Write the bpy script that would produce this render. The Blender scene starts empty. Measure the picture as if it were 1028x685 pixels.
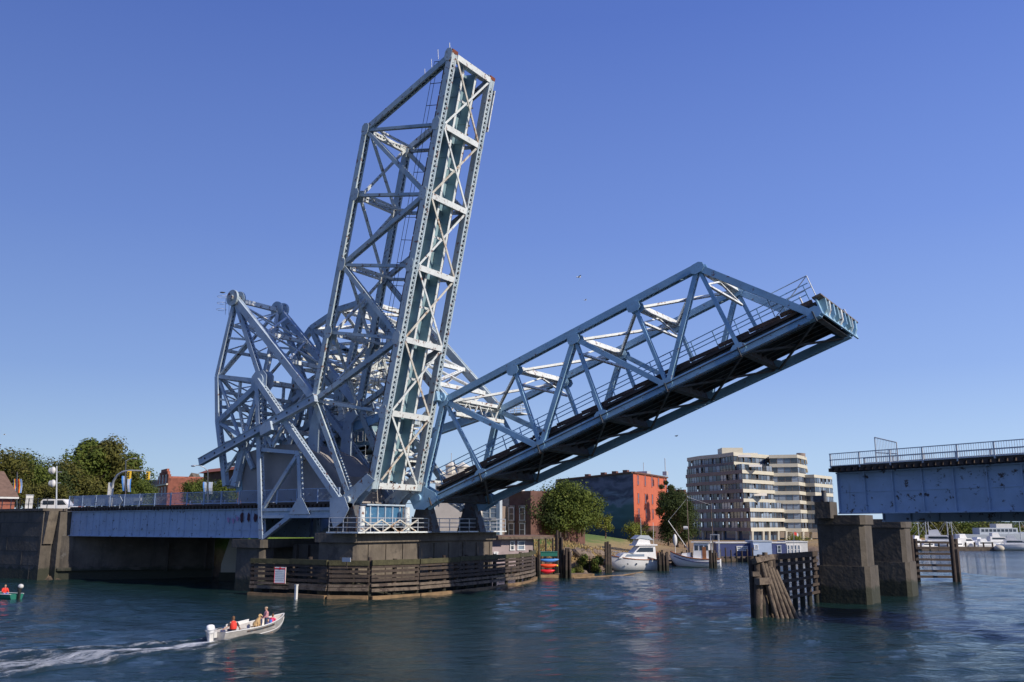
import bpy, bmesh, math, random
import numpy as np
from mathutils import Vector, Matrix
random.seed(7)
C = bpy.context.scene
COL = C.collection
V = Vector
R = math.radians

# ---------------------------------------------------------------- camera
FPX = 900.0; PCX, PCY = 514.0, 342.5; HOR = 528.0
PITCH = math.atan(185.5 / FPX); YAW = R(33.8)
CAMP = V((54.4, -59.8, 6.03))
FH = V((-math.sin(YAW), math.cos(YAW), 0)); RT = V((math.cos(YAW), math.sin(YAW), 0)); UP = V((0, 0, 1))
FW = FH * math.cos(PITCH) + UP * math.sin(PITCH)
CU = -FH * math.sin(PITCH) + UP * math.cos(PITCH)
cd = bpy.data.cameras.new('camera'); cam = bpy.data.objects.new('camera', cd); COL.objects.link(cam)
cd.sensor_width = 36.0; cd.lens = FPX / 1028 * 36; cd.clip_end = 9000; cd.clip_start = 0.5
cam.matrix_world = Matrix(((RT.x, CU.x, -FW.x, CAMP.x), (RT.y, CU.y, -FW.y, CAMP.y), (RT.z, CU.z, -FW.z, CAMP.z), (0, 0, 0, 1)))
C.camera = cam

# ---------------------------------------------------------------- light
SUN_EL, SUN_AZ = R(33), R(-2.5)          # azimuth measured from +X towards +Y
sd = V((math.cos(SUN_EL) * math.cos(SUN_AZ), math.cos(SUN_EL) * math.sin(SUN_AZ), math.sin(SUN_EL)))
W = bpy.data.worlds.new('World'); C.world = W; W.use_nodes = True
nt = W.node_tree; bg = nt.nodes['Background']
sky = nt.nodes.new('ShaderNodeTexSky'); sky.sky_type = 'NISHITA'; sky.sun_disc = False
sky.sun_elevation = SUN_EL; sky.sun_rotation = math.atan2(sd.x, sd.y)
sky.air_density = 1.0; sky.dust_density = 0.3; sky.ozone_density = 4.0
hs = nt.nodes.new('ShaderNodeHueSaturation')
hs.inputs['Hue'].default_value = 0.508; hs.inputs['Saturation'].default_value = 1.06; hs.inputs['Value'].default_value = 1.0
tint = nt.nodes.new('ShaderNodeMixRGB'); tint.blend_type = 'MULTIPLY'; tint.inputs[0].default_value = 1; tint.inputs[2].default_value = (0.93, 1.02, 1.18, 1)
nt.links.new(sky.outputs[0], tint.inputs[1]); nt.links.new(tint.outputs[0], hs.inputs['Color']); nt.links.new(hs.outputs[0], bg.inputs[0])
bg.inputs[1].default_value = 1.0
# daylight dome: the physical sky, blended with a paler summer-haze gradient that brightens towards the sun's side
k_ = nt.nodes.new('ShaderNodeVectorMath'); k_.operation = 'SCALE'; k_.inputs['Scale'].default_value = 0.125
nt.links.new(hs.outputs[0], k_.inputs[0])
wtc = nt.nodes.new('ShaderNodeTexCoord'); wsx = nt.nodes.new('ShaderNodeSeparateXYZ'); nt.links.new(wtc.outputs['Generated'], wsx.inputs[0])
rp = nt.nodes.new('ShaderNodeValToRGB'); nt.links.new(wsx.outputs['Z'], rp.inputs[0]); e = rp.color_ramp.elements
e[0].position = 0.0; e[0].color = (.46, .60, .80, 1); e[1].position = 1.0; e[1].color = (.055, .10, .36, 1)
for p_, c_ in ((.07, (.40, .545, .775)), (.16, (.27, .40, .735)), (.31, (.175, .283, .68)), (.52, (.10, .18, .56))):
    q_ = e.new(p_); q_.color = (*c_, 1)
dt = nt.nodes.new('ShaderNodeVectorMath'); dt.operation = 'DOT_PRODUCT'; dt.inputs[1].default_value = (RT.x, RT.y, 0); nt.links.new(wtc.outputs['Generated'], dt.inputs[0])
az = nt.nodes.new('ShaderNodeMapRange'); az.inputs[1].default_value = -.6; az.inputs[2].default_value = .6; az.inputs[3].default_value = .80; az.inputs[4].default_value = 1.22; nt.links.new(dt.outputs['Value'], az.inputs[0])
gm = nt.nodes.new('ShaderNodeVectorMath'); gm.operation = 'SCALE'; nt.links.new(rp.outputs[0], gm.inputs[0]); nt.links.new(az.outputs[0], gm.inputs['Scale'])
mxs = nt.nodes.new('ShaderNodeMixRGB'); mxs.inputs[0].default_value = 0.8; nt.links.new(k_.outputs[0], mxs.inputs[1]); nt.links.new(gm.outputs[0], mxs.inputs[2])
nt.links.new(mxs.outputs[0], bg.inputs[0])
sl = bpy.data.lights.new('sun', 'SUN'); sl.energy = 4.6; sl.angle = R(0.53); sl.color = (1.0, 0.91, 0.78)
so = bpy.data.objects.new('sun', sl); COL.objects.link(so)
so.rotation_euler = sd.to_track_quat('Z', 'Y').to_euler(); so.location = (0, 0, 100)
C.view_settings.view_transform = 'Standard'; C.view_settings.look = 'None'
C.view_settings.exposure = 0.0; C.view_settings.gamma = 1.0; C.view_settings.use_curve_mapping = False

# ---------------------------------------------------------------- placing helpers
def onY(px, py, Y):
    d = FW * FPX + RT * (px - PCX) + CU * (PCY - py)
    return CAMP + d * ((Y - CAMP.y) / d.y)
def onZ(px, py, Z=0.0):
    d = FW * FPX + RT * (px - PCX) + CU * (PCY - py)
    return CAMP + d * ((Z - CAMP.z) / d.z)
def G(px, d, z=0.0):
    zc = d * math.cos(PITCH) + (z - CAMP.z) * math.sin(PITCH)
    return CAMP + FH * d + RT * ((px - PCX) / FPX * zc) + UP * (z - CAMP.z)
def hz(py, d):                          # height seen on row py at forward distance d
    return CAMP.z + d * math.tan(PITCH + math.atan((PCY - py) / FPX))
def GP(px, py, d): return G(px, d, hz(py, d))

# ---------------------------------------------------------------- materials
def mat(name, col, rough=0.7, metal=0.0, noise=0.0, nscale=2.0, spots=None, spot_amt=0.5, spot_scale=1.5,
        bump=0.0, bscale=20.0, spec=0.5, streak=None, streak_amt=0.3, coord='Object', emit=None, fade=None, tide=None):
    m = bpy.data.materials.new(name); m.use_nodes = True
    n = m.node_tree.nodes; l = m.node_tree.links; b = n['Principled BSDF']
    b.inputs['Roughness'].default_value = rough; b.inputs['Metallic'].default_value = metal
    b.inputs['Specular IOR Level'].default_value = spec
    c4 = (*col, 1)
    b.inputs['Base Color'].default_value = c4
    tc = n.new('ShaderNodeTexCoord'); last = None
    if noise > 0:
        t = n.new('ShaderNodeTexNoise'); t.inputs['Scale'].default_value = nscale; t.inputs['Detail'].default_value = 6
        t.inputs['Roughness'].default_value = 0.65
        l.new(tc.outputs[coord], t.inputs['Vector'])
        r = n.new('ShaderNodeValToRGB'); r.color_ramp.elements[0].position = 0.3; r.color_ramp.elements[1].position = 0.7
        r.color_ramp.elements[0].color = (*[max(0, x * (1 - noise)) for x in col], 1)
        r.color_ramp.elements[1].color = (*[min(1, x * (1 + noise)) for x in col], 1)
        l.new(t.outputs['Fac'], r.inputs[0]); last = r.outputs[0]
    def overlay(last, colr, amt, scale, vec_scale=None, sharp=0.06):
        t = n.new('ShaderNodeTexNoise'); t.inputs['Scale'].default_value = scale; t.inputs['Detail'].default_value = 8
        t.inputs['Roughness'].default_value = 0.7
        if vec_scale:
            mp = n.new('ShaderNodeMapping'); mp.inputs['Scale'].default_value = vec_scale; mp.inputs['Rotation'].default_value = (0.03, 0.02, 0.4)
            l.new(tc.outputs[coord], mp.inputs['Vector']); l.new(mp.outputs[0], t.inputs['Vector'])
        else: l.new(tc.outputs[coord], t.inputs['Vector'])
        r = n.new('ShaderNodeValToRGB'); p = 0.70 - 0.35 * amt
        r.color_ramp.elements[0].position = p; r.color_ramp.elements[1].position = min(1, p + sharp)
        l.new(t.outputs['Fac'], r.inputs[0])
        mx = n.new('ShaderNodeMixRGB'); l.new(r.outputs[0], mx.inputs[0])
        if last: l.new(last, mx.inputs[1])
        else: mx.inputs[1].default_value = c4
        mx.inputs[2].default_value = (*colr, 1)
        return mx.outputs[0]
    if streak: last = overlay(last, streak, streak_amt, 1.0, (1.7, 1.7, 0.22), 0.25)
    if fade: last = overlay(last, fade, 0.62, 0.22, None, 0.22)
    if spots: last = overlay(last, spots, spot_amt, spot_scale)
    if tide:
        g = n.new('ShaderNodeNewGeometry'); sx = n.new('ShaderNodeSeparateXYZ'); l.new(g.outputs['Position'], sx.inputs[0])
        t = n.new('ShaderNodeTexNoise'); t.inputs['Scale'].default_value = 1.1; t.inputs['Detail'].default_value = 6; l.new(g.outputs['Position'], t.inputs[0])
        md = n.new('ShaderNodeMath'); md.operation = 'MULTIPLY_ADD'; l.new(t.outputs['Fac'], md.inputs[0]); md.inputs[1].default_value = -1.3; l.new(sx.outputs['Z'], md.inputs[2])
        mr = n.new('ShaderNodeMapRange'); l.new(md.outputs[0], mr.inputs[0]); mr.inputs[1].default_value = tide[0] - .75; mr.inputs[2].default_value = tide[0] - .45; mr.inputs[3].default_value = 0.85; mr.inputs[4].default_value = 0.0
        mx = n.new('ShaderNodeMixRGB'); l.new(mr.outputs[0], mx.inputs[0]); mx.inputs[2].default_value = (*tide[1], 1)
        if last: l.new(last, mx.inputs[1])
        else: mx.inputs[1].default_value = c4
        last = mx.outputs[0]
    if last: l.new(last, b.inputs['Base Color'])
    if bump > 0:
        t = n.new('ShaderNodeTexNoise'); t.inputs['Scale'].default_value = bscale; t.inputs['Detail'].default_value = 4
        l.new(tc.outputs[coord], t.inputs['Vector'])
        bp = n.new('ShaderNodeBump'); bp.inputs['Strength'].default_value = bump; bp.inputs['Distance'].default_value = 0.1
        l.new(t.outputs['Fac'], bp.inputs['Height']); l.new(bp.outputs[0], b.inputs['Normal'])
    if emit:
        b.inputs['Emission Color'].default_value = (*col, 1); b.inputs['Emission Strength'].default_value = emit
    return m

RUST = (0.16, 0.055, 0.025)
M = dict(
    paint=mat('pale_blue_paint', (0.38, 0.46, 0.50), 0.55, noise=0.18, nscale=0.6, spots=RUST, spot_amt=0.36, spot_scale=2.2, streak=(0.30, 0.27, 0.22), streak_amt=0.35, fade=(0.52, 0.57, 0.57)),
    paint_side=mat('blue_paint', (0.36, 0.44, 0.52), 0.5, noise=0.2, nscale=0.5, spots=RUST, spot_amt=0.30, spot_scale=2.2, streak=(0.24, 0.26, 0.28), streak_amt=0.3, fade=(0.50, 0.56, 0.60)),
    paint_road=mat('bright_blue_paint', (0.26, 0.44, 0.60), 0.5, noise=0.22, nscale=0.4, spots=RUST, spot_amt=0.28, spot_scale=2.2, streak=(0.18, 0.26, 0.32), streak_amt=0.35, fade=(0.33, 0.50, 0.63)),
    crossblue=mat('deep_blue_paint', (0.04, 0.13, 0.24), 0.55, noise=0.25, nscale=0.8, spots=(0.3, 0.38, 0.42), spot_amt=0.3, spot_scale=1.5),
    teal=mat('teal_paint', (0.23, 0.35, 0.40), 0.5, noise=0.2, nscale=0.5, spots=(0.30, 0.36, 0.36), spot_amt=0.35, spot_scale=0.8),
    white_steel=mat('faded_white_steel', (0.66, 0.69, 0.67), 0.6, noise=0.12, nscale=0.8, spots=RUST, spot_amt=0.40, spot_scale=2.4),
    rusty=mat('rusty_steel', (0.55, 0.52, 0.45), 0.75, noise=0.2, nscale=1.0, spots=(0.30, 0.17, 0.09), spot_amt=0.48, spot_scale=1.2),
    rust=mat('rust', (0.20, 0.055, 0.025), 0.85, noise=0.35, nscale=2),
    dark_steel=mat('dark_grimy_steel', (0.05, 0.065, 0.08), 0.7, noise=0.3, nscale=1.0, spots=(0.09, 0.05, 0.03), spot_amt=0.5),
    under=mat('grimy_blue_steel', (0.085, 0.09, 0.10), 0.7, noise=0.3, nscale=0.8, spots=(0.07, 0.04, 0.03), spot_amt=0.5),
    girder=mat('girder_blue_paint', (0.33, 0.42, 0.56), 0.55, noise=0.14, nscale=0.5, spots=(0.05, 0.035, 0.03), spot_amt=0.32, spot_scale=2.2, streak=(0.38, 0.46, 0.57), streak_amt=0.5),
    girder_rust=mat('rust_spotted_girder_paint', (0.31, 0.41, 0.55), 0.55, noise=0.16, nscale=0.5, spots=(0.05, 0.03, 0.025), spot_amt=0.36, spot_scale=1.5, streak=(0.20, 0.19, 0.21), streak_amt=0.28),
    timber=mat('weathered_timber', (0.062, 0.045, 0.035), 0.9, noise=0.4, nscale=2.5, bump=0.5, bscale=9, streak=(0.045, 0.035, 0.03), streak_amt=0.4, tide=(.9, (0.018, 0.02, 0.012))),
    timber_grey=mat('grey_timber', (0.15, 0.115, 0.085), 0.9, noise=0.35, nscale=2.0, bump=0.4, bscale=9, spots=(0.07, 0.05, 0.04), spot_amt=0.5, spot_scale=1.6),
    timber_moss=mat('mossy_timber', (0.065, 0.06, 0.028), 0.9, noise=0.4, nscale=2.0, bump=0.4, bscale=9),
    wet_timber=mat('ochre_wet_timber', (0.22, 0.14, 0.07), 0.8, noise=0.35, nscale=1.6, bump=0.3),
    red_timber=mat('red_brown_timber', (0.075, 0.045, 0.035), 0.9, noise=0.4, nscale=1.5, bump=0.4, bscale=8),
    ties=mat('creosote_timber', (0.062, 0.045, 0.036), 0.9, noise=0.4, nscale=2.5),
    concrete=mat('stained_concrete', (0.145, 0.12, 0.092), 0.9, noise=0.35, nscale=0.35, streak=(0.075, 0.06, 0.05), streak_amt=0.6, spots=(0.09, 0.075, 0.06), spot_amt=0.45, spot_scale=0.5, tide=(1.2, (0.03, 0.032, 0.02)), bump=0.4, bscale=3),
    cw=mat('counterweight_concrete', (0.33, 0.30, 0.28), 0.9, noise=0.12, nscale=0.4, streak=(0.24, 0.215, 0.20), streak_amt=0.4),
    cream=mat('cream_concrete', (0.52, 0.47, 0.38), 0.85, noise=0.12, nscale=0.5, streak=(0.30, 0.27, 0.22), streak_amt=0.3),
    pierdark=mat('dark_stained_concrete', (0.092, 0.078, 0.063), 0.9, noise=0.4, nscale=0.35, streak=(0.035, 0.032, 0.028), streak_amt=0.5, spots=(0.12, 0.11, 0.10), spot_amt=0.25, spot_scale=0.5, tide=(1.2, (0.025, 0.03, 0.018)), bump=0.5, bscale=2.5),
    asphalt=mat('asphalt', (0.05, 0.05, 0.052), 0.9, noise=0.2, nscale=1),
    white=mat('white_gelcoat', (0.80, 0.79, 0.77), 0.35, noise=0.05, nscale=0.7),
    offwhite=mat('off_white_paint', (0.62, 0.61, 0.58), 0.5, noise=0.12, nscale=1.5),
    alu=mat('scuffed_aluminium', (0.50, 0.47, 0.43), 0.45, 0.35, noise=0.25, nscale=2.5),
    black=mat('black_rubber', (0.02, 0.02, 0.022), 0.6),
    navy=mat('navy_paint', (0.045, 0.06, 0.16), 0.5, noise=0.15, nscale=1),
    paleblue=mat('pale_blue_siding', (0.38, 0.46, 0.60), 0.6, noise=0.08, nscale=1),
    red=mat('red_cloth', (0.75, 0.045, 0.025), 0.7, noise=0.12, nscale=8),
    orange=mat('orange_red_plastic', (0.85, 0.10, 0.03), 0.4),
    kred=mat('crimson_plastic', (0.70, 0.02, 0.035), 0.4),
    kblue=mat('sky_blue_plastic', (0.10, 0.30, 0.72), 0.4),
    yellow=mat('signal_yellow', (0.80, 0.50, 0.03), 0.5),
    green=mat('green_paint', (0.02, 0.16, 0.12), 0.5),
    galv=mat('galvanised_steel', (0.48, 0.50, 0.52), 0.45, 0.3, noise=0.1, nscale=3),
    glass=mat('dark_window_glass', (0.03, 0.04, 0.055), 0.06, spec=0.9),
    glass2=mat('pale_window_glass', (0.22, 0.27, 0.34), 0.12, spec=0.9),
    glass3=mat('blue_window_glass', (0.07, 0.11, 0.17), 0.06, spec=0.9),
    redbrick=mat('red_brick', (0.32, 0.11, 0.07), 0.9, noise=0.25, nscale=0.8, spots=(0.18, 0.07, 0.05), spot_amt=0.45, spot_scale=0.6),
    darkbrick=mat('dark_brown_brick', (0.13, 0.065, 0.05), 0.9, noise=0.3, nscale=0.8),
    orangebrick=mat('orange_painted_brick', (0.52, 0.13, 0.065), 0.8, noise=0.10, nscale=0.6),
    stone=mat('rubble_stone', (0.30, 0.25, 0.20), 0.9, noise=0.4, nscale=1.6, spots=(0.12, 0.09, 0.07), spot_amt=0.5, spot_scale=1.2),
    roofred=mat('red_roof', (0.30, 0.10, 0.06), 0.8, noise=0.2, nscale=1),
    brownroof=mat('brown_shingle', (0.16, 0.10, 0.075), 0.9, noise=0.25, nscale=2),
    pinkwood=mat('mauve_siding', (0.34, 0.27, 0.27), 0.8, noise=0.15, nscale=1),
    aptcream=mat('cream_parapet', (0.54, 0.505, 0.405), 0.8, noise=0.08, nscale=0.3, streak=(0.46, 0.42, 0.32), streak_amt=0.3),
    mullion=mat('bronze_mullion', (0.16, 0.13, 0.11), 0.6), brown_aptshade=mat('brown_wall_and_parapet_shade', (0.26, 0.20, 0.17), 0.8, noise=0.12, nscale=0.3),
    bark=mat('bark', (0.10, 0.07, 0.05), 0.95, noise=0.3, nscale=3),
    skin=mat('skin', (0.55, 0.32, 0.22), 0.6),
    hair=mat('brown_hair', (0.16, 0.08, 0.035), 0.8, noise=0.2, nscale=20),
    blond=mat('golden_fur', (0.55, 0.36, 0.17), 0.9, noise=0.3, nscale=12),
    plaid=mat('pink_plaid_cloth', (0.50, 0.24, 0.25), 0.8, noise=0.4, nscale=9),
    denim=mat('dark_denim', (0.035, 0.05, 0.09), 0.8),
    pink=mat('pink_cloth', (0.75, 0.07, 0.16), 0.8),
    bluecl=mat('blue_cloth', (0.08, 0.18, 0.60), 0.8),
    darkcl=mat('charcoal_cloth', (0.03, 0.03, 0.035), 0.8),
    cap=mat('tan_cap', (0.55, 0.40, 0.28), 0.8),
    wood=mat('varnished_wood', (0.30, 0.12, 0.05), 0.5, noise=0.2, nscale=3),
    rock=mat('shore_rock', (0.20, 0.15, 0.11), 0.9, noise=0.4, nscale=0.8, bump=0.8, bscale=2),
    drygrass=mat('dry_grass_blades', (0.36, 0.26, 0.11), 0.9, noise=0.35, nscale=1.2),
    tent=mat('pale_grey_panel', (0.42, 0.46, 0.50), 0.7, noise=0.08),
    graf=mat('dark_red_graffiti', (0.06, .02, .03), .8), graf2=mat('pink_graffiti', (0.42, .25, .42), .8),
    paleroof=mat('pale_stucco', (0.62, 0.58, 0.50), 0.8, noise=0.1, nscale=0.4),
)
def leafmat(name, a, b):
    m = bpy.data.materials.new(name); m.use_nodes = True
    n = m.node_tree.nodes; l = m.node_tree.links; bs = n['Principled BSDF']
    tc = n.new('ShaderNodeTexCoord'); t = n.new('ShaderNodeTexNoise'); t.inputs['Scale'].default_value = 0.9; t.inputs['Detail'].default_value = 5
    l.new(tc.outputs['Object'], t.inputs[0])
    r = n.new('ShaderNodeValToRGB'); r.color_ramp.elements[0].position = .35; r.color_ramp.elements[1].position = .65
    r.color_ramp.elements[0].color = (*a, 1); r.color_ramp.elements[1].color = (*b, 1)
    l.new(t.outputs['Fac'], r.inputs[0]); l.new(r.outputs[0], bs.inputs['Base Color'])
    bs.inputs['Roughness'].default_value = 0.75; bs.inputs['Specular IOR Level'].default_value = 0.25
    tr = n.new('ShaderNodeBsdfTranslucent'); l.new(r.outputs[0], tr.inputs[0])
    mx = n.new('ShaderNodeMixShader'); mx.inputs[0].default_value = 0.25
    l.new(bs.outputs[0], mx.inputs[1]); l.new(tr.outputs[0], mx.inputs[2]); l.new(mx.outputs[0], n['Material Output'].inputs[0])
    return m
M['leaf'] = leafmat('green_leaves', (0.055, 0.085, 0.014), (0.14, 0.17, 0.03))
M['leaf2'] = leafmat('olive_leaves', (0.055, 0.06, 0.013), (0.15, 0.14, 0.03))
M['leaf3'] = leafmat('dark_leaves', (0.028, 0.045, 0.012), (0.065, 0.085, 0.022))
M['leaf4'] = leafmat('bright_leaves', (0.12, 0.15, 0.02), (0.24, 0.25, 0.045))

# ---------------------------------------------------------------- mesh helpers
class MB:
    def __init__(s): s.v = []; s.f = []; s.mi = []; s.cur = 0; s.sm = []
    def add(s, vs, fs, smooth=False):
        b = len(s.v); s.v += [tuple(x) for x in vs]
        for f in fs: s.f.append([b + i for i in f]); s.mi.append(s.cur); s.sm.append(smooth)
        return s
    def box(s, c, size, ax=None, ay=None, az=None):
        ax = ax or V((1, 0, 0)); ay = ay or V((0, 1, 0)); az = az or V((0, 0, 1)); c = V(c)
        hx, hy, hz_ = [q / 2 for q in size]
        vs = [c + ax * (x * hx) + ay * (y * hy) + az * (z * hz_) for z in (-1, 1) for y in (-1, 1) for x in (-1, 1)]
        return s.add(vs, [(0, 2, 3, 1), (4, 5, 7, 6), (0, 1, 5, 4), (2, 6, 7, 3), (0, 4, 6, 2), (1, 3, 7, 5)])
    def beam(s, p0, p1, w, h, side=V((0, 1, 0)), off_side=0.0, off_up=0.0):
        p0 = V(p0); p1 = V(p1); a = p1 - p0; L = a.length
        if L < 1e-6: return s
        a /= L; sd_ = side - a * side.dot(a)
        if sd_.length < 1e-4: sd_ = V((1, 0, 0)) - a * a.x
        sd_.normalize(); u = a.cross(sd_)
        c = (p0 + p1) / 2 + sd_ * off_side + u * off_up
        return s.box(c, (L, w, h), a, sd_, u)
    def tube(s, pts, r, n=8, cap=True, smooth=True):
        pts = [V(p) for p in pts]; rs = r if isinstance(r, (list, tuple)) else [r] * len(pts)
        rings = []; pr = None
        for i, p in enumerate(pts):
            a = (pts[min(i + 1, len(pts) - 1)] - pts[max(i - 1, 0)]).normalized()
            if pr is None:
                pr = V((0, 0, 1)) if abs(a.z) < 0.9 else V((1, 0, 0))
            x = (pr - a * pr.dot(a)).normalized(); pr = x; y = a.cross(x)
            rings.append([p + (x * math.cos(2 * math.pi * k / n) + y * math.sin(2 * math.pi * k / n)) * rs[i] for k in range(n)])
        vs = [q for rg in rings for q in rg]; fs = []
        for i in range(len(pts) - 1):
            for k in range(n):
                fs.append((i * n + k, i * n + (k + 1) % n, (i + 1) * n + (k + 1) % n, (i + 1) * n + k))
        s.add(vs, fs, smooth)
        if cap: s.add(rings[0], [tuple(range(n))[::-1]]); s.add(rings[-1], [tuple(range(n))])
        return s
    def prism(s, poly, ext):
        ext = V(ext); n = len(poly); a = [V(p) for p in poly]; b = [p + ext for p in a]
        fs = [tuple(range(n))[::-1], tuple(range(n, 2 * n))] + [(i, (i + 1) % n, n + (i + 1) % n, n + i) for i in range(n)]
        return s.add(a + b, fs)
    def quad(s, a, b, c, d): return s.add([a, b, c, d], [(0, 1, 2, 3)])
    def ell(s, c, r, n=12, m=8, ax=None):
        c = V(c); vs = []; fs = []
        A = ax or Matrix.Identity(3)
        for i in range(m + 1):
            t = math.pi * i / m
            for k in range(n):
                p = 2 * math.pi * k / n
                vs.append(c + A @ V((r[0] * math.sin(t) * math.cos(p), r[1] * math.sin(t) * math.sin(p), r[2] * math.cos(t))))
        for i in range(m):
            for k in range(n):
                fs.append((i * n + k, (i + 1) * n + k, (i + 1) * n + (k + 1) % n, i * n + (k + 1) % n))
        return s.add(vs, fs, True)
    def loft(s, rings, closed=True, smooth=True):
        n = len(rings[0]); vs = [q for r in rings for q in r]; fs = []
        for i in range(len(rings) - 1):
            for k in range(n if closed else n - 1):
                fs.append((i * n + k, i * n + (k + 1) % n, (i + 1) * n + (k + 1) % n, (i + 1) * n + k))
        return s.add(vs, fs, smooth)
    def build(s, name, mats, parent=None, fix=False):
        me = bpy.data.meshes.new(name)
        off = V((0, 0, 0)); rt_ = None
        if parent is not None:
            rt_ = parent
            while rt_.parent is not None: rt_ = rt_.parent
            off = V(rt_['_o']) if '_o' in rt_ else V((0, 0, 0))
        ang = rt_['_r'] if rt_ is not None and '_r' in rt_ else 0.0
        vs = [V(v) - off for v in s.v] if not s.__dict__.get('local') else [V(v) for v in s.v]
        me.from_pydata([tuple(v) for v in vs], [], s.f)
        if not isinstance(mats, (list, tuple)): mats = [mats]
        for m in mats: me.materials.append(M[m] if isinstance(m, str) else m)
        me.polygons.foreach_set('material_index', s.mi); me.polygons.foreach_set('use_smooth', s.sm)
        bm = bmesh.new(); bm.from_mesh(me); bmesh.ops.recalc_face_normals(bm, faces=bm.faces); bm.to_mesh(me); bm.free()
        me.update()
        o = bpy.data.objects.new(name, me); COL.objects.link(o)
        if parent is not None: o.parent = parent
        return o
def LB():
    m = MB(); m.local = True; return m       # local coordinates (for things with a rotated Empty)

def tag(o, label, cat, group=None, kind=None):
    if label: o['label'] = label
    if cat: o['category'] = cat
    if group: o['group'] = group
    if kind: o['kind'] = kind
    return o
def thing(name, label, cat, loc=(0, 0, 0), rz=0.0, group=None, world=True):
    o = bpy.data.objects.new(name, None); COL.objects.link(o); o.empty_display_size = 0.5
    o.location = loc; o.rotation_euler = (0, 0, rz)
    if world: o['_o'] = tuple(loc)
    return tag(o, label, cat, group)
def struct(name, mb, m, label=None):
    o = mb.build(name, m); o['kind'] = 'structure'
    if label: o['label'] = label
    return o
def dup(root, loc, rz=None, label=None, scale=None):
    r = root.copy(); COL.objects.link(r); r.location = loc
    if rz is not None: r.rotation_euler = (0, 0, rz)
    if scale: r.scale = (scale,) * 3
    if label: r['label'] = label
    for ch in root.children:
        c = ch.copy(); COL.objects.link(c); c.parent = r
        for g in ch.children:
            d = g.copy(); COL.objects.link(d); d.parent = c
    return r

# steel member made of two webs with flanges, laced on the two open faces
def laced(mb, p0, p1, w, h, side=V((0, 1, 0)), pitch=None, bar=0.09, solid_up=False, cross=False):
    p0 = V(p0); p1 = V(p1); a = p1 - p0; L = a.length; a /= L
    sd_ = side - a * side.dot(a)
    if sd_.length < 1e-4: sd_ = V((1, 0, 0)) - a * a.x
    sd_.normalize(); u = a.cross(sd_)
    for s_ in (-1, 1):
        mb.beam(p0, p1, 0.05, h, side, off_side=s_ * (w / 2 - 0.025))
        for t in (-1, 1):
            mb.beam(p0, p1, w * 0.2, 0.04, side, off_side=s_ * (w / 2 - 0.05 - w * 0.1), off_up=t * (h / 2 - 0.022))
    pitch = pitch or w * 0.75
    n = max(2, int(L / pitch)); st = L / n
    for t in (-1, 1):
        if t == 1 and solid_up:
            mb.beam(p0, p1, w - 0.1, 0.03, side, off_up=h / 2 - 0.06); continue
        o = u * (t * (h / 2 - 0.055)); q = w / 2 - 0.09
        for i in range(n):
            s0 = 1 if i % 2 else -1
            mb.beam(p0 + a * (i * st) + sd_ * (s0 * q) + o, p0 + a * ((i + 1) * st) - sd_ * (s0 * q) + o, bar, 0.025, u.cross(a))
            if cross:
                mb.beam(p0 + a * (i * st) - sd_ * (s0 * q) + o * 1.03, p0 + a * ((i + 1) * st) + sd_ * (s0 * q) + o * 1.03, bar, 0.02, u.cross(a))
        for e in (0.0, 1.0):
            cc = p0 + a * (L * e + (0.5 if e == 0 else -0.5) * min(1.0, L * .15))
            mb.box(cc + o * 1.01, (min(1.0, L * .15), w - 0.1, 0.03), a, sd_, u)
    return mb
def gusset(mb, c, w, h, y, side=1, th=0.06, rot=0.0):
    pts = []
    for (x, z) in ((-.5, -.25), (-.5, .25), (-.25, .5), (.25, .5), (.5, .25), (.5, -.25), (.25, -.5), (-.25, -.5)):
        X = x * w; Z = z * h
        pts.append(V((c.x + X * math.cos(rot) - Z * math.sin(rot), y, c.z + X * math.sin(rot) + Z * math.cos(rot))))
    mb.prism(pts, (0, th, 0)); return mb

# ================================================================ SETTING: water, land, hills
def water():
    m = bpy.data.materials.new('harbour_water'); m.use_nodes = True
    n = m.node_tree.nodes; l = m.node_tree.links; b = n['Principled BSDF']
    b.inputs['Base Color'].default_value = (0.010, 0.030, 0.030, 1); b.inputs['Roughness'].default_value = 0.07
    b.inputs['IOR'].default_value = 1.33
    g = n.new('ShaderNodeNewGeometry')
    def nz(scale, sc=(1, 1, 1), detail=3, rough=0.55):
        mr_ = n.new('ShaderNodeMapping'); mr_.inputs['Rotation'].default_value = (0, 0, R(-28)); l.new(g.outputs['Position'], mr_.inputs[0])
        mp = n.new('ShaderNodeMapping'); mp.inputs['Scale'].default_value = sc
        t = n.new('ShaderNodeTexNoise'); t.inputs['Scale'].default_value = scale; t.inputs['Detail'].default_value = detail
        t.inputs['Roughness'].default_value = rough
        l.new(mr_.outputs[0], mp.inputs[0]); l.new(mp.outputs[0], t.inputs[0]); return t.outputs['Fac']
    a = nz(2.6, (0.5, 1, 1), 5, 0.6); c = nz(0.8, (0.5, 1, 1), 3); d = nz(0.05, (1, 1, 1), 2)
    ad = n.new('ShaderNodeMath'); ad.operation = 'MULTIPLY_ADD'; l.new(c, ad.inputs[0]); ad.inputs[1].default_value = 1.9; l.new(a, ad.inputs[2])
    r = n.new('ShaderNodeMapRange'); l.new(d, r.inputs[0]); r.inputs[1].default_value = .35; r.inputs[2].default_value = .65; r.inputs[3].default_value = .35; r.inputs[4].default_value = 1.0
    bp = n.new('ShaderNodeBump'); bp.inputs['Distance'].default_value = 0.21
    l.new(ad.outputs[0], bp.inputs['Height']); l.new(r.outputs[0], bp.inputs['Strength']); l.new(bp.outputs[0], b.inputs['Normal'])
    return m
M['water'] = water()
WR = random.Random(31); WAVES = []
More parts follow.
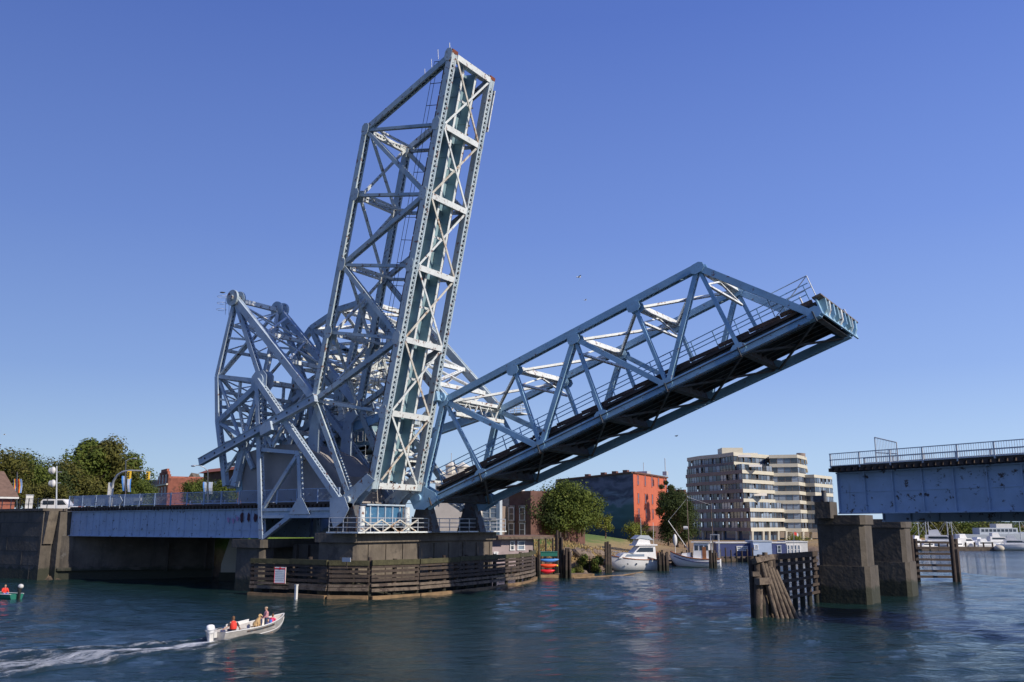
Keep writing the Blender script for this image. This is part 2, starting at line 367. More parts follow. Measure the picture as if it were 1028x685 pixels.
for i in range(30):
    lam = 0.9 * (9.0 ** (i / 29)); a = R(-60) + WR.gauss(0, .55); k = 2 * math.pi / lam
    WAVES.append((math.cos(a) * k, math.sin(a) * k, WR.random() * 6.28, .0063 * lam ** .75, lam))
WV = np.array(WAVES)
RIDGES = [((-60, 604), (-5, 606), (110, 604), (235, 601), .10, .45), ((-60, 655), (60, 652), (150, 646), (205, 640), .09, .28), ((-60, 677), (40, 673), (110, 664), (170, 655), .07, .3), ((-60, 612), (40, 610), (120, 611), (190, 607), .05, .5)]
RSEG = []
for a_, b_, c_, d_, am, wd in RIDGES:
    q = [onZ(*p) for p in (a_, b_, c_, d_)]
    for u, v in zip(q, q[1:]): RSEG.append((u.x, u.y, v.x, v.y, am, wd))
def wave_h(X, Y):
    X = np.asarray(X, float); Y = np.asarray(Y, float); h = np.zeros_like(X)
    dist = np.hypot(X - CAMP.x, Y - CAMP.y)
    for kx, ky, ph, am, lam in WAVES:
        fade = np.clip(1.6 - dist / (38 * lam + 30), 0, 1); h += am * fade * np.sin(kx * X + ky * Y + ph + .8 * np.sin(.11 * X + .07 * Y + ph))
    h *= .75 + .45 * np.sin(.09 * X + .05 * Y) * np.sin(.06 * Y - .04 * X + 1)
    for x0, y0, x1, y1, am, wd in RSEG:
        dx, dy = x1 - x0, y1 - y0; L2 = dx * dx + dy * dy; t = np.clip(((X - x0) * dx + (Y - y0) * dy) / L2, 0, 1)
        dd = np.hypot(X - x0 - dx * t, Y - y0 - dy * t); s_ = np.sin(1.3 * X + .7 * Y) * .3 + .85
        h += am * s_ * np.exp(-(dd / wd) ** 2) * np.clip((150 - dist) / 30, 0, 1)
    return h
def build_water():
    s = np.concatenate([[-4000, -1500, -600, -300, -180, -130, -105], np.arange(-90, 60, .42), [64, 70, 85, 120, 200, 500, 1500, 4000]])
    d = [-3000, -800, -200, -40, 0, 20, 30]; v = 34.0
    while v < 140: d.append(v); v += .38 * (v / 50) ** .9
    d += [143, 148, 155, 165, 180, 200, 240, 300, 400, 600, 1000, 2000, 4000]; d = np.array(d)
    S, D = np.meshgrid(s, d); X = CAMP.x + RT.x * S + FH.x * D; Y = CAMP.y + RT.y * S + FH.y * D
    m = (S > -90) & (S < 59) & (D > 33) & (D < 139); Z = np.where(m, wave_h(X, Y), 0.0)
    nx = len(s); ny = len(d); vs = np.stack([X.ravel(), Y.ravel(), Z.ravel()], 1)
    me = bpy.data.meshes.new('water'); idx = np.arange(nx * ny).reshape(ny, nx)
    q = np.stack([idx[:-1, :-1], idx[:-1, 1:], idx[1:, 1:], idx[1:, :-1]], -1).reshape(-1, 4)
    me.vertices.add(len(vs)); me.vertices.foreach_set('co', vs.ravel()); me.loops.add(q.size); me.loops.foreach_set('vertex_index', q.ravel())
    me.polygons.add(len(q)); me.polygons.foreach_set('loop_start', np.arange(0, q.size, 4)); me.polygons.foreach_set('loop_total', np.full(len(q), 4)); me.polygons.foreach_set('use_smooth', np.ones(len(q), bool))
    me.update(calc_edges=True); me.validate(); me.materials.append(M['water'])
    o = bpy.data.objects.new('water', me); COL.objects.link(o); o['kind'] = 'structure'
build_water()

SHORE = [(-400, -2.5), (-47.2, -2.2), (-47, 0.5), (-36, 12), (-31, 23), (-24, 36), (-16, 43.5), (-10, 44), (-6, 45.5), (-4.6, 48), (-4.8, 58), (-4.5, 71), (-5, 97),
         (-9, 130), (-9, 150), (6, 185), (-10, 240), (0, 300), (60, 330), (420, 330), (420, 900), (-900, 900), (-900, -2.5)]
def sdist(x, y):
    ins = False; dm = 1e9; n = len(SHORE)
    for i in range(n):
        x0, y0 = SHORE[i]; x1, y1 = SHORE[(i + 1) % n]
        if (y0 > y) != (y1 > y) and x < (x1 - x0) * (y - y0) / (y1 - y0) + x0: ins = not ins
        dx, dy = x1 - x0, y1 - y0; t = max(0, min(1, ((x - x0) * dx + (y - y0) * dy) / (dx * dx + dy * dy)))
        dm = min(dm, math.hypot(x - x0 - dx * t, y - y0 - dy * t))
    return dm if ins else -dm
def hsh(x, y): return math.sin(x * 1.7 + y * 0.6) * math.cos(y * 1.3 - x * .4) + .5 * math.sin(x * 3.9 + 1) * math.sin(y * 4.3)
def sm(a, b, t):
    t = max(0, min(1, (t - a) / (b - a))); return t * t * (3 - 2 * t)
def land_h(x, y):
    d = sdist(x, y)
    if d < 0: return max(-2.0, d * 0.8)
    top = 7.7 if y < 24 else 7.7 - 2.6 * sm(24, 40, y) if y < 100 else 5.1 - 3.2 * sm(100, 150, y)
    if y < 110 and x < -45: top += 0
    if y < 27: return -0.5 + (top + .5) * sm(0.6, 2.2, d)
    if y > 160: return -0.3 + (top + .3) * sm(0, 3, d)
    rw = 17 + 22 * sm(54, 66, y); st = .55 - .38 * sm(54, 66, y)
    return (top * (st * sm(0, 3.2, d) + (1 - st) * sm(2, rw, d)) + 0.35 * hsh(x, y) * sm(0, 4, d) * (1 - sm(8, 16, d))) - 0.2
def grid(xs, ys, hf, name, m, drop=None):
    mb = MB(); vs = []; 
    for y in ys:
        for x in xs: vs.append((x, y, hf(x, y)))
    nx = len(xs); fs = []
    for j in range(len(ys) - 1):
        for i in range(nx - 1):
            q = (j * nx + i, j * nx + i + 1, (j + 1) * nx + i + 1, (j + 1) * nx + i)
            if max(vs[k][2] for k in q) > -1.5: fs.append(q)
    mb.add(vs, fs, True); return struct(name, mb, m)
def groundmat():
    m = bpy.data.materials.new('bank_ground'); m.use_nodes = True
    n = m.node_tree.nodes; l = m.node_tree.links; b = n['Principled BSDF']; b.inputs['Roughness'].default_value = 0.95
    g = n.new('ShaderNodeNewGeometry'); s = n.new('ShaderNodeSeparateXYZ'); l.new(g.outputs['Position'], s.inputs[0])
    t = n.new('ShaderNodeTexNoise'); t.inputs['Scale'].default_value = 0.35; t.inputs['Detail'].default_value = 8; t.inputs['Roughness'].default_value = .7
    l.new(g.outputs['Position'], t.inputs[0])
    ad = n.new('ShaderNodeMath'); ad.operation = 'MULTIPLY_ADD'; l.new(t.outputs['Fac'], ad.inputs[0]); ad.inputs[1].default_value = 3.0; l.new(s.outputs['Z'], ad.inputs[2])
    r = n.new('ShaderNodeValToRGB'); e = r.color_ramp.elements
    mr = n.new('ShaderNodeMapRange'); l.new(ad.outputs[0], mr.inputs[0]); mr.inputs[1].default_value = 0.8; mr.inputs[2].default_value = 5.7; l.new(mr.outputs[0], r.inputs[0])
    e[0].position = 0.12; e[0].color = (0.05, 0.038, 0.028, 1); e[1].position = 1.0; e[1].color = (0.11, 0.17, 0.03, 1)
    for p, c in ((0.28, (0.20, 0.14, 0.09, 1)), (0.45, (0.27, 0.18, 0.09, 1)), (0.62, (0.36, 0.25, 0.11, 1)), (0.74, (0.30, 0.24, 0.09, 1)), (0.84, (0.15, 0.20, 0.04, 1))):
        q = e.new(p); q.color = c
    l.new(r.outputs[0], b.inputs['Base Color'])
    bp = n.new('ShaderNodeBump'); bp.inputs['Strength'].default_value = 1; bp.inputs['Distance'].default_value = 0.6
    l.new(t.outputs['Fac'], bp.inputs['Height']); l.new(bp.outputs[0], b.inputs['Normal'])
    return m
M['bank'] = groundmat()
xs = [-420, -300, -220, -160, -120, -90, -70, -58] + list(np.arange(-52, 8.1, 1.3)) + [12, 20, 40, 70, 120, 200, 420]
ys = [-6, -3.5, -2.2, -1, 0.5] + list(np.arange(2, 110, 1.3)) + list(np.arange(112, 200, 6)) + [210, 240, 270, 290, 310, 340, 400, 600, 900]
grid([float(x) for x in xs], [float(y) for y in ys], land_h, 'ground', 'bank')

def hills():
    mb = MB(); vs = []; xs_ = np.linspace(-1500, 1800, 90); 
    for j, y in enumerate((900, 1000, 1150, 1400)):
        for x in xs_:
            a = (8 + 9 * (math.sin(x * 0.004 + 1) + .5 * math.sin(x * .013) + .3 * math.sin(x * .05))) * (0, .6, 1, .7)[j]
            vs.append((x, y, max(-1, a + (0 if j else -2))))
    n = 90; fs = [(j * n + i, j * n + i + 1, (j + 1) * n + i + 1, (j + 1) * n + i) for j in range(3) for i in range(n - 1)]
    mb.add(vs, fs, True); struct('hills', mb, 'leaf3')
hills()

# ================================================================ QUAY WALLS / ABUTMENT
def quay():
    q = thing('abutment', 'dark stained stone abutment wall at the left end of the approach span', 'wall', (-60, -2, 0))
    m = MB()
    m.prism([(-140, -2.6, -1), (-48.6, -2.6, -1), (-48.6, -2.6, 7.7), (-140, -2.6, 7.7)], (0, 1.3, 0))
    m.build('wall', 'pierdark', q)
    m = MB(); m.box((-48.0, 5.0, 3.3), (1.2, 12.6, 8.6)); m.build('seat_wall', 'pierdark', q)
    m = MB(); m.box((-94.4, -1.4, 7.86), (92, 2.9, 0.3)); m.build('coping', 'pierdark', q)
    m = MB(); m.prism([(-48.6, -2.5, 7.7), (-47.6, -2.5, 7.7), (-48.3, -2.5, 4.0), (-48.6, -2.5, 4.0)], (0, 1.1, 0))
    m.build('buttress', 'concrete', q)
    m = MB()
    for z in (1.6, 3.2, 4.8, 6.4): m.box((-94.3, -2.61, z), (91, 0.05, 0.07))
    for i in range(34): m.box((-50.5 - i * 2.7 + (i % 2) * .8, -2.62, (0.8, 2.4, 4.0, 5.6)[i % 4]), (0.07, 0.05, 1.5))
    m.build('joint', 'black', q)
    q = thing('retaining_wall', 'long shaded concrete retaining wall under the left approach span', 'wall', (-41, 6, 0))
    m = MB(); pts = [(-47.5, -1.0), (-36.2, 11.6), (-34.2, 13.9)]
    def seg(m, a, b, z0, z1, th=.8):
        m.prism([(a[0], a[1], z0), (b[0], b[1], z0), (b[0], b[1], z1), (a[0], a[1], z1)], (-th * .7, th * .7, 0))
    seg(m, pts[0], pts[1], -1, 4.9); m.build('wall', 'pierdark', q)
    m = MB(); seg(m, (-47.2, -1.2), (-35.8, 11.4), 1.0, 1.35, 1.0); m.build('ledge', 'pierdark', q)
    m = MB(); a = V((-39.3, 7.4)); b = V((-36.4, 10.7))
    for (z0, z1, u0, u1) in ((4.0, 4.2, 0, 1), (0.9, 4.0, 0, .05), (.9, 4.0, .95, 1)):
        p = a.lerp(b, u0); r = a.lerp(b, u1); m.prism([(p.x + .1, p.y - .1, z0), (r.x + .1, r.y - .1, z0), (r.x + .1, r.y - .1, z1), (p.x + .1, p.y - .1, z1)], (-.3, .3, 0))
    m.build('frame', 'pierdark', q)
    q = thing('bridge_column', 'concrete column coloured pale as if sunlit under the approach span beside the long retaining wall', 'column', (-29, 12, 0))
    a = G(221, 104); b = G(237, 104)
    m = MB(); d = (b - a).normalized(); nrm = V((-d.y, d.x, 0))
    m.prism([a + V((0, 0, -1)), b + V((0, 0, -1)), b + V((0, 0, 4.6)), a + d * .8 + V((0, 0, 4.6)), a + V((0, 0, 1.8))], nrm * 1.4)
    m.build('shaft', 'cream', q)  # lighter cream stands in for sunlight that the deck keeps off
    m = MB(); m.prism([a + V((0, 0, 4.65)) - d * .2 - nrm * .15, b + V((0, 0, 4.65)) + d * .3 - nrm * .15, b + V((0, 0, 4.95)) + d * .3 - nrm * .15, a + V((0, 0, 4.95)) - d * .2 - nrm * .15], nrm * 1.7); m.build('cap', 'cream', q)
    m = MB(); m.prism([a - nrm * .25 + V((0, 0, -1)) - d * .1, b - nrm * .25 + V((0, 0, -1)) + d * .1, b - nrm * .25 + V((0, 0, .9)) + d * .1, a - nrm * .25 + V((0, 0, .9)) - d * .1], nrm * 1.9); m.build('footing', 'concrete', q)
quay()

def pavement():
    m = MB(); pts = [(-200, -1.2), (-48.7, -1.2), (-48.7, 11.5), (-37.0, 13.2), (-33.5, 24), (-30, 26), (-36, 44), (-60, 60), (-200, 60)]
    m.prism([(x, y, 7.55) for x, y in pts], (0, 0, .22)); struct('pavement', m, 'asphalt')
pavement()
# ================================================================ PIERS
def octa(x0, x1, y0, y1, c, z):
    return [(x0 + c, y0, z), (x1 - c, y0, z), (x1, y0 + c, z), (x1, y1 - c, z), (x1 - c, y1, z), (x0 + c, y1, z), (x0, y1 - c, z), (x0, y0 + c, z)]
def main_pier():
    q = thing('bridge_pier', 'broad stained concrete pier carrying the pivots of both raised spans', 'pier', (-4, 8, 0))
    m = MB(); m.prism(octa(-5.6, -1.0, -1.4, 19.5, 0.25, -1), (0, 0, 5.6)); m.build('pier_body', 'concrete', q)
    m = MB(); m.prism(octa(-5.9, -0.7, -1.7, 19.8, 0.3, 4.6), (0, 0, 0.8)); m.build('pier_cap', 'concrete', q)
    m = MB()
    for i in range(9): m.box((-0.96, 0.4 + i * 2.3, 2.2), (0.12, 0.35, 4.4))
    m.build('pilaster', 'concrete', q)
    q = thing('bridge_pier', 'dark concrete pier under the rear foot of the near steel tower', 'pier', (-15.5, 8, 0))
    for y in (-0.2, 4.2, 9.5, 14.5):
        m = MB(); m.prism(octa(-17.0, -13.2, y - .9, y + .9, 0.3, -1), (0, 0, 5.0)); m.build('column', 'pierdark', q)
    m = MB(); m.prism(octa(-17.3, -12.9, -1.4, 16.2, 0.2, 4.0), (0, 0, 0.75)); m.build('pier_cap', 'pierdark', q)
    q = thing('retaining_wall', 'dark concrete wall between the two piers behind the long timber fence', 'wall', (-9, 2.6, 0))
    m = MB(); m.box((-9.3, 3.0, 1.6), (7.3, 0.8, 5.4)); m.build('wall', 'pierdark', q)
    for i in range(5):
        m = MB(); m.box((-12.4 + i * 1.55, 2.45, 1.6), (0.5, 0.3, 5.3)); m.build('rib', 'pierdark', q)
main_pier()

def catwalk():
    q = thing('catwalk', 'steel catwalk with sunlit railing wrapped around the top of the broad pier', 'walkway', (-3, 8, 5.4))
    path = [V((-3.4, -2.2, 5.45)), V((0.0, -2.2, 5.45)), V((0.0, 20.2, 5.45))]
    m = MB(); m.box((-1.6, -2.0, 5.46), (3.8, 0.9, 0.12)); m.box((-0.15, 9.2, 5.462), (1.0, 21.4, 0.12)); m.build('walkway_deck', 'white_steel', q)
    m = MB()
    for a, b in zip(path, path[1:]):
        for z in (0.45, 0.85, 1.25): m.tube([a + V((0, 0, z)), b + V((0, 0, z))], 0.04, 5)
        L = (b - a).length; n = int(L / 1.6)
        for i in range(n + 1): p = a.lerp(b, i / n); m.tube([p, p + V((0, 0, 1.27))], 0.045, 5)
    m.build('railing', 'galv', q)
    m = MB()
    a, b = path[1], path[2]
    for i in range(3):
        p = a.lerp(b, .02 + .11 * i); r = a.lerp(b, .02 + .11 * (i + 1)); 
        m.beam(p + V((0.06, 0, 0)), r + V((0.06, 0, 1.1)), .1, .1); m.beam(p + V((0.06, 0, 1.1)), r + V((.06, 0, 0)), .1, .1)
    m.build('brace', 'rusty', q)
catwalk()

def fence_fender():
    q = thing('timber_fender', 'long weathered timber fence in the water around the broad pier', 'fender', (-4, 0, 0))
    pl = [V((-11.3, -3.6, 0)), V((-6.9, -3.0, 0)), V((-2.4, -0.9 - 2.0, 0)), V((0.6, -1.2, 0)), V((1.9, 3.5, 0)), V((2.1, 9, 0)), V((1.6, 16, 0)), V((0.9, 21, 0)), V((-.9, 26, 0)), V((-2.9, 30, 0))]
    zt = 3.15
    rows = [(0.0, .34, 'wet_timber', .16), (.62, .26, 'timber_grey', .05), (.95, .22, 'timber_grey', .0), (1.36, .24, 'timber', 0), (1.76, .24, 'timber', 0), (2.14, .22, 'timber', 0), (2.5, .24, 'timber', 0.0), (2.9, .42, 'timber_moss', .06)]
    for z, h, mt, off in rows:
        m = MB()
        for a, b in zip(pl, pl[1:]):
            d = (b - a).normalized(); nn = V((d.y, -d.x, 0))
            L = (b - a).length; k = max(1, int(L / 4)); 
            for i in range(k):
                p = a.lerp(b, i / k) + nn * (.25 + off) + d * .012; r = a.lerp(b, (i + 1) / k) + nn * (.25 + off)
                jz = random.uniform(-.06, .06)
                m.beam(p + V((0, 0, z + jz + .1)), r + V((0, 0, z + jz + random.uniform(-.02, .02) + .1)), .18 + off, h, nn)
        m.build('plank', mt, q)
    k = 0
    for a, b in zip(pl, pl[1:]):
        L = (b - a).length; n = max(1, int(L / 1.7))
        for i in range(n):
            p = a.lerp(b, i / n); m = MB(); r = .17 + .03 * random.random()
            m.tube([p + V((0, 0, -1.5)), p + V((random.uniform(-.1, .1), random.uniform(-.1, .1), zt - .1 + random.uniform(-.3, .35)))], r, 8)
            m.build('post', 'timber', q)
            # sloping brace pile behind
            d = (b - a).normalized(); nn = V((-d.y, d.x, 0))
    # white tide staff and gauge
    pa = pl[0].lerp(pl[1], .0)
    s = thing('tide_staff', 'white square marker post in the water in front of the long timber fence', 'post', tuple(onZ(297, 599)))
    p = onZ(297, 601.5); m = MB(); m.box(p + V((0, 0, .1)), (.2, .2, 2.0)); m.build('staff', 'offwhite', s)
    m = MB(); m.box(p + V((0, 0, 1.14)), (.26, .26, .08)); m.build('cap', 'offwhite', s)
    # notice board
    c = onY(282, 577.5, -3.75); s = thing('notice_board', 'white notice board with a red header on the long timber fence', 'sign', tuple(c))
    w, h = 1.25, 1.38
    dd = (pl[1] - pl[0]).normalized(); nn = V((dd.y, -dd.x, 0)); c = c + nn * .12
    m = MB(); m.box(c, (w, .05, h), dd, nn, UP); m.build('board', 'white', s)
    m = MB()
    m.box(c + nn * .03 + UP * (h / 2 - .14), (w - .06, .02, .1), dd, nn, UP); m.box(c + nn * .03 + UP * (h / 2 - .12), (.18, .03, .2), dd, nn, UP)
    for sx in (-1, 1): m.box(c + nn * .03 + dd * (sx * (w / 2 - .03)), (.03, .02, h), dd, nn, UP)
    m.box(c + nn * .03 - UP * (h / 2 - .02), (w - .08, .02, .03), dd, nn, UP)
    m.build('red_border', 'kred', s)
    m = MB(); random.seed(3)
    for r in range(6):
        x = -w / 2 + .14
        while x < w / 2 - .2:
            l = random.uniform(.06, .18); m.box(c + nn * .03 + dd * (x + l / 2) + UP * (h / 2 - .36 - r * .15), (l, .015, .045), dd, nn, UP); x += l + .045
    m.build('lettering', 'galv', s)
    c = onY(349, 562, -3.2) + V((0, -.15, 0)); s = thing('small_sign', 'small pale blank-looking sign on top rail of the timber fence near the pier corner', 'sign', tuple(c))
    m = MB(); m.box(c, (.95, .05, .34)); m.build('board', 'tent', s)
    m = MB(); m.box(c + V((0, .06, -.3)), (.08, .06, .8)); m.build('bracket', 'timber', s)
fence_fender()

# ================================================================ DRAWBRIDGES
def leaf(root, pin, th, Yn, Yf, vB, uB, T, paint, heel, road, latm):
    ct, st_ = math.cos(R(th)), math.sin(R(th))
    def P(u, v, Y): return V((pin[0] + u * ct - v * st_, Y, pin[1] + u * st_ + v * ct))
    UD = V((ct, 0, st_)); VD = V((-st_, 0, ct)); YD = V((0, 1, 0))
    B = [(u, vB) for u in uB]
    for Y in (Yn, Yf):
        m = MB(); laced(m, P(uB[-1] - .3, vB, Y), P(uB[0] + .35, vB, Y), .72, .64, pitch=.45, bar=.09, cross=True)
        tr = m.build('bottom_chord', paint, root)
        m = MB(); pts = [T[4], T[3], T[2], T[1], T[0]]
        laced(m, P(*T[4], Y), P(*T[0], Y), .66, .58, solid_up=True, pitch=.5)
        tc = m.build('top_chord', paint, root)
        m = MB(); laced(m, P(*T[0], Y), P(*B[0], Y), .62, .54, solid_up=True); m.build('end_post', paint, root)
        def mem(nm, a, b, w=.5, h=.42, kind='l', par=tr):
            m = MB(); pa, pb = P(*a, Y), P(*b, Y); d = (pb - pa).normalized(); pa += d * .3; pb -= d * .3
            if kind == 'l': laced(m, pa, pb, w, h, pitch=.42, bar=.07)
            else: m.beam(pa, pb, w, h)
            m.build(nm, paint, par)
        mem('diagonal', T[0], B[2], .46, .38); mem('diagonal', B[2], T[2], .48, .42); mem('diagonal', T[2], B[4], .5, .44); mem('diagonal', B[4], T[4], .52, .47)
        mem('hanger', T[0], B[1], .34, .28); mem('strut', T[1], B[2], .36, .29); mem('hanger', T[2], B[3], .34, .28); mem('strut', T[3], B[4], .36, .29); mem('hanger', T[4], B[5], .34, .28)
        mem('heel_post', T[4], heel, .6, .55)
        rt_ = R(th)
        for par, lst, sg in ((tr, B, 1), (tc, T, -1)):
            for b in lst:
                for s in (-1, 1): m = MB(); gusset(m, P(b[0], b[1] + sg * .14, Y), 1.2, .85, Y + s * .37 + (.0 if s > 0 else -.05), th=.05, rot=rt_); m.build('gusset_plate', paint, par)
        # heel plate round the pin
        m = MB()
        hp = [P(uB[-1] + .9, vB + .5, 0), P(uB[-1] + .5, vB - .55, 0), P(.3, -1.0 if not road else -1.2, 0), P(-.6, -.5, 0), P(-.8, .4, 0), P(-.1, 1.1, 0)] if not road else \
             [P(2.0, vB + .35, 0), P(2.0, vB - .4, 0), P(.2, -1.25, 0), P(-.9, -.8, 0), P(-1.1, .3, 0), P(-.4, 1.1, 0), P(.5, 1.2, 0)]
        for s in (-.50, .44): m.prism([V((p.x, Y + s, p.z)) for p in hp], (0, .06, 0))
        q = P(0, 0, Y); m.tube([q - YD * .75, q + YD * .75], .32, 14)
        m.build('heel_plate', paint, root)
    YL, YR = Yn + .4, Yf - .4
    # upper lateral system
    for i, t in enumerate(T):
        m = MB(); laced(m, P(t[0], t[1] + .05, YL), P(t[0], t[1] + .05, YR), .5, .5, side=UD, pitch=.45, bar=.07, cross=True)
        m.build('top_strut', latm, root)
        if i < 4:
            a, b = T[i], T[i + 1]
            for (ya, yb) in ((YL, YR), (YR, YL)):
                m = MB(); laced(m, P(a[0], a[1] - .1, ya), P(b[0], b[1] - .1, yb), .24, .22, side=YD, pitch=.3, bar=.05); m.build('top_lateral', latm, root)
            m = MB(); sw = 1.5
            ym = (Yn + Yf) / 2
            m.beam(P(t[0], t[1] - sw, YL), P(t[0], t[1] - sw, YR), .2, .2, UD); 
            for (p, q) in (((YL, -sw), (ym, 0)), ((YR, -sw), (ym, 0))): m.beam(P(t[0], t[1] + p[1], p[0]), P(t[0], t[1] + q[1] - .2, q[0]), .14, .14, UD)
            m.build('sway_frame', latm, root)
    # portal on the end posts
    m = MB(); f = .34
    pu = T[0][0] + (uB[0] - T[0][0]) * f; pv = T[0][1] + (vB - T[0][1]) * f
    # floor system
    dk = 0.25 if road else -.55
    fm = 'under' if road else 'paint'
    for i, b in enumerate(B):
        m = MB(); h = 1.0 if road else .5
        vb = vB - .12
        tt = .32
        if road:
            m.beam(P(b[0], vb + .45, YL), P(b[0], vb + .45, YR), .06, 1.0, UD, 0, 0)
            m.beam(P(b[0], vb - .05, YL), P(b[0], vb - .05, YR), .42, .06, UD); m.beam(P(b[0], vb + .94, YL), P(b[0], vb + .94, YR), .42, .05, UD)
        else:
            m.beam(P(b[0], vb - .2, YL), P(b[0], vb - .2, YR), .52, .12, UD); m.beam(P(b[0], vb + .35, YL), P(b[0], vb + .35, YR), .1, 1.0, UD)
        m.build('floor_beam', fm if road else 'white_steel', root)
    # bottom laterals
    for i in range(6):
        a, b = B[i], B[i + 1]
        for k, (ya, yb) in enumerate(((YL, YR), (YR, YL))):
            m = MB(); o = -.34 + k * .08
            m.beam(P(a[0] - .2, vB + o, ya), P(b[0] + .2, vB + o, yb), .2, .05); m.beam(P(a[0] - .2, vB + o + .08, ya), P(b[0] + .2, vB + o + .08, yb), .04, .12)
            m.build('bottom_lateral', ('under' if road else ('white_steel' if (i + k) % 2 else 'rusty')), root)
    if not road:
        for y in (Yn + 2.05, Yn + 3.95):
            m = MB(); a, b = uB[-1] + .2, uB[0] - .1
            m.beam(P(a, -1.45, y), P(b, -1.45, y), .05, 1.15)
            sp = m.build('stringer', 'teal', root)
            m = MB(); m.beam(P(a, -2.05, y), P(b, -2.05, y), .26, .05); m.build('stringer_flange', 'white_steel', sp)
            n = 20
            for i in range(n): u = a + (b - a) * (i + .5) / n; m = MB(); m.beam(P(u, -2.0, y - .07), P(u, -.92, y - .07), .09, .05, UD); m.build('stiffener', 'teal', sp)
        m = MB(); a, b = uB[-1] + .3, uB[0] - .2; m.box(P((a + b) / 2, -.9, Yn + 2.6), (b - a, 2.7, .05), UD, YD, VD); m.build('deck_plate', 'teal', root)
        for i in range(6):
            um = (uB[i] + uB[i + 1]) / 2
            m = MB(); m.beam(P(um, -1.9, Yn + 2.1), P(um, -1.9, Yn + 3.9), .2, .12, UD); m.build('cross_frame', 'white_steel', root)
        m = MB(); u = uB[-1] + .3
        while u < uB[0] - .1: m.beam(P(u, -.72, Yn + 1.15), P(u, -.72, Yn + 4.85), .26, .24, UD); u += .52
        m.build('tie', 'ties', root)
        m = MB()
        for y in (Yn + 2.28, Yn + 3.72): m.beam(P(uB[-1], -.5, y), P(uB[0], -.5, y), .08, .16)
        m.build('rail', 'rust', root)
        m = MB()
        for y in (Yn + 1.3, Yn + 4.7): m.beam(P(uB[-1], -.48, y), P(uB[0], -.48, y), .2, .22)
        m.build('guard_timber', 'red_timber', root)
        k = 26
        for i in range(k):
            a = 2.2 + i * (uB[0] - 2.6) / k; m = MB(); m.beam(P(a, -1.30, Yn + .62), P(a + (uB[0] - 2.6) / k - .12, -1.30, Yn + .62), .22, .7 + .12 * random.random()); m.build('guard_board', ('red_timber', 'ties', 'rust')[i % 3 if i % 5 else 1], root)
        # walkway and its railing on the far side of the ties
        m = MB(); m.beam(P(uB[-1], -.75, Yn + 5.3), P(uB[0], -.75, Yn + 5.3), .7, .08); m.build('walkway', 'ties', root)
        m = MB()
        for y in (Yn + .75,):
            for v in (.15, .6): m.tube([P(9, v, y), P(uB[0], v, y)], .025, 5)
            for i in range(16): u = 9 + i * (uB[0] - 9) / 15; m.beam(P(u, -1.7, y), P(u, .62, y), .05, .05, UD)
        m.build('railing', 'dark_steel', root)
        m = MB(); m.tube([P(14, -1.2, Yn + .55), P(22.5, -1.2, Yn + .55)], .09, 6); m.build('pipe', 'kblue', root)
        for (yy, uu) in ((Yn, uB[0] + .42), (Yf, uB[0] + .42)):
            m = MB(); m.box(P(uu - .1, vB - .02, yy), (.34, .8, .6), UD, YD, VD); m.build('corner_bracket', 'rust', root)
        m = MB(); m.box(P(uB[0] - 2.6, vB + .15, Yf + 1.0), (4.2, .14, .45), UD, YD, VD); m.build('lamp_bar', 'white_steel', root)
        m = MB()
        for v in (-.9, -.2): m.tube([P(uB[0] - 4.3, vB + .2, Yf + .5), P(uB[0] - 4.3, vB + .2, Yf + 1)], .05, 5)
        for k in range(7): u = uB[0] - 1 - k * .9; m.beam(P(u, -1.0, Yn + 4.9), P(u, -1.0, Yf - .45), .12, .12, UD)
        m.build('bracket', 'dark_steel', root)
        m = MB(); m.tube([P(uB[0] + .6, vB + .4, Yn), P(uB[0] + 1.3, vB + .6, Yn)], .04, 5)
        for k in range(3): m.tube([P(uB[0] - .2 - k * .9, vB + 1.6 + k * .6, Yn), P(uB[0] + .8 - k * .9, vB + 1.9 + k * .6, Yn)], .03, 5)
        m.build('mast', 'galv', root)
    else:
        n = 7
        for i in range(n):
            y = Yn + .9 + i * (Yf - Yn - 1.78) / (n - 1)
            m = MB(); m.beam(P(uB[-1] + .2, vB + .68, y), P(uB[0], vB + .68, y), .04, .4); m.beam(P(uB[-1] + .2, vB + .48, y), P(uB[0], vB + .48, y), .22, .04)
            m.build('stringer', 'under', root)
        m = MB(); m.beam(P(uB[-1] + .5, vB + .98, Yn + .5), P(uB[0] + .3, vB + .98, Yn + .5), .0, .0) if False else None
        m = MB(); c = P((uB[-1] + uB[0]) / 2 + .4, vB + .99, (Yn + Yf) / 2); m.box(c, (uB[0] - uB[-1] + .2, Yf - Yn - 1.0, .22), UD, YD, VD); m.build('road_deck', 'ties', root)
        for y in (Yn + .62, Yf - .62):
            m = MB(); k = 14
            for i in range(k):
                a = uB[-1] + 1.2 + i * (uB[0] - uB[-1] - 1) / k; b = a + (uB[0] - uB[-1] - 1) / k - .06
                m.beam(P(a, vB + 1.36, y), P(b, vB + 1.26, y), .16, .28 + .05 * random.random())
            m.build('kerb_timber', 'red_timber', root)
            m = MB()
            for v in (1.95, 2.3, 2.75): m.beam(P(uB[-1] + 1, vB + v, y), P(uB[0] + (.4 if v > 2.5 else 0), vB + v, y), .05, .07)
            for i in range(20): u = uB[-1] + 1 + i * (uB[0] - uB[-1] - 1) / 19; m.beam(P(u, vB + 1.1, y), P(u, vB + 2.78, y), .07, .07, UD)
            m.build('railing', paint, root)
        m = MB(); m.tube([P(uB[-1] + 1, vB - .5, Yn - .5), P(uB[0] - .5, vB - .5, Yn - .5)], .06, 6); m.tube([P(uB[-1] + 1, vB + .1, Yn - .5), P(uB[0] - .5, vB + .1, Yn - .5)], .05, 6)
        for b in B: m.box(P(b[0], vB - .2, Yn - .48), (.1, .3, .8), UD, YD, VD)
        m.build('conduit', 'dark_steel', root)
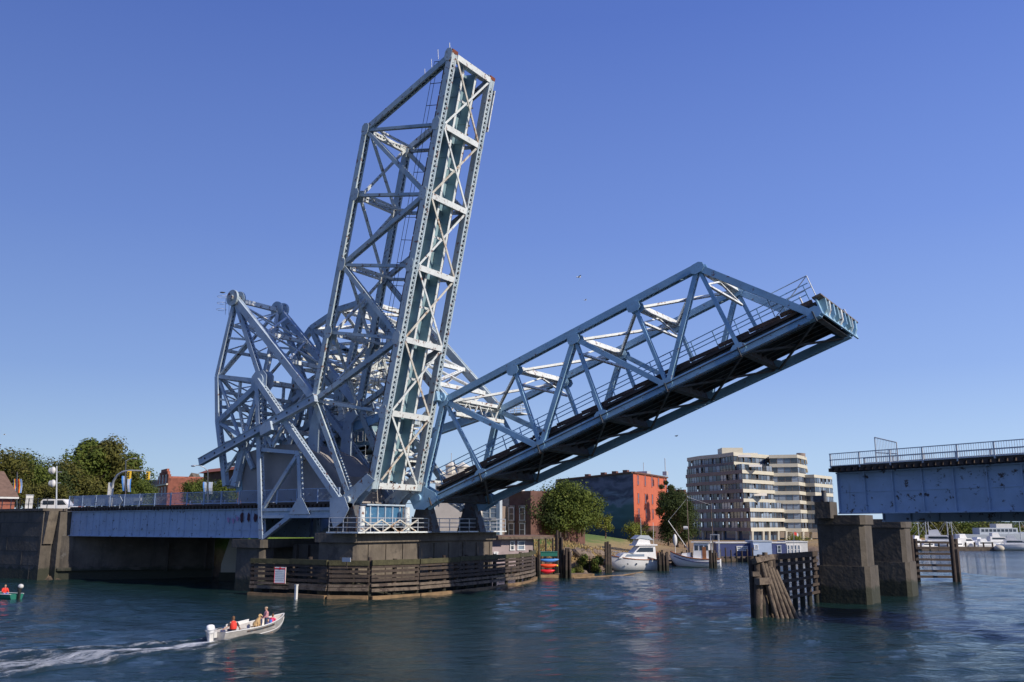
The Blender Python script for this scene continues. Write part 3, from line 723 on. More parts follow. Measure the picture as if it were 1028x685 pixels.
        # ragged end of the span
        m = MB(); m.beam(P(uB[0] + .5, vB + .55, Yn), P(uB[0] + .5, vB + .55, Yf + 2.2), .12, 1.3, UD); m.build('end_girder', 'paint_road', root)
        random.seed(11)
        for i in range(9):
            m = MB(); y = Yn + .6 + i * 1.15
            m.prism([P(uB[0] + .57, vB + 1.1, y), P(uB[0] + 1.1, vB + 1.1, y), P(uB[0] + .9, vB + .1 + .3 * random.random(), y), P(uB[0] + .57, vB, y)], (0, .12 + .3 * random.random(), 0))
            m.build('end_bracket', ('teal', 'white_steel', 'paint_road')[i % 3], root)
        m = MB(); m.beam(P(uB[0] + .7, vB + 1.25, Yn - .2), P(uB[0] + .7, vB + 1.25, Yf + 2.3), .7, .14, UD); m.build('end_plank', 'timber_grey', root)
        for y, s in ((Yn + .3, 1.9), (Yf + 1.6, 1.3)):
            m = MB()
            for a, b in (((-2.8, 1.3), (-2.8, 1.3 + s)), ((.6, 1.3), (.6, 1.3 + s)), ((-2.8, 1.3 + s), (.6, 1.3 + s)), ((-2.8, 1.3 + s * .5), (.6, 1.3 + s * .5)), ((-2.8, 1.3), (.6, 1.3 + s))):
                m.tube([P(uB[0] + a[0], vB + a[1], y), P(uB[0] + b[0], vB + b[1], y)], .04, 5)
            m.build('gate_frame', 'galv', root)
        for i in range(6):
            m = MB(); u = uB[0] - 1 + .4 * random.random(); y = Yn + 1.5 + i * 1.3; m.tube([P(u, vB + 1.1, y), P(u, vB + 1.9 + random.random() * .7, y)], .07, 6); m.build('barrier_post', 'offwhite', root)
    return P

def frame(root, nodes, edges, ys, paint, lateral=()):
    """nodes: name -> (x, z); edges: (part name, a, b, w, h, style)"""
    for Y in ys:
        for e in edges:
            nm, a, b, w, h, k = e
            pa = V((nodes[a][0], Y, nodes[a][1])); pb = V((nodes[b][0], Y, nodes[b][1]))
            m = MB()
            if k == 'l': laced(m, pa, pb, w, h, pitch=.45, bar=.08, cross=True)
            else: m.beam(pa, pb, w, h)
            m.build(nm, paint, root)
    Y0, Y1 = ys[0] + .3, ys[1] - .3
    for lt in lateral:
        if len(lt) == 1:
            x, z = nodes[lt[0]]; m = MB(); laced(m, (x, Y0, z), (x, Y1, z), .45, .45, side=V((1, 0, 0)), pitch=.4, bar=.07, cross=True); m.build('cross_strut', 'white_steel', root)
        else:
            (x0, z0), (x1, z1) = nodes[lt[0]], nodes[lt[1]]
            for (ya, yb) in ((Y0, Y1), (Y1, Y0)):
                m = MB(); a = V((x0, ya, z0)); b = V((x1, yb, z1)); laced(m, a, b, .3, .26, pitch=.35, bar=.05); m.build('cross_brace', 'white_steel', root)

def discs(root, x, z, Y, r, paint, th=.5):
    m = MB()
    for s in (-.45, .45): m.tube([V((x, Y + s - .12, z)), V((x, Y + s + .12, z))], r, 20, smooth=False)
    m.tube([V((x, Y - .75, z)), V((x, Y + .75, z))], r * .35, 12); m.build('pin_hub', paint, root)

def xz(px, py, Y=0): p = onY(px, py, Y); return (p.x, p.z)

def rail_bridge():
    root = thing('rail_drawbridge', 'tall pale blue steel lattice drawbridge span raised almost upright, nearest of the two', 'drawbridge', (-2.87, 0, 8.3))
    W1 = 6.0
    leaf(root, (-2.87, 8.3), 78.2, 0, W1, -2.15, [41.5, 34.9, 28.3, 21.6, 14.95, 8.25, 1.74],
         [(34.75, 7.05), (28.2, 6.75), (21.3, 6.75), (14.7, 6.8), (8.13, 6.95)], 'paint', (0, 0), False, 'white_steel')
    N = dict(T=xz(263.5, 383), P=xz(237, 301), C1=xz(219, 378), C2=xz(219.5, 424), C3=xz(227, 488), D1=xz(246, 444), D2=xz(236, 488),
             H=(-8.18, 17.85), M1=xz(240, 437), F=xz(268, 541), G1=xz(268, 452), K=xz(305, 455), K2=xz(307, 510), LG=xz(350, 509), BL=xz(269, 511), BR=xz(349, 516),
             V0=xz(269, 431), V1=xz(278, 449), V2=xz(288, 430), LK=xz(293, 424))
    ys = (-.55, W1 + .55)
    # counterweight frame swings round T
    frame(root, N, [('counterweight_post', 'P', 'T', .52, .52, 'l'), ('counterweight_chord', 'P', 'C1', .52, .46, 'l'), ('counterweight_chord', 'C1', 'C2', .52, .5, 'l'),
                    ('counterweight_chord', 'C2', 'C3', .52, .5, 'l'), ('counterweight_strut', 'C1', 'T', .42, .4, 'l'), ('counterweight_strut', 'C2', 'T', .5, .55, 'b'),
                    ('counterweight_hanger', 'T', 'D1', .6, .5, 'l'), ('counterweight_hanger', 'D1', 'D2', .6, .7, 'b'), ('counterweight_strut', 'C2', 'M1', .3, .3, 'l'), ('counterweight_strut', 'C1', 'M1', .25, .25, 'l')], (0, W1), 'paint_side',
          [('P',), ('C1',), ('C2',), ('C3',), ('P', 'C1'), ('C1', 'C2'), ('C2', 'C3'), ('P', 'T')])
    for Y in (0, W1):
        m = MB(); laced(m, V((N['P'][0], Y, N['P'][1])), V((-8.18, Y, 17.85)), .58, .72, solid_up=True, pitch=.45, bar=.09, cross=True); m.build('link_arm', 'paint_side', root)
        discs(root, N['P'][0], N['P'][1] + .1, Y, .85, 'paint'); discs(root, -8.18, 17.85, Y, .5, 'paint_side')
        for yy in (-.48, .42): m = MB(); gusset(m, V((N['T'][0], Y, N['T'][1])), 2.2, 2.0, Y + yy, th=.06); m.build('gusset_plate', 'paint_side', root)
        discs(root, *N['T'], Y, .7, 'paint_side')
    # bracing between the two link arms
    for f0, f1 in ((.12, .38), (.38, .66)):
        A = V((N['P'][0], 0, N['P'][1])); B = V((-8.18, 0, 17.85)); a = A.lerp(B, f0); b = A.lerp(B, f1)
        for (ya, yb) in ((.3, W1 - .3), (W1 - .3, .3)):
            m = MB(); m.beam(V((a.x, ya, a.z + .35)), V((b.x, yb, b.z + .35)), .2, .08); m.beam(V((a.x, ya, a.z + .25)), V((b.x, yb, b.z + .25)), .05, .14); m.build('link_brace', 'white_steel', root)
        m = MB(); laced(m, V((b.x, .3, b.z + .2)), V((b.x, W1 - .3, b.z + .2)), .4, .4, side=V((1, 0, 0)), pitch=.4, bar=.07); m.build('link_strut', 'white_steel', root)
    def mid(a, b, f): return (N[a][0] + (N[b][0] - N[a][0]) * f, N[a][1] + (N[b][1] - N[a][1]) * f)
    sec = [(mid('P', 'C1', .5), mid('P', 'T', .5)), (mid('P', 'T', .5), N['C1']), (mid('C1', 'C2', .5), mid('C2', 'T', .5)), (mid('C2', 'T', .45), N['D1']), (mid('C2', 'C3', .45), N['D1']), (mid('C2', 'C3', .8), N['D1']), (mid('C2', 'T', .45), mid('C1', 'T', .5))]
    for (a, b) in sec:
        for y_ in (.1, W1 - .1):
            m = MB(); laced(m, V((a[0], y_, a[1])), V((b[0], y_, b[1])), .28, .2, pitch=.3, bar=.05); m.build('secondary_brace', 'white_steel', root)
    for a, b in (('P', 'C1'), ('P', 'T'), ('C2', 'C3'), ('C1', 'C2'), ('C2', 'T')):
        for f in (.33, .66):
            x, z = mid(a, b, f); m = MB(); laced(m, V((x, .3, z)), V((x, W1 - .3, z)), .3, .3, side=V((1, 0, 0)), pitch=.3, bar=.05, cross=True); m.build('frame_strut', 'white_steel', root)
            x2, z2 = mid(a, b, f - .3); m = MB(); m.beam(V((x, .3, z)), V((x2, W1 - .3, z2)), .12, .1); m.beam(V((x, W1 - .3, z)), V((x2, .3, z2)), .12, .1); m.build('frame_brace', 'white_steel', root)
    # operating strut with its rack
    for Y in (-1.05, W1 + 1.05):
        m = MB(); a = V((*[onY(201, 464, -1.05).x], Y, onY(201, 464, -1.05).z)); b = onY(317, 399.5, -1.05); b.y = Y
        m.beam(a, b, .42, .66); m.beam(a, b, .56, .05, off_up=.35); m.beam(a, b, .56, .05, off_up=-.35); st = m.build('operating_strut', 'paint_side', root)
        m = MB(); 
        for i in range(11): c = a.lerp(b, .06 + i * .09); m.tube([c - V((0, .235, 0)), c - V((0, .215, 0))], .11, 10)
        m.build('rivet_hole', 'black', st)
        m = MB(); c = a.lerp(b, .62); m.box(c + V((0, -.05, -.5)), (1.6, .9, .9), (b - a).normalized(), V((0, 1, 0)), (b - a).normalized().cross(V((0, 1, 0))) * -1); m.build('pinion_housing', 'paint_side', root)
    # tower
    frame(root, N, [('tower_post', 'T', 'F', .5, .5, 'l'), ('tower_leg', 'T', 'LG', .56, .58, 'l'), ('tower_brace', 'G1', 'K', .34, .34, 'b'), ('tower_brace', 'V0', 'V1', .3, .3, 'b'), ('tower_brace', 'V2', 'V1', .3, .3, 'b'),
                    ('tower_brace', 'K', 'BL', .36, .36, 'b'), ('tower_brace', 'K', 'K2', .4, .4, 'l'), ('tower_brace', 'F', 'K2', .4, .4, 'b')],
          ys, 'paint_side', [('G1',), ('V0',), ('G1', 'T'), ('T',), ('K',), ('K', 'BL')])
    for Y in ys:
        m = MB()
        for dz in (-.1, -.75): m.beam(V((N['BL'][0], Y, N['BL'][1] + dz)), V((N['BR'][0], Y, N['BL'][1] + dz)), .42, .28)
        m.beam(V((N['BL'][0], Y, N['BL'][1] - .42)), V((N['BR'][0], Y, N['BL'][1] - .42)), .06, .9)
        k = N['K2']; m.prism([V((k[0] - 1.4, Y - .26, k[1] - .6)), V((k[0] + 1.4, Y - .26, k[1] - .6)), V((k[0] + .3, Y - .26, k[1] + .9)), V((k[0] - .3, Y - .26, k[1] + .9))], (0, .04, 0))
        m.build('sill_girder', 'paint_side', root)
        m = MB(); l = N['LG']; m.prism([V((l[0] - 1.5, Y - .36, l[1] + .8)), V((l[0] + .3, Y - .36, l[1] + .9)), V((l[0] + .9, Y - .36, l[1] - .2)), V((l[0] + .2, Y - .36, l[1] - 1.3)), V((l[0] - .9, Y - .36, l[1] - 1.9)), V((l[0] - 1.4, Y - .36, l[1] - .7))], (0, .05, 0))
        m.prism([V((l[0] - 1.0, Y + .3, l[1] + .9)), V((l[0] + .3, Y + .3, l[1] + .9)), V((l[0] + .9, Y + .3, l[1] - .2)), V((l[0] - .9, Y + .3, l[1] - 1.9))], (0, .05, 0))
        m.build('base_plate', 'paint_side', root)
    # curved machinery bracket behind the leg
    for Y in (.8, W1 - .8):
        a = [xz(q[0], q[1]) for q in ((316, 403), (309, 409), (306, 420), (303, 440), (302, 470), (312, 470), (313, 440), (314, 420), (320, 412))]
        m = MB(); m.prism([V((x, Y, z)) for x, z in a], (0, .3, 0)); m.build('machinery_bracket', 'paint_side', root)
    # concrete counterweight hanging between the frames
    bl = [xz(*q, .5) for q in ((238, 488), (247, 455), (270, 447), (300, 446), (322, 457), (344, 478), (346, 508), (243, 509))]
    m = MB(); m.prism([V((x, .5, z)) for x, z in bl], (0, W1 - 1, 0)); m.build('counterweight', 'cw', root)
    m = MB(); bl2 = [xz(*q, .42) for q in ((237, 489), (246, 455), (250, 455), (242, 476), (243, 492), (237, 495))]; m.prism([V((x, .4, z)) for x, z in bl2], (0, .09, 0)); m.build('counterweight_edge', 'teal', root)
    m = MB()
    for q in ((251, 428), (243, 448)): 
        x, z = xz(*q); m.beam(V((x, .2, z)), V((x + 1.6, .2, z - 2.3)), .3, .4)
    m.build('counterweight_bracket', 'paint_side', root)
    m = MB()
    for k in (0, .45): m.tube([V((N['P'][0] - 1.2, -.3 + k, N['P'][1] - 1.5)), V((N['P'][0] - 1.3, -.3 + k, N['P'][1] + .7))], .025, 5)
    for i in range(3): m.tube([V((N['P'][0] - 1.3, -.6 + .5 * math.cos(a_), N['P'][1] - 1 + i * .7 + 0)) + V((.5 * math.sin(a_) - .2, 0, 0)) for a_ in [j * .6 for j in range(11)]], .02, 4)
    m.build('cage_ladder', 'galv', root)
    return N
NR = rail_bridge()

def road_bridge():
    Y0, Y1 = 7.0, 16.0
    root = thing('road_drawbridge', 'broad blue steel truss drawbridge span raised to a low slant, behind the upright one', 'drawbridge', (-.53, 7, 8.61))
    leaf(root, (-.53, 8.61), 19.8, Y0, Y1, -.62, [39.6, 33.4, 26.8, 20.5, 13.9, 7.3, 1.2],
         [(32.85, 7.3), (26.6, 6.95), (20.4, 6.95), (13.7, 7.1), (5.45, 7.65)], 'paint_road', (0, 0), True, 'white_steel')
    T = (-11.56, 18.97); Pp = (-8.81, 28.9); H = (1.95, 17.95)
    c, s = math.cos(R(41.8)), math.sin(R(41.8))
    def rot(dx, dz, k=1.0): return (T[0] + k * (dx * c + dz * s), T[1] + k * (-dx * s + dz * c))
    def rel(n): return (NR[n][0] - NR['T'][0], NR[n][1] - NR['T'][1])
    N = dict(T=T, P=Pp, H=H, A1=xz(341, 311, Y0), A2=xz(313, 330, Y0), C1=xz(300, 349, Y0), C2=rot(*rel('C2')), C3=rot(*rel('C3'), .9), D1=rot(*rel('D1')), D2=rot(*rel('D2'), .9),
             B1=xz(322, 356, Y0), B2=xz(349, 352, Y0), F=(-13.2, 5.0), LG=(-1.6, 7.6), K=(-7.2, 12.8), G1=(-12.6, 13.2), K2=(-7.2, 7.8), M=(-6.3, 14.2), Q1=xz(372, 352, Y0), Q2=xz(335, 385, Y0))
    frame(root, N, [('counterweight_post', 'P', 'T', .6, .6, 'l'), ('counterweight_chord', 'P', 'A1', .55, .6, 'b'), ('counterweight_chord', 'A1', 'A2', .55, .6, 'b'), ('counterweight_chord', 'A2', 'C1', .55, .6, 'b'),
                    ('counterweight_chord', 'C1', 'C2', .5, .5, 'l'), ('counterweight_chord', 'C2', 'C3', .5, .5, 'l'), ('counterweight_strut', 'C1', 'T', .45, .45, 'l'), ('counterweight_strut', 'C2', 'T', .5, .5, 'l'),
                    ('counterweight_hanger', 'T', 'D1', .6, .6, 'l'), ('counterweight_hanger', 'D1', 'D2', .6, .7, 'l'), ('counterweight_strut', 'A2', 'B2', .4, .4, 'l'), ('counterweight_strut', 'A1', 'B1', .4, .4, 'l'),
                    ('counterweight_strut', 'A2', 'T', .5, .5, 'l'), ('counterweight_strut', 'B1', 'B2', .4, .4, 'l')], (Y0, Y1), 'paint',
          [('P',), ('A1',), ('A2',), ('C1',), ('C2',), ('C3',), ('P', 'A1'), ('A1', 'A2'), ('A2', 'C1'), ('C1', 'C2'), ('C2', 'C3'), ('P', 'T'), ('B1',), ('B2',), ('B2', 'T'), ('C1', 'T')])
    ys = (Y0 - .0, Y1 + .0)
    frame(root, N, [('tower_post', 'T', 'F', .5, .5, 'l'), ('tower_leg', 'T', 'LG', .55, .6, 'l'), ('tower_brace', 'G1', 'K', .4, .4, 'l'), ('tower_brace', 'K', 'K2', .4, .4, 'l'), ('tower_brace', 'K', 'F', .4, .4, 'l'), ('tower_brace', 'G1', 'M', .4, .4, 'l')],
          (Y0 + 1.1, Y1 - 1.1), 'paint', [('T',), ('G1',), ('K',), ('G1', 'T'), ('K', 'T'), ('K', 'LG')])
    for Y in (Y0, Y1):
        a, b = V((Pp[0], Y, Pp[1])), V((H[0], Y, H[1]))
        m = MB(); laced(m, a, b, .62, .78, solid_up=True, pitch=.5, bar=.1); m.build('link_arm', 'paint', root)
        discs(root, *Pp, Y, .8, 'paint'); discs(root, *H, Y, .5, 'paint_road'); discs(root, *T, Y, .65, 'paint')
        m = MB(); q0 = V((H[0] - 11, Y - .9 if Y == Y0 else Y + .9, H[1] - 2.3)); q1 = V((H[0], q0.y, H[1] + .1)); m.beam(q0, q1, .5, .8); m.beam(q0, q1, .64, .05, off_up=.42); m.beam(q0, q1, .64, .05, off_up=-.42); m.build('operating_strut', 'paint_road', root)
    for i, (f0, f1) in enumerate(((.1, .35), (.35, .6), (.6, .85))):
        A = V((Pp[0], 0, Pp[1])); B = V((H[0], 0, H[1])); a = A.lerp(B, f0); b = A.lerp(B, f1)
        for (ya, yb) in ((Y0 + .3, Y1 - .3), (Y1 - .3, Y0 + .3)):
            m = MB(); laced(m, V((a.x, ya, a.z)), V((b.x, yb, b.z)), .3, .26, pitch=.4, bar=.06); m.build('link_brace', 'white_steel', root)
        m = MB(); laced(m, V((b.x, Y0 + .3, b.z)), V((b.x, Y1 - .3, b.z)), .4, .4, side=V((1, 0, 0)), pitch=.45, bar=.07); m.build('link_strut', 'white_steel', root)
        m = MB(); laced(m, V((b.x, Y0 + .3, b.z)), V((b.x, (Y0 + Y1) / 2, b.z - 2.5)), .2, .2, pitch=.4, bar=.05); laced(m, V((b.x, Y1 - .3, b.z)), V((b.x, (Y0 + Y1) / 2, b.z - 2.5)), .2, .2, pitch=.4, bar=.05); m.build('link_sway', 'white_steel', root)
    def mid(a, b, f): return (N[a][0] + (N[b][0] - N[a][0]) * f, N[a][1] + (N[b][1] - N[a][1]) * f)
    for a, b in (('P', 'T'), ('A2', 'T'), ('C1', 'T'), ('C1', 'C2'), ('C2', 'T'), ('C2', 'C3'), ('T', 'LG'), ('T', 'F')):
        for f in (.25, .5, .75):
            x, z = mid(a, b, f); m = MB(); laced(m, V((x, Y0 + .4, z)), V((x, Y1 - .4, z)), .34, .3, side=V((1, 0, 0)), pitch=.35, bar=.06, cross=True); m.build('frame_strut', 'white_steel', root)
            if f > .3:
                x2, z2 = mid(a, b, f - .25); m = MB(); laced(m, V((x, Y0 + .4, z)), V((x2, Y1 - .4, z2)), .2, .16, pitch=.3, bar=.05); m.build('frame_brace', 'white_steel', root)
    for (a, b) in ((mid('P', 'T', .4), N['A2']), (mid('P', 'T', .7), N['C1']), (mid('C1', 'T', .5), N['C2']), (mid('C2', 'T', .5), mid('C2', 'C3', .5)), (mid('C1', 'T', .6), mid('C2', 'T', .6)), (N['D1'], mid('C2', 'C3', .5)), (N['D1'], mid('C2', 'T', .4))):
        for y_ in (Y0 + .1, Y1 - .1):
            m = MB(); laced(m, V((a[0], y_, a[1])), V((b[0], y_, b[1])), .3, .24, pitch=.35, bar=.06); m.build('secondary_brace', 'white_steel', root)
    # walkways hung between the frames
    for (xa, za, xb) in ((-14.5, 20.6, -6.0), (-12.5, 24.0, -7.5), (-16, 17.6, -9)):
        m = MB(); m.box(((xa + xb) / 2, Y0 + 1.6, za), (xb - xa, .9, .08)); m.build('walkway', 'galv', root)
        m = MB()
        for z in (.5, 1.0): m.tube([V((xa, Y0 + 1.2, za + z)), V((xb, Y0 + 1.2, za + z))], .03, 5)
        for k in range(7): x = xa + k * (xb - xa) / 6; m.tube([V((x, Y0 + 1.2, za)), V((x, Y0 + 1.2, za + 1))], .03, 5)
        m.build('walkway_railing', 'white_steel', root)
    # deep lattice portal between the two hinge points
    hx, hz_ = H
    for dz, dx in ((0, .2), (-1.5, .6)):
        m = MB(); laced(m, V((hx + dx, Y0 + .4, hz_ + dz)), V((hx + dx, Y1 - .4, hz_ + dz)), .8, .35, side=V((1, 0, 0)), pitch=.6, bar=.09, cross=True); m.build('portal_strut', 'white_steel', root)
    m = MB(); n = 9
    for i in range(n):
        ya = Y0 + .4 + i * (Y1 - Y0 - .8) / n; yb = ya + (Y1 - Y0 - .8) / n
        m.beam(V((hx + .4, ya, hz_ - (0 if i % 2 else 1.5))), V((hx + .4, yb, hz_ - (1.5 if i % 2 else 0))), .14, .1, V((1, 0, 0)))
    m.build('portal_lattice', 'white_steel', root)
    m = MB(); b_ = V((hx + 1.2, Y1 + 1.4, hz_ - .6))
    m.box(b_, (2.4, 1.6, .12))
    for z in (.5, 1.0): m.tube([b_ + V((-1.2, -.8, z)), b_ + V((1.2, -.8, z)), b_ + V((1.2, .8, z)), b_ + V((-1.2, .8, z))], .04, 5)
    for x in (-1.2, -.4, .4, 1.2):
        for y in (-.8, .8): m.tube([b_ + V((x, y, 0)), b_ + V((x, y, 1.02))], .035, 5)
    m.build('service_platform', 'white_steel', root)
    # concrete counterweight
    cc = V((-15.2, 0, 12.0)); ang = R(-18); ux = V((math.cos(ang), 0, math.sin(ang))); uz = V((-math.sin(ang), 0, math.cos(ang)))
    m = MB(); m.box(cc + V((0, (Y0 + Y1) / 2, 0)), (7.5, Y1 - Y0 - 1, 4.4), ux, V((0, 1, 0)), uz); m.build('counterweight', 'cw', root)
    # machinery house and its floors
    m = MB(); hx0, hx1, hy0, hy1, hz0, hz1 = -15.6, -8.4, Y0 + .9, Y1 - .9, 13.6, 16.2
    m.box(((hx0 + hx1) / 2, (hy0 + hy1) / 2, (hz0 + hz1) / 2), (hx1 - hx0, hy1 - hy0, hz1 - hz0)); m.build('machinery_house', 'teal', root)
    m = MB(); m.box(((hx0 + hx1) / 2, (hy0 + hy1) / 2, hz1 + .12), (hx1 - hx0 + .6, hy1 - hy0 + .5, .16)); m.build('machinery_roof', 'white_steel', root)
    for k in range(7):
        m = MB(); m.box((hx0 + .8 + k * 1.05, hy0 - .02, 15.0), (.62, .05, 1.0)); w_ = m.build('window', 'glass2' if k % 3 else 'glass', root)
        m = MB()
        for dx in (-.34, .34): m.box((hx0 + .8 + k * 1.05 + dx, hy0 - .04, 15.0), (.07, .08, 1.14))
        for dz in (-.54, .54): m.box((hx0 + .8 + k * 1.05, hy0 - .04, 15.0 + dz), (.75, .08, .07))
        m.build('window_frame', 'white_steel', w_)
    for k in range(6):
        m = MB(); m.box((hx1 + .02, hy0 + .8 + k * 1.1, 15.0), (.05, .62, 1.0)); m.build('window', 'glass', root)
    for z in (12.6, 16.9):
        for y in (hy0 - .9, hy1 + .2):
            m = MB(); laced(m, V((hx0 - 1, y, z)), V((hx1 + .6, y, z)), .4, .7, pitch=.5, bar=.09, cross=True); m.build('machinery_girder', 'white_steel', root)
        for x in np.linspace(hx0 - .8, hx1 + .4, 6):
            m = MB(); laced(m, V((x, hy0 - .9, z)), V((x, hy1 + .2, z)), .35, .35, side=V((1, 0, 0)), pitch=.5, bar=.07); m.build('machinery_joist', 'paint', root)
    for x in np.linspace(hx0, hx1, 4):
        m = MB(); m.tube([V((x, hy0 - .6, 8.0)), V((x, hy0 - .6, 12.6))], .16, 8); m.build('machinery_post', 'paint_road', root)
    m = MB()
    for z in (.5, 1.0): m.tube([V((hx0 - 1, hy0 - 1.1, 17.2 + z)), V((hx1 + .6, hy0 - 1.1, 17.2 + z))], .035, 5); m.tube([V((hx0 - 1, hy0 - 1.1, 12.9 + z)), V((hx1 + .6, hy0 - 1.1, 12.9 + z))], .035, 5)
    for x in np.linspace(hx0 - 1, hx1 + .6, 9):
        for z in (17.2, 12.9): m.tube([V((x, hy0 - 1.1, z)), V((x, hy0 - 1.1, z + 1))], .03, 5)
    m.build('machinery_railing', 'white_steel', root)
    random.seed(5)
    for k in range(7):
        m = MB(); x = hx0 + 1 + k * 1.0; y = hy0 + random.uniform(-.7, 3); s_ = random.uniform(.4, .9)
        m.box((x, y, 17.1 + s_ / 2), (s_, s_ * 1.2, s_)); m.tube([(x, y - .5, 17.2 + s_), (x, y + .6, 17.2 + s_)], s_ * .45, 12); m.build('winch', ('white_steel', 'teal', 'paint')[k % 3], root)
road_bridge()

def pivot_bases():
    # steel pedestals under the pins
    for i, (y, x, z, lb) in enumerate(((0, -2.87, 8.3, 'blue steel pedestal under the pivot of the upright span, near side'), (6.0, -2.87, 8.3, 'blue steel pedestal under the pivot of the upright span, far side'),
                                    (7.9, -.9, 8.6, 'blue steel pedestal under the near pivot of the slanting span'), (15.4, -.9, 8.6, 'blue steel pedestal under the far pivot of the slanting span'))):
        q = thing('pivot_pedestal', lb, 'pedestal', (x, y, 5.5), group='pedestals under the pivots')
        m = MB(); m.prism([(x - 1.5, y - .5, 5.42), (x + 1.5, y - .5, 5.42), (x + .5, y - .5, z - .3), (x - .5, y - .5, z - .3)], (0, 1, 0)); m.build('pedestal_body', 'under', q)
        m = MB(); 
        for dx in (-1.1, 0, 1.1): m.box((x + dx, y - .54, 6.2), (.1, .12, 1.4))
        m.build('stiffener', 'under', q)
    q = thing('cross_girder', 'deep blue cross girder over the broad pier between the pivots of the upright span', 'girder', (-2, 3, 6.5))
    m = MB(); m.box((-1.9, 3.0, 7.0), (.5, 5.0, 1.6)); m.build('web', 'crossblue', q)
    m = MB(); m.box((-1.9, 3.0, 7.88), (1.0, 5.2, .14)); m.box((-1.9, 3.0, 6.12), (1.0, 5.2, .12)); m.build('flange', 'paint_side', q)
    for i in range(5):
        m = MB(); m.box((-1.6, 1.0 + i, 7.0), (.14, .12, 1.55)); m.build('stiffener', 'paint_side', q)
    for k, y in enumerate((-1.0, 5.0)):
        m = MB(); m.tube([(-.7, y, 5.45), (-.7, y, 7.7)], .28, 10); m.build('post', 'white_steel', q)
pivot_bases()

# ================================================================ LEFT APPROACH
def approach():
    root = thing('approach_span', 'long blue plate girder approach span between the abutment and the near steel tower', 'bridge', (-31, 0, 5))
    x0, x1 = -47.2, -14.3
    for Y in (0, 6.0, 7.6, 15.6):
        m = MB(); m.box(((x0 + x1) / 2, Y, 6.28), (x1 - x0, .08, 2.66)); g = m.build('girder_web', 'girder', root)
        m = MB(); m.box(((x0 + x1) / 2, Y, 4.92), (x1 - x0, .5, .1)); m.box(((x0 + x1) / 2, Y, 7.64), (x1 - x0, .5, .1)); m.box(((x0 + x1) / 2, Y - .07, 5.62), (x1 - x0, .07, .07)); m.build('flange', 'girder', g)
        if Y == 0:
            m = MB(); n = 26
            for i in range(n): x = x0 + (i + .5) * (x1 - x0) / n; m.box((x, Y - .07, 6.28), (.07, .06, 2.6))
            m.build('stiffener', 'girder', g)
    m = MB(); u = x0
    while u < x1 + 12: m.box((u, 3.0, 7.85), (.26, 7.0, .26)); u += .55
    m.build('tie', 'ties', root)
    m = MB(); m.box(((x0 + x1) / 2 + 5.8, -.35, 8.06), (x1 - x0 + 11, .3, .2)); m.box(((x0 + x1) / 2 + 5.8, 3.0, 8.03), (x1 - x0 + 11, 5.6, .06)); m.build('guard_timber', 'ties', root)
    m = MB(); m.box((-35.2, 11.6, 7.85), (24, 8.6, .3)); m.build('road_deck', 'asphalt', root)
    # fence
    m = MB(); xe = -4.0; z0 = 8.1
    n = int((xe - x0) / 2.6)
    for i in range(n + 1): x = x0 + i * (xe - x0) / n; m.box((x, -.5, z0 + .65), (.1, .1, 1.35))
    for z in (.15, 1.28): m.box(((x0 + xe) / 2, -.5, z0 + z), (xe - x0, .06, .06))
    fe = m.build('fence_post', 'girder', root)
    m = MB(); x = x0
    while x < xe: m.box((x, -.5, z0 + .7), (.025, .025, 1.1)); x += .15
    m.build('fence_picket', 'girder', root)
    for k in range(3):
        m = MB(); m.box((x0 + .8 + 4.5 * k + 1.9, -.3, z0 + .72), (4.2, .04, 1.05)); m.build('fence_panel', 'tent', root)
    # dark blotches and faded letters painted on the girder
    for px, py, w, h in ((242.5, 520, .55, 1.1), (249.5, 519.5, .42, 1.0), (256.3, 520, .6, 1.05)):
        c = onY(px, py, -.16); m = MB(); random.seed(int(px)); pts = []
        for k in range(12):
            a = k * math.pi / 6; r = random.uniform(.65, 1.1); pts.append(V((c.x + math.cos(a) * w / 2 * r, -.165, c.z + math.sin(a) * h / 2 * r)))
        m.prism(pts, (0, .01, 0)); m.build('painted_mark', 'graf', root)
    for px, py in ((229, 522), (234, 523), (238, 521)):
        c = onY(px, py, -.16); m = MB(); m.box(c, (.22, .01, .5), V((.9, 0, .4)).normalized(), V((0, 1, 0)), V((-.4, 0, .9)).normalized()); m.box(c + V((.1, .002, .1)), (.4, .008, .09)); m.build('painted_mark', 'graf2', root)
approach()

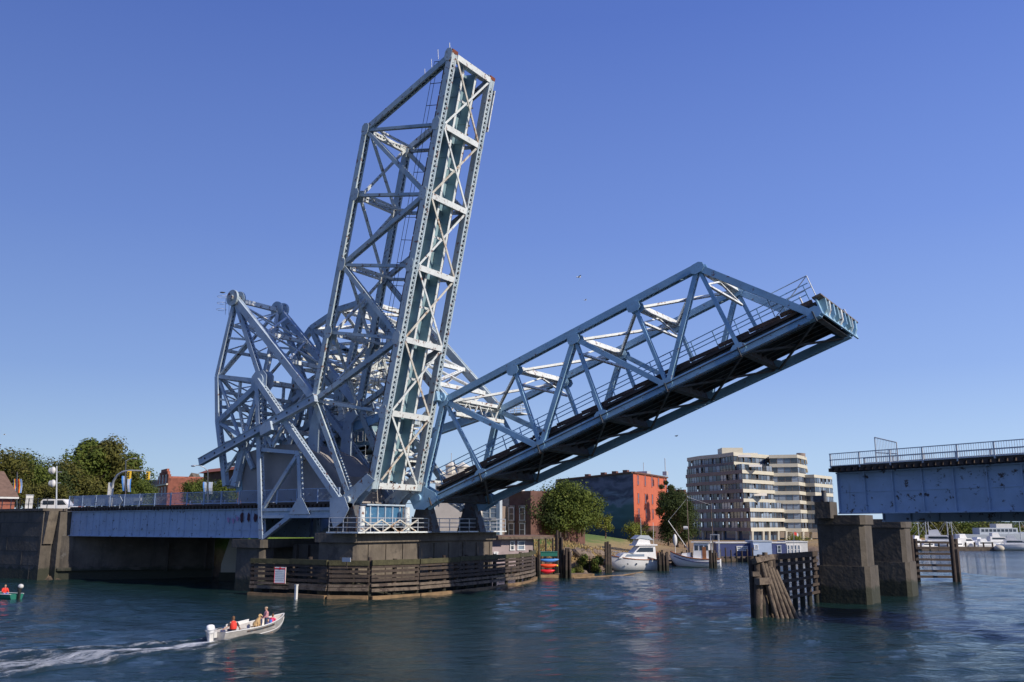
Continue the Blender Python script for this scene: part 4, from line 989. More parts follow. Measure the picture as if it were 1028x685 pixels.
# ================================================================ RIGHT STUB
def stub():
    A = GP(841, 476.5, 66.5); A.z = 0
    ang = YAW + R(90) - 0  # direction set below
    # track direction: vanishes at column -106
    t = math.atan((PCX - (-106)) / 919.0); dirn = -(FH * math.cos(t) - RT * math.sin(t)); dirn.z = 0; dirn.normalize()
    nrm = V((-dirn.y, dirn.x, 0))
    if nrm.dot(FH) < 0: nrm = -nrm
    zt = hz(475.5, 66.5); zb = hz(515.5, 66.5)
    root = thing('plate_girder_span', 'rust-spotted blue plate girder span with railings at the right edge', 'bridge', tuple(A + V((0, 0, zb))))
    L = 30
    for k, off in enumerate((0, 5.2)):
        o = A + nrm * off; zb = zb - .55 * k; m = MB(); m.box(o + dirn * L / 2 + UP * ((zt + zb) / 2), (L, .08, zt - zb), dirn, nrm, UP); g = m.build('girder_web', 'girder_rust', root)
        m = MB()
        for z in (zb, zt): m.box(o + dirn * L / 2 + UP * z, (L, .52, .1), dirn, nrm, UP)
        for i in range(14): m.box(o + dirn * (.06 + i * 2.2) - nrm * .1 + UP * ((zt + zb) / 2), (.1, .14, zt - zb - .1), dirn, nrm, UP)
        m.box(o + dirn * L / 2 - nrm * .06 + UP * (zb + (zt - zb) * .52), (L, .05, .05), dirn, nrm, UP)
        m.box(o + dirn * L / 2 - nrm * .06 + UP * (zb + (zt - zb) * .88), (L, .05, .05), dirn, nrm, UP)
        m.build('girder_frame', 'girder_rust', g)
    zb += .55
    for i in range(8):
        m = MB(); a = A + dirn * (.5 + i * 4) + nrm * .3 + UP * (zb + .3); b = A + dirn * (4.5 + i * 4) + nrm * 4.9 + UP * (zb + .3); m.beam(a, b, .15, .15); m.build('cross_brace', 'under', root)
    m = MB(); x = .1
    while x < L: m.box(A + dirn * x + nrm * 2.6 + UP * (zt + .2), (.26, 7.2, .26), dirn, nrm, UP); x += .52
    m.build('tie', 'ties', root)
    m = MB(); m.box(A + dirn * L / 2 - nrm * .7 + UP * (zt + .43), (L, .22, .2), dirn, nrm, UP); m.box(A + dirn * L / 2 + nrm * 2.4 + UP * (zt + .38), (L, 5.2, .08), dirn, nrm, UP)
    m.build('guard_timber', 'ties', root)
    for off, z1, pk in ((-.85, .98, True), (3.2, .85, False)):
        m = MB(); n = 13
        for i in range(n): m.box(A + dirn * (.1 + i * 2.4) + nrm * off + UP * (zt + .35 + z1 / 2), (.09, .09, z1 + .1), dirn, nrm, UP)
        for z in (.1, .55, 1.0): m.box(A + dirn * (L / 2) + nrm * off + UP * (zt + .4 + z * z1), (L, .05, .06), dirn, nrm, UP)
        fr = m.build('railing', 'galv', root)
        m = MB(); x = .1
        while x < L: m.box(A + dirn * x + nrm * off + UP * (zt + .45 + z1 / 2), (.02, .02, z1 - .1), dirn, nrm, UP); x += .16
        m.build('picket', 'galv', fr)
    m = MB(); p = A + dirn * 2.6 + nrm * 1.0 + UP * (zt + .4)
    for a, b in (((0, 0), (0, 2.1)), ((0, 2.1), (1.7, 1.6)), ((1.7, 1.6), (1.7, 0)), ((0, 0), (1.7, 0)), ((0, 1.0), (1.7, .8))):
        m.tube([p + dirn * a[0] + UP * a[1], p + dirn * b[0] + UP * b[1]], .04, 5)
    x = .1
    while x < 1.7: m.tube([p + dirn * x, p + dirn * x + UP * (2.08 - .29 * x)], .012, 4); x += .12
    m.build('gate', 'galv', root)
    # piers
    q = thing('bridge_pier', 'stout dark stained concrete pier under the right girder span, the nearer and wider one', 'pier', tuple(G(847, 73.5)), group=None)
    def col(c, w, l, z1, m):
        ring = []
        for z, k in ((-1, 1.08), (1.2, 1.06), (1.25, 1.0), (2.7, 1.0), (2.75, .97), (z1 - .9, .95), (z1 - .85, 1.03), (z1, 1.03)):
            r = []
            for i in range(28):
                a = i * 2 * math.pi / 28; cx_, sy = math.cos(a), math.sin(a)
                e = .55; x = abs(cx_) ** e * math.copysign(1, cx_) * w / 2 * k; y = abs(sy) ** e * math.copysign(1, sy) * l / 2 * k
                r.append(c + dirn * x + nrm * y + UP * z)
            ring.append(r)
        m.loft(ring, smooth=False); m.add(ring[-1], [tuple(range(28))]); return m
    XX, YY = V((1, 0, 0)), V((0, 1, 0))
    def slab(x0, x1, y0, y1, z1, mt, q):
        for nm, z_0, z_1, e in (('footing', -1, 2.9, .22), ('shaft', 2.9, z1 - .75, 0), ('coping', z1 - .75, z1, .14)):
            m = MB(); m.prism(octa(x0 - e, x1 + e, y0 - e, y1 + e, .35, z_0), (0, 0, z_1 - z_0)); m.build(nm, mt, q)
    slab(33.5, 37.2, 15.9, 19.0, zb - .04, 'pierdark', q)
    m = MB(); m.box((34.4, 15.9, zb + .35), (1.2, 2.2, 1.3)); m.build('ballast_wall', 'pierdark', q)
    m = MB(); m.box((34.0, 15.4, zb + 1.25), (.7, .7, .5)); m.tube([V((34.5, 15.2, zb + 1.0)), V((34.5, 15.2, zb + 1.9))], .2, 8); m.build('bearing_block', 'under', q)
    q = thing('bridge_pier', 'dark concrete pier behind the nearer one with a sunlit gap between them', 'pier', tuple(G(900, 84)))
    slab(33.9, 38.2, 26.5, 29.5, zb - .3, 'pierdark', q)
    # timber fender with leaning piles
    q = thing('timber_fender', 'broken timber fender with a cluster of leaning piles left of the nearer pier', 'fender', tuple(G(770, 63)))
    a = G(757, 62.5); b = G(820, 74)
    d = (b - a).normalized(); nn = V((d.y, -d.x, 0)); L = (b - a).length
    for i in range(9):
        m = MB(); p = a + d * (i * L / 8); m.tube([p + UP * -1.5, p + UP * 4.0], .2, 8); m.build('pile', 'timber', q)
    for i, z in enumerate((.9, 1.5, 2.1, 2.7, 3.3, 3.85)):
        m = MB(); m.beam(a + UP * z + nn * .25, b + UP * z + nn * .25, .14, .2 if z < 3.8 else .4, nn); m.build('plank', 'ties', q)
    random.seed(21)
    for i in range(7):
        m = MB(); s0 = G(760 + i * 2.6, 61.5 + .3 * i, 4.0 + random.uniform(-.3, .4)); e0 = G(760 + i * 3.2, 61.2 + .3 * i, -1.5); m.tube([s0, e0], .17 + .04 * random.random(), 8); m.build('pile', 'timber_grey' if i % 2 else 'timber', q)
    for i in range(5):
        m = MB(); s0 = G(764 + i * 3.5, 61.5 + i * .25, 3.7 - .15 * i); e0 = G(784 + i * 5.2, 62.0 + i * .3, -.9); m.tube([s0, e0], .17, 8); m.build('leaning_pile', 'timber_grey', q)
    m = MB(); m.beam(G(757, 61, 3.75), G(775, 62.2, 3.95), .4, .35); m.beam(G(760, 60.8, 2.45), G(772, 61.6, 2.45), .42, .42); m.beam(G(755, 61.4, 2.9), G(762, 61.4, 2.9), .4, .3); m.build('cap_timber', 'timber_grey', q)
    q = thing('timber_fender', 'open slatted timber fender standing in the water right of the second pier', 'fender', tuple(G(935, 104)))
    for px, k in ((918, 2), (959, 2)):
        for j in range(k):
            m = MB(); p = G(px + j * 4, 103 + j); m.tube([p + UP * -1.5, p + UP * (5.0 - .4 * j)], .26, 8); m.build('pile', 'ties', q)
    for i in range(7):
        m = MB(); z = .5 + i * .62; m.beam(G(919, 103, z), G(961, 103, z - .05), .2, .24); m.build('plank', 'ties', q)
    for i in range(3):
        m = MB(); m.tube([G(922 + i * 1.2, 101, -1), G(921 + i * 1.2, 101, 4)], .1, 6) if False else m.box(G(961.5, 101.5 + i, 1.5), (.3, .3, 4)); m.build('brace', 'timber', q)
        break
stub()

# ================================================================ TREES AND PLANTS
def crown_mesh(seed, h, w, n, leaf='leaf', lsz=.34, base=.18, lobes=16, cone=0.0):
    rnd = random.Random(seed); m = MB(); L = []
    for i in range(lobes):
        t = rnd.random(); zz = base + (1 - base) * (t ** .8)
        prof = math.sin(min(1, (zz - base) / (1 - base) * .88 + .12) * math.pi) ** .5 * (1 - cone * zz)
        a = i * 2.4 + rnd.random(); rr = w / 2 * prof * (.30 + .58 * rnd.random())
        L.append((V((math.cos(a) * rr, math.sin(a) * rr, zz * h * .93)), w * (.17 + .13 * rnd.random()) * (1 - .35 * zz * (1 if cone else .3))))
    for k in range(n):
        c, r = L[k % lobes]
        d = V((rnd.gauss(0, 1), rnd.gauss(0, 1), rnd.gauss(0, 1) * .75)).normalized() * r * (rnd.random() ** .35) * rnd.uniform(.75, 1.12)
        p = c + d; s = lsz * rnd.uniform(.6, 1.4)
        nn = (d.normalized() + V((rnd.uniform(-.7, .7), rnd.uniform(-.7, .7), rnd.uniform(-.2, .9)))).normalized()
        x = nn.orthogonal().normalized(); y = nn.cross(x); a = rnd.random() * 6.28
        x, y = x * math.cos(a) + y * math.sin(a), y * math.cos(a) - x * math.sin(a)
        m.add([p - x * s * .5, p + y * s * .32, p + x * s * .5, p - y * s * .32], [(0, 1, 2, 3)])
    m.local = True; return m
TREES = {}
def tree(px, pyt, pyb, d, w, label, leaf='leaf', kind='tree', cat='tree', group=None, seed=0, n=7000, cone=0.0, zb=None, lobes=24, lsz=None):
    zb = hz(pyb, d) if zb is None else zb; h = hz(pyt, d) - zb
    loc = G(px, d, zb); r = thing(kind, label, cat, tuple(loc), random.Random(seed).random() * 6, group, world=False)
    m = crown_mesh(seed, h, w, n, leaf, lsz or max(.26, w * .038), base=.2 if kind == 'tree' else .04, cone=cone, lobes=lobes)
    m.build('crown', leaf, r)
    t = LB(); rnd = random.Random(seed + 5)
    t.tube([(0, 0, -.8), (0, 0, h * .2), (w * .02, 0, h * .5), (0, w * .02, h * .85)], [w * .035, w * .028, w * .02, w * .006], 8)
    for k in range(6):
        a = rnd.random() * 6.28; z = h * (.2 + .09 * k); t.tube([(0, 0, z), (math.cos(a) * w * .16, math.sin(a) * w * .16, z + h * .12), (math.cos(a) * w * .3, math.sin(a) * w * .3, z + h * .2)], [w * .016, w * .01, w * .004], 6)
    t.build('trunk' if kind == 'tree' else 'stem', 'bark', r)
    return r
GZ = 7.7
gl = 'trees behind the left approach'
tree(-2, 455, 512, 150, 12, 'broad olive green tree at the far left edge behind the small shingled roof', 'leaf2', group=gl, seed=1, n=6500)
tree(18, 459, 512, 158, 11, 'rounded green tree behind the twin rainbow banners at the far left', 'leaf', group=gl, seed=2, n=6000)
tree(42, 471, 512, 172, 12, 'low dark green tree between the rainbow banners and the pole of white lamps', 'leaf3', group=gl, seed=3)
tree(63, 466, 512, 176, 12, 'mid height green tree behind the pole with two white round lamps', 'leaf2', group=gl, seed=4)
tree(88, 440, 512, 188, 14, 'tallest dark green tree of the left group with its pointed left peak', 'leaf', group=gl, seed=5, n=12000, cone=.35)
tree(105, 443, 512, 190, 15, 'tall broad green tree right beside the tallest one of the left group', 'leaf2', group=gl, seed=6, n=12000, cone=.3)
tree(123, 455, 512, 194, 13, 'green tree behind the blue banners and the curved mast arm', 'leaf', group=gl, seed=7, n=10000, cone=.3)
tree(139, 482, 512, 190, 7, 'low bright green tree left of the red brick gable', 'leaf', group=gl, seed=8)
tree(198, 481, 508, 185, 7.5, 'small green street tree right of the red brick building', 'leaf', group=gl, seed=9)
tree(222, 484, 508, 170, 6, 'small green street tree in front of the dark brick block by the steel frame', 'leaf', group=gl, seed=10)
for i in range(5):
    tree(24 + i * 9, 487 + (i % 2) * 2, 510, 140, 4.2, ('clipped low bush behind the railing, nearest the white cabinet', 'brownish low bush behind the railing, second from the white cabinet', 'brownish low bush behind the railing, third from the white cabinet', 'low bush left of the white van behind the railing', 'low bush just behind the white van')[i],
         'leaf2', kind='bush', cat='bush', group='bushes behind the left railing', seed=20 + i, n=1500, lobes=8)
gm = 'trees on the bank behind the boathouse'
tree(547, 497, 536, 150, 8.8, 'dense dark green tree on the bank just right of the brown brick building', 'leaf3', group=gm, seed=31, n=7500)
tree(568, 486, 535, 150, 10.5, 'largest rounded green tree in the middle of the bank group', 'leaf', group=gm, seed=32, n=9000)
tree(585, 494, 534, 154, 8.4, 'right hand rounded green tree of the bank group', 'leaf', group=gm, seed=33, n=7500)
tree(608, 517, 536, 158, 4.0, 'small bright green sapling on the lawn before the blue mural', 'leaf4', seed=34, n=1600, lobes=9)
tree(637, 526, 545, 160, 4.2, 'low spreading green tree at the foot of the orange brick wall', 'leaf4', seed=35, n=1700, lobes=9)
tree(649, 525, 545, 161, 3.2, 'small thin green tree right of the low spreading one by the orange wall', 'leaf2', seed=36, n=1200, lobes=8)
tree(671, 478, 548, 203, 5.2, 'narrow dark ivy clad tree climbing the right edge of the orange brick building', 'leaf3', seed=37, n=9000, cone=.1)
tree(680, 493, 550, 195, 9.5, 'wide dark green tree between the orange building and the apartment block', 'leaf3', seed=38, n=12000)
tree(688, 505, 550, 200, 7, 'shadowy green tree against the left edge of the apartment block', 'leaf3', seed=39, n=9000)
tree(799, 538, 551, 255, 7.5, 'bright yellow green tree under the right wing of the apartment block', 'leaf4', seed=40, n=2500)
for i, (px, py, w) in enumerate(((905, 527, 12), (935, 524, 16), (962, 525, 14), (985, 528, 14), (1012, 531, 14), (875, 530, 12))):
    tree(px, py, 548, 330 + i * 6, w * 1.5, ('dark green tree beyond the marina nearest the concrete pier', 'wide green tree beyond the marina masts', 'olive green tree beyond the middle of the marina', 'green tree beyond the marina left of the grey ship', 'green tree behind the grey ship', 'green tree beyond the marina hidden mostly by the pier')[i], 'leaf2' if i % 2 else 'leaf', group='trees beyond the marina', seed=50 + i, n=3000, zb=1)

def bank_plants():
    rnd = random.Random(9)
    m = MB()
    for k in range(4200):
        x = rnd.uniform(-18, -4); y = rnd.uniform(43, 96)
        z = land_h(x, y)
        if z < 1.2 or z > 6.2 or (y > 60 and rnd.random() < .85): continue
        if z > 4.7 and rnd.random() < .8: continue
        h = rnd.uniform(.12, .45) * (1.3 if z < 4 else .6); a = rnd.random() * 6.28; w = .12
        for j in range(3):
            a2 = a + j * 2.1; d = V((math.cos(a2), math.sin(a2), 0)); lean = V((rnd.uniform(-.2, .2), rnd.uniform(-.2, .2), 0))
            m.add([V((x, y, z - .1)) - d * w, V((x, y, z - .1)) + d * w, V((x, y, z + h)) + lean], [(0, 1, 2)])
    tag(m.build('dry_grass', 'drygrass'), 'dry straw coloured grass covering the sloping bank', 'grass', kind='stuff')
    m = MB()
    for k in range(240):
        x = rnd.uniform(-9, -3.6); y = rnd.uniform(43, 98); z = land_h(x, y)
        if z < -1 or z > 2.6: continue
        s = rnd.uniform(.35, 1.1); ax = Matrix.Rotation(rnd.random() * 3, 3, 'Z') @ Matrix.Rotation(rnd.random(), 3, 'X')
        b = len(m.v); m.ell((x, y, z), (s, s * .75, s * .55), 7, 5, ax)
        for i in range(b, len(m.v)): m.v[i] = tuple(q + rnd.uniform(-.1, .1) for q in m.v[i])
    m.sm = [False] * len(m.sm)
    tag(m.build('shore_rocks', 'rock'), 'tumbled brown rocks along the foot of the bank', 'rocks', kind='stuff')
    sp = [(572, 534, 531, 118, 3.2), (582, 528, 546, 119, 3.4), (592, 527, 545, 122, 3.2), (566, 537, 548, 117, 3.0), (556, 533, 548, 118, 3.0), (600, 537, 548, 122, 2.4)]
    lb = ('green bush on the bank directly behind the kayaks', 'tall olive bush at the crest of the bank', 'rounded straw topped bush at the right of the bank crest', 'bush half way up the bank right of the boathouse', 'bush behind the boathouse roof end', 'small bush on the lawn edge right of the crest')
    for i, (px, py, pb, d, w) in enumerate(sp):
        p = G(px, d); zb = land_h(p.x, p.y)
        tree(px, hz2py(zb + 2.6, d), 0, d, w, lb[i], 'leaf2' if i % 2 else 'leaf', kind='bush', cat='bush', group='bushes on the bank', seed=70 + i, n=1400, lobes=7, zb=zb - .2)
def hz2py(z, d): return PCY - FPX * math.tan(math.atan((z - CAMP.z) / d) - PITCH)
bank_plants()

# ================================================================ BUILDINGS
def wallbox(q, name, pts, z0, z1, m_):
    m = MB(); n = len(pts); m.add([(p.x, p.y, z0) for p in pts] + [(p.x, p.y, z1) for p in pts], [tuple(range(n))[::-1], tuple(range(n, 2 * n))] + [(i, (i + 1) % n, n + (i + 1) % n, n + i) for i in range(n)])
    return m.build(name, m_, q)
def windows(q, a, b, rows, us, w, h, frame='offwhite', glass='glass', depth=.18, lintel=None):
    a = V(a); b = V(b); d = (b - a); L = d.length; d.normalize(); nn = V((d.y, -d.x, 0))
    if nn.dot(CAMP - a) < 0: nn = -nn
    for z in rows:
        for u in us:
            c = a + d * (u * L); c.z = z
            m = MB(); m.box(c + nn * .02, (w, .06, h), d, nn, UP); wd = m.build('window', glass, q)
            m = MB()
            for s in (-1, 1): m.box(c + nn * .05 + d * (s * w / 2), (.12, .14, h + .12), d, nn, UP); m.box(c + nn * .052 + UP * (s * h / 2), (w + .2, .16, .12), d, nn, UP)
            m.box(c + nn * .045, (w, .1, .07), d, nn, UP); m.build('window_frame', frame, wd)
            if lintel: m = MB(); m.box(c + nn * .06 + UP * (h / 2 + .22), (w + .4, .2, .26), d, nn, UP); m.build('lintel', lintel, wd)
def rect(a, b, depth):
    a = V(a); b = V(b); d = (b - a).normalized(); n = V((-d.y, d.x, 0))
    if n.dot(FH) < 0: n = -n
    return [a, b, b + n * depth, a + n * depth]

# red brick building with gable, left
def city():
    q = thing('brick_building', 'long red brick building with an ornate stepped corner gable', 'building', tuple(G(175, 225, 7)))
    a, b = G(164, 226), G(196, 262)
    pts = rect(a, b, 20); wallbox(q, 'wall', pts, 6, hz(480.5, 228), 'redbrick')
    a2, b2 = G(153, 236), G(163.5, 226); pts = rect(a2, b2, 12); wallbox(q, 'front_wall', pts, 6, hz(479, 230), 'redbrick')
    m = MB(); d = (b2 - a2).normalized(); t = hz(479, 230)
    for k, (u0, u1, h) in enumerate(((.0, 1, .5), (.1, .9, 1.3), (.25, .8, 2.0))):
        p0 = a2.lerp(b2, u0); p1 = a2.lerp(b2, u1); n = V((d.y, -d.x, 0)); m.prism([p0 + UP * t, p1 + UP * t, p1 + UP * (t + h), p0 + UP * (t + h)], n * -.6)
    m.build('gable', 'redbrick', q)
    windows(q, a2, b2, [14.5, 17.5], [.2, .5, .8], .9, 1.7, lintel='cream'); windows(q, a, b, [15.5], [.82, .9], 1.2, 1.4, glass='glass2')
    m = MB(); n = V((d.y, -d.x, 0)); m.box((a2 + b2) / 2 + n * .2 + UP * 16.2, ((b2 - a2).length, .5, .4), d, n, UP); m.build('cornice', 'cream', q)
    q = thing('shop_building', 'low grey brown building left of the red brick gable', 'building', tuple(G(145, 240, 7)))
    pts = rect(G(137, 245), G(153, 240), 12); wallbox(q, 'wall', pts, 6, hz(483, 240), 'brown_aptshade'); windows(q, pts[0], pts[1], [13.5], [.2, .5, .8], 1.0, 1.5)
    m = MB(); m.prism([p + UP * hz(483, 240) for p in pts], (0, 0, .4)); m.build('roof', 'cream', q)
    q = thing('brick_block', 'dark brick block with an overhanging brown roof beside the steel frame', 'building', tuple(G(212, 205, 7)))
    a, b = G(199, 210), G(235, 196); pts = rect(a, b, 14); wallbox(q, 'wall', pts, 6, hz(474, 205), 'darkbrick')
    windows(q, a, b, [15.0, 12.0], [.15, .38, .6, .85], 1.1, 1.5)
    m = MB(); c = sum(pts, V((0, 0, 0))) / 4; t = hz(474, 205); ex = [c + (p - c) * 1.13 for p in pts]; tp = [c + (p - c) * .9 for p in pts]
    m.add([p + UP * t for p in ex] + [p + UP * (t + .9) for p in tp], [(0, 1, 2, 3)[::-1], (4, 5, 6, 7)] + [(i, (i + 1) % 4, 4 + (i + 1) % 4, 4 + i) for i in range(4)]); m.build('roof', 'roofred', q)
    q = thing('spire', 'distant pinkish red spire rising behind the left trees', 'tower', tuple(G(72, 300, 6)))
    m = MB(); c = G(72, 300); m.tube([c + UP * 6, c + UP * hz(469, 300)], 3.0, 4, smooth=False); m.build('tower_wall', 'redbrick', q)
    m = MB(); m.tube([c + UP * hz(469, 300), c + UP * hz(457, 300)], [3.6, .1], 4, smooth=False); m.build('tower_roof', 'roofred', q)
    q = thing('pitched_hall', 'distant grey stone gable peeking over the red brick building', 'building', tuple(G(187, 330, 7)))
    pts = rect(G(182, 330), G(192, 330), 8); wallbox(q, 'wall', pts, 6, hz(483, 330), 'concrete')
    m = MB(); t = hz(483, 330); mid = (pts[0] + pts[1]) / 2; m.prism([pts[0] + UP * t, pts[1] + UP * t, mid + UP * (t + 3)], pts[3] - pts[0]); m.build('roof', 'concrete', q)
    q = thing('lodge', 'small building at the far left edge with a steep brown shingled roof', 'house', tuple(G(2, 118, 7.7)))
    c = G(-7, 118); t = hz(499, 118); pts = rect(G(-24, 116), G(7, 118), 6); wallbox(q, 'wall', pts, 7, t, 'redbrick')
    e = [cc + (cc - (pts[0] + pts[2]) / 2) * .2 for cc in pts]; top = (pts[0] + pts[2]) / 2
    m = MB(); m.add([p + UP * t for p in e] + [pts[0].lerp(pts[1], .3) + (pts[3] - pts[0]) * .5 + UP * (t + 3.4), pts[0].lerp(pts[1], .62) + (pts[3] - pts[0]) * .5 + UP * (t + 3.4)], [(0, 1, 5, 4), (1, 2, 5), (2, 3, 4, 5), (3, 0, 4), (3, 2, 1, 0)]); m.build('roof', 'brownroof', q)
    m = MB(); m.prism([p + UP * (t - .25) for p in e], (0, 0, .22)); m.build('eaves', 'offwhite', q)
    # pale hotel far behind
    q = thing('pale_hotel', 'distant pale stucco building with small pointed roofs seen through the slanting span', 'building', tuple(G(457, 330, 6)))
    pts = rect(G(436, 335), G(478, 330), 15); wallbox(q, 'wall', pts, 4, hz(480, 330), 'paleroof')
    pts2 = rect(G(444, 333), G(470, 331), 10); wallbox(q, 'upper_wall', pts2, hz(480, 330), hz(474, 330), 'paleroof')
    for px, r_, py in ((452, 2.6, 463), (464, 3.0, 464), (441, 2.2, 471)):
        m = MB(); c = G(px, 334); m.tube([c + UP * hz(476, 334), c + UP * hz(py + 5, 334)], r_ * .8, 8, smooth=False); tw = m.build('turret', 'paleroof', q)
        m = MB(); m.tube([c + UP * hz(py + 5, 334), c + UP * hz(py, 334)], [r_, .1], 8, smooth=False); m.build('turret_roof', 'paleroof', tw)
    m = MB(); c = G(452, 334); m.tube([c + UP * hz(463, 334), c + UP * hz(455, 334)], .15, 5); m.build('flagpole', 'galv', q)
    windows(q, pts[0], pts[1], [hz(483, 330), hz(489, 330)], [i / 11 + .05 for i in range(11)], 1.2, 1.6)
    # brown brick and stone warehouse
    q = thing('brick_warehouse', 'brown brick warehouse with a rubble stone corner behind the boathouse', 'building', tuple(G(520, 148, 5)))
    a, b = G(505.5, 150), G(533, 146); pts = rect(a, b, 14); z1 = hz(493, 147)
    wallbox(q, 'wall', pts, 3, z1, 'darkbrick')
    wallbox(q, 'stone_corner', rect(G(497, 150.5), G(511, 149), 6), 3, z1 - .9, 'stone')
    wallbox(q, 'stone_base', rect(G(504, 149), G(535, 145.5), 3), 3, hz(539, 147), 'stone')
    windows(q, G(511, 149), b, [hz(516, 147), hz(530, 147) - .3], [.12, .62], 1.05, 2.0, lintel='stone')
    windows(q, G(512, 148), G(535, 145.4), [hz(543, 147)], [.2, .6], .9, 1.2)
    m = MB(); m.box(pts[0].lerp(pts[1], .45) + UP * (z1 + .5), (2.2, 2.0, 1.0)); m.build('roof_box', 'white', q)
    q = thing('pump_house', 'narrow grey building with pale vertical trim left of the brown brick warehouse', 'building', tuple(G(492, 146, 5)))
    pts = rect(G(484, 147), G(499, 146), 8); wallbox(q, 'wall', pts, 3, hz(508, 146), 'brown_aptshade')
    m = MB(); p = G(501, 144.5); m.box(p + UP * 7.5, (.7, .7, 6.5)); m.build('downpipe', 'tent', q)
    windows(q, pts[0], pts[1], [hz(515, 146), hz(528, 146)], [.3, .75], 1.2, 1.6, glass='glass2')
    # boathouse
    q = thing('boathouse', 'low mauve boathouse with a flat brown roof behind the timber fence', 'house', tuple(G(522, 118, 3)))
    d = 118; zf, zr = hz(566, d), hz(540.5, d)
    pts = rect(G(503, d), G(536, d + 2), 6); wallbox(q, 'wall', pts, zf - .3, zr, 'pinkwood')
    wallbox(q, 'side_wall', rect(G(489, d - 1), G(503, d), 4), zf - .6, hz(549, d), 'pinkwood')
    m = MB(); r = rect(G(500, d - 1.2), G(556, d + 2), 8.5); m.prism([p + UP * zr for p in r], (0, 0, .35)); m.build('roof', 'brownroof', q)
    m = MB(); m.prism([p + UP * (zr - .12) for p in rect(G(500.2, d - 1.25), G(556, d + 1.95), .15)], (0, 0, .3)); m.build('fascia', 'timber_grey', q)
    windows(q, pts[0], pts[1], [hz(548, d)], [.33], .5, 1.1, frame='white'); windows(q, pts[0], pts[1], [hz(548, d)], [.60], .95, 1.1, frame='white', glass='glass2'); windows(q, G(489, d - 1), G(503, d), [hz(556, d)], [.6], .5, .4, frame='white', glass='glass2')
    for px in (541, 548, 555):
        m = MB(); m.tube([G(px, d + 1.5, 0), G(px, d + 1.5, zr)], .13, 6); m.build('post', 'timber', q)
    m = MB(); m.prism([p + UP * (zf - .55) for p in rect(G(490, d - 1.8), G(548, d + 1), 6)], (0, 0, .25)); m.build('floor', 'timber_grey', q)
    for px in range(492, 540, 7):
        m = MB(); m.tube([G(px, d, -1.5), G(px, d, zf - .3)], .15, 6); m.build('pile', 'timber', q)
    # building with the plain blue painted wall
    q = thing('painted_warehouse', 'big warehouse with a dark blue green painted side wall and an orange brick front', 'building', tuple(G(620, 205, 4)))
    a, c, b = G(560, 232), G(637.5, 198), G(672, 220)
    zt = hz(475, 198)
    wallbox(q, 'side_wall', [a, c, c + (b - c) * .02 + FH * .2, a + FH * 6], 3, zt, 'muralwall')
    n = (b - c)
    wallbox(q, 'front_wall', [c + RT * .06, b, b + FH * 12 - RT * 4, a + FH * 9, c + FH * 2], 3, zt, 'orangebrick')
    ff = c + RT * .06
    wallbox(q, 'base_course', [ff - FH * .25, b - FH * .25, b, ff], 3, hz(528, 205) , 'darkbrick')
    windows(q, ff, b, [hz(483, 205), hz(501, 205), hz(516, 205)], [.12, .32, .52, .72, .9], .9, 2.3, frame='orangebrick', glass='glass3')
    m = MB(); m.beam(a + UP * (zt + .15), c + UP * (zt + .15), .7, .35, side=FH); m.beam(ff + UP * (zt + .15), b + UP * (zt + .15), .7, .35, side=FH); m.build('parapet', 'darkbrick', q)
    for u in (.45, .66, .80, .93):
        m = MB(); m.box(a.lerp(c, u) + FH * 1.2 + UP * (zt + .45), (1.1, 1.1, .8)); m.build('chimney', 'darkbrick', q)
    m = MB(); p = ff.lerp(b, .35) + FH * 3 + UP * zt; m.box(p + UP * .5, (2.6, 2, .9)); m.tube([p, p + UP * 3.0], .08, 5); m.build('roof_plant', 'tent', q); m = MB(); m.tube([p + RT * 5, p + RT * 5 + UP * 4], .1, 5); m.box(p + RT * 5 + UP * .5, (1.0, 1.0, .9)); m.build('roof_vent', 'tent', q)
    q = thing('low_block', 'low dark building with small chimneys between the orange building and the apartments', 'building', tuple(G(683, 240, 2)))
    pts = rect(G(672, 250), G(691, 250), 3); wallbox(q, 'wall', pts, 1, hz(496, 240), 'darkbrick'); windows(q, pts[0], pts[1], [hz(502, 240)], [.2, .45, .7], 1.5, 1.6, glass='glass2')
    for u in (.3, .62, .85):
        m = MB(); m.box(pts[0].lerp(pts[1], u) + UP * (hz(496, 240) + .8), (1.2, 1.2, 1.4)); m.build('chimney', 'darkbrick', q)
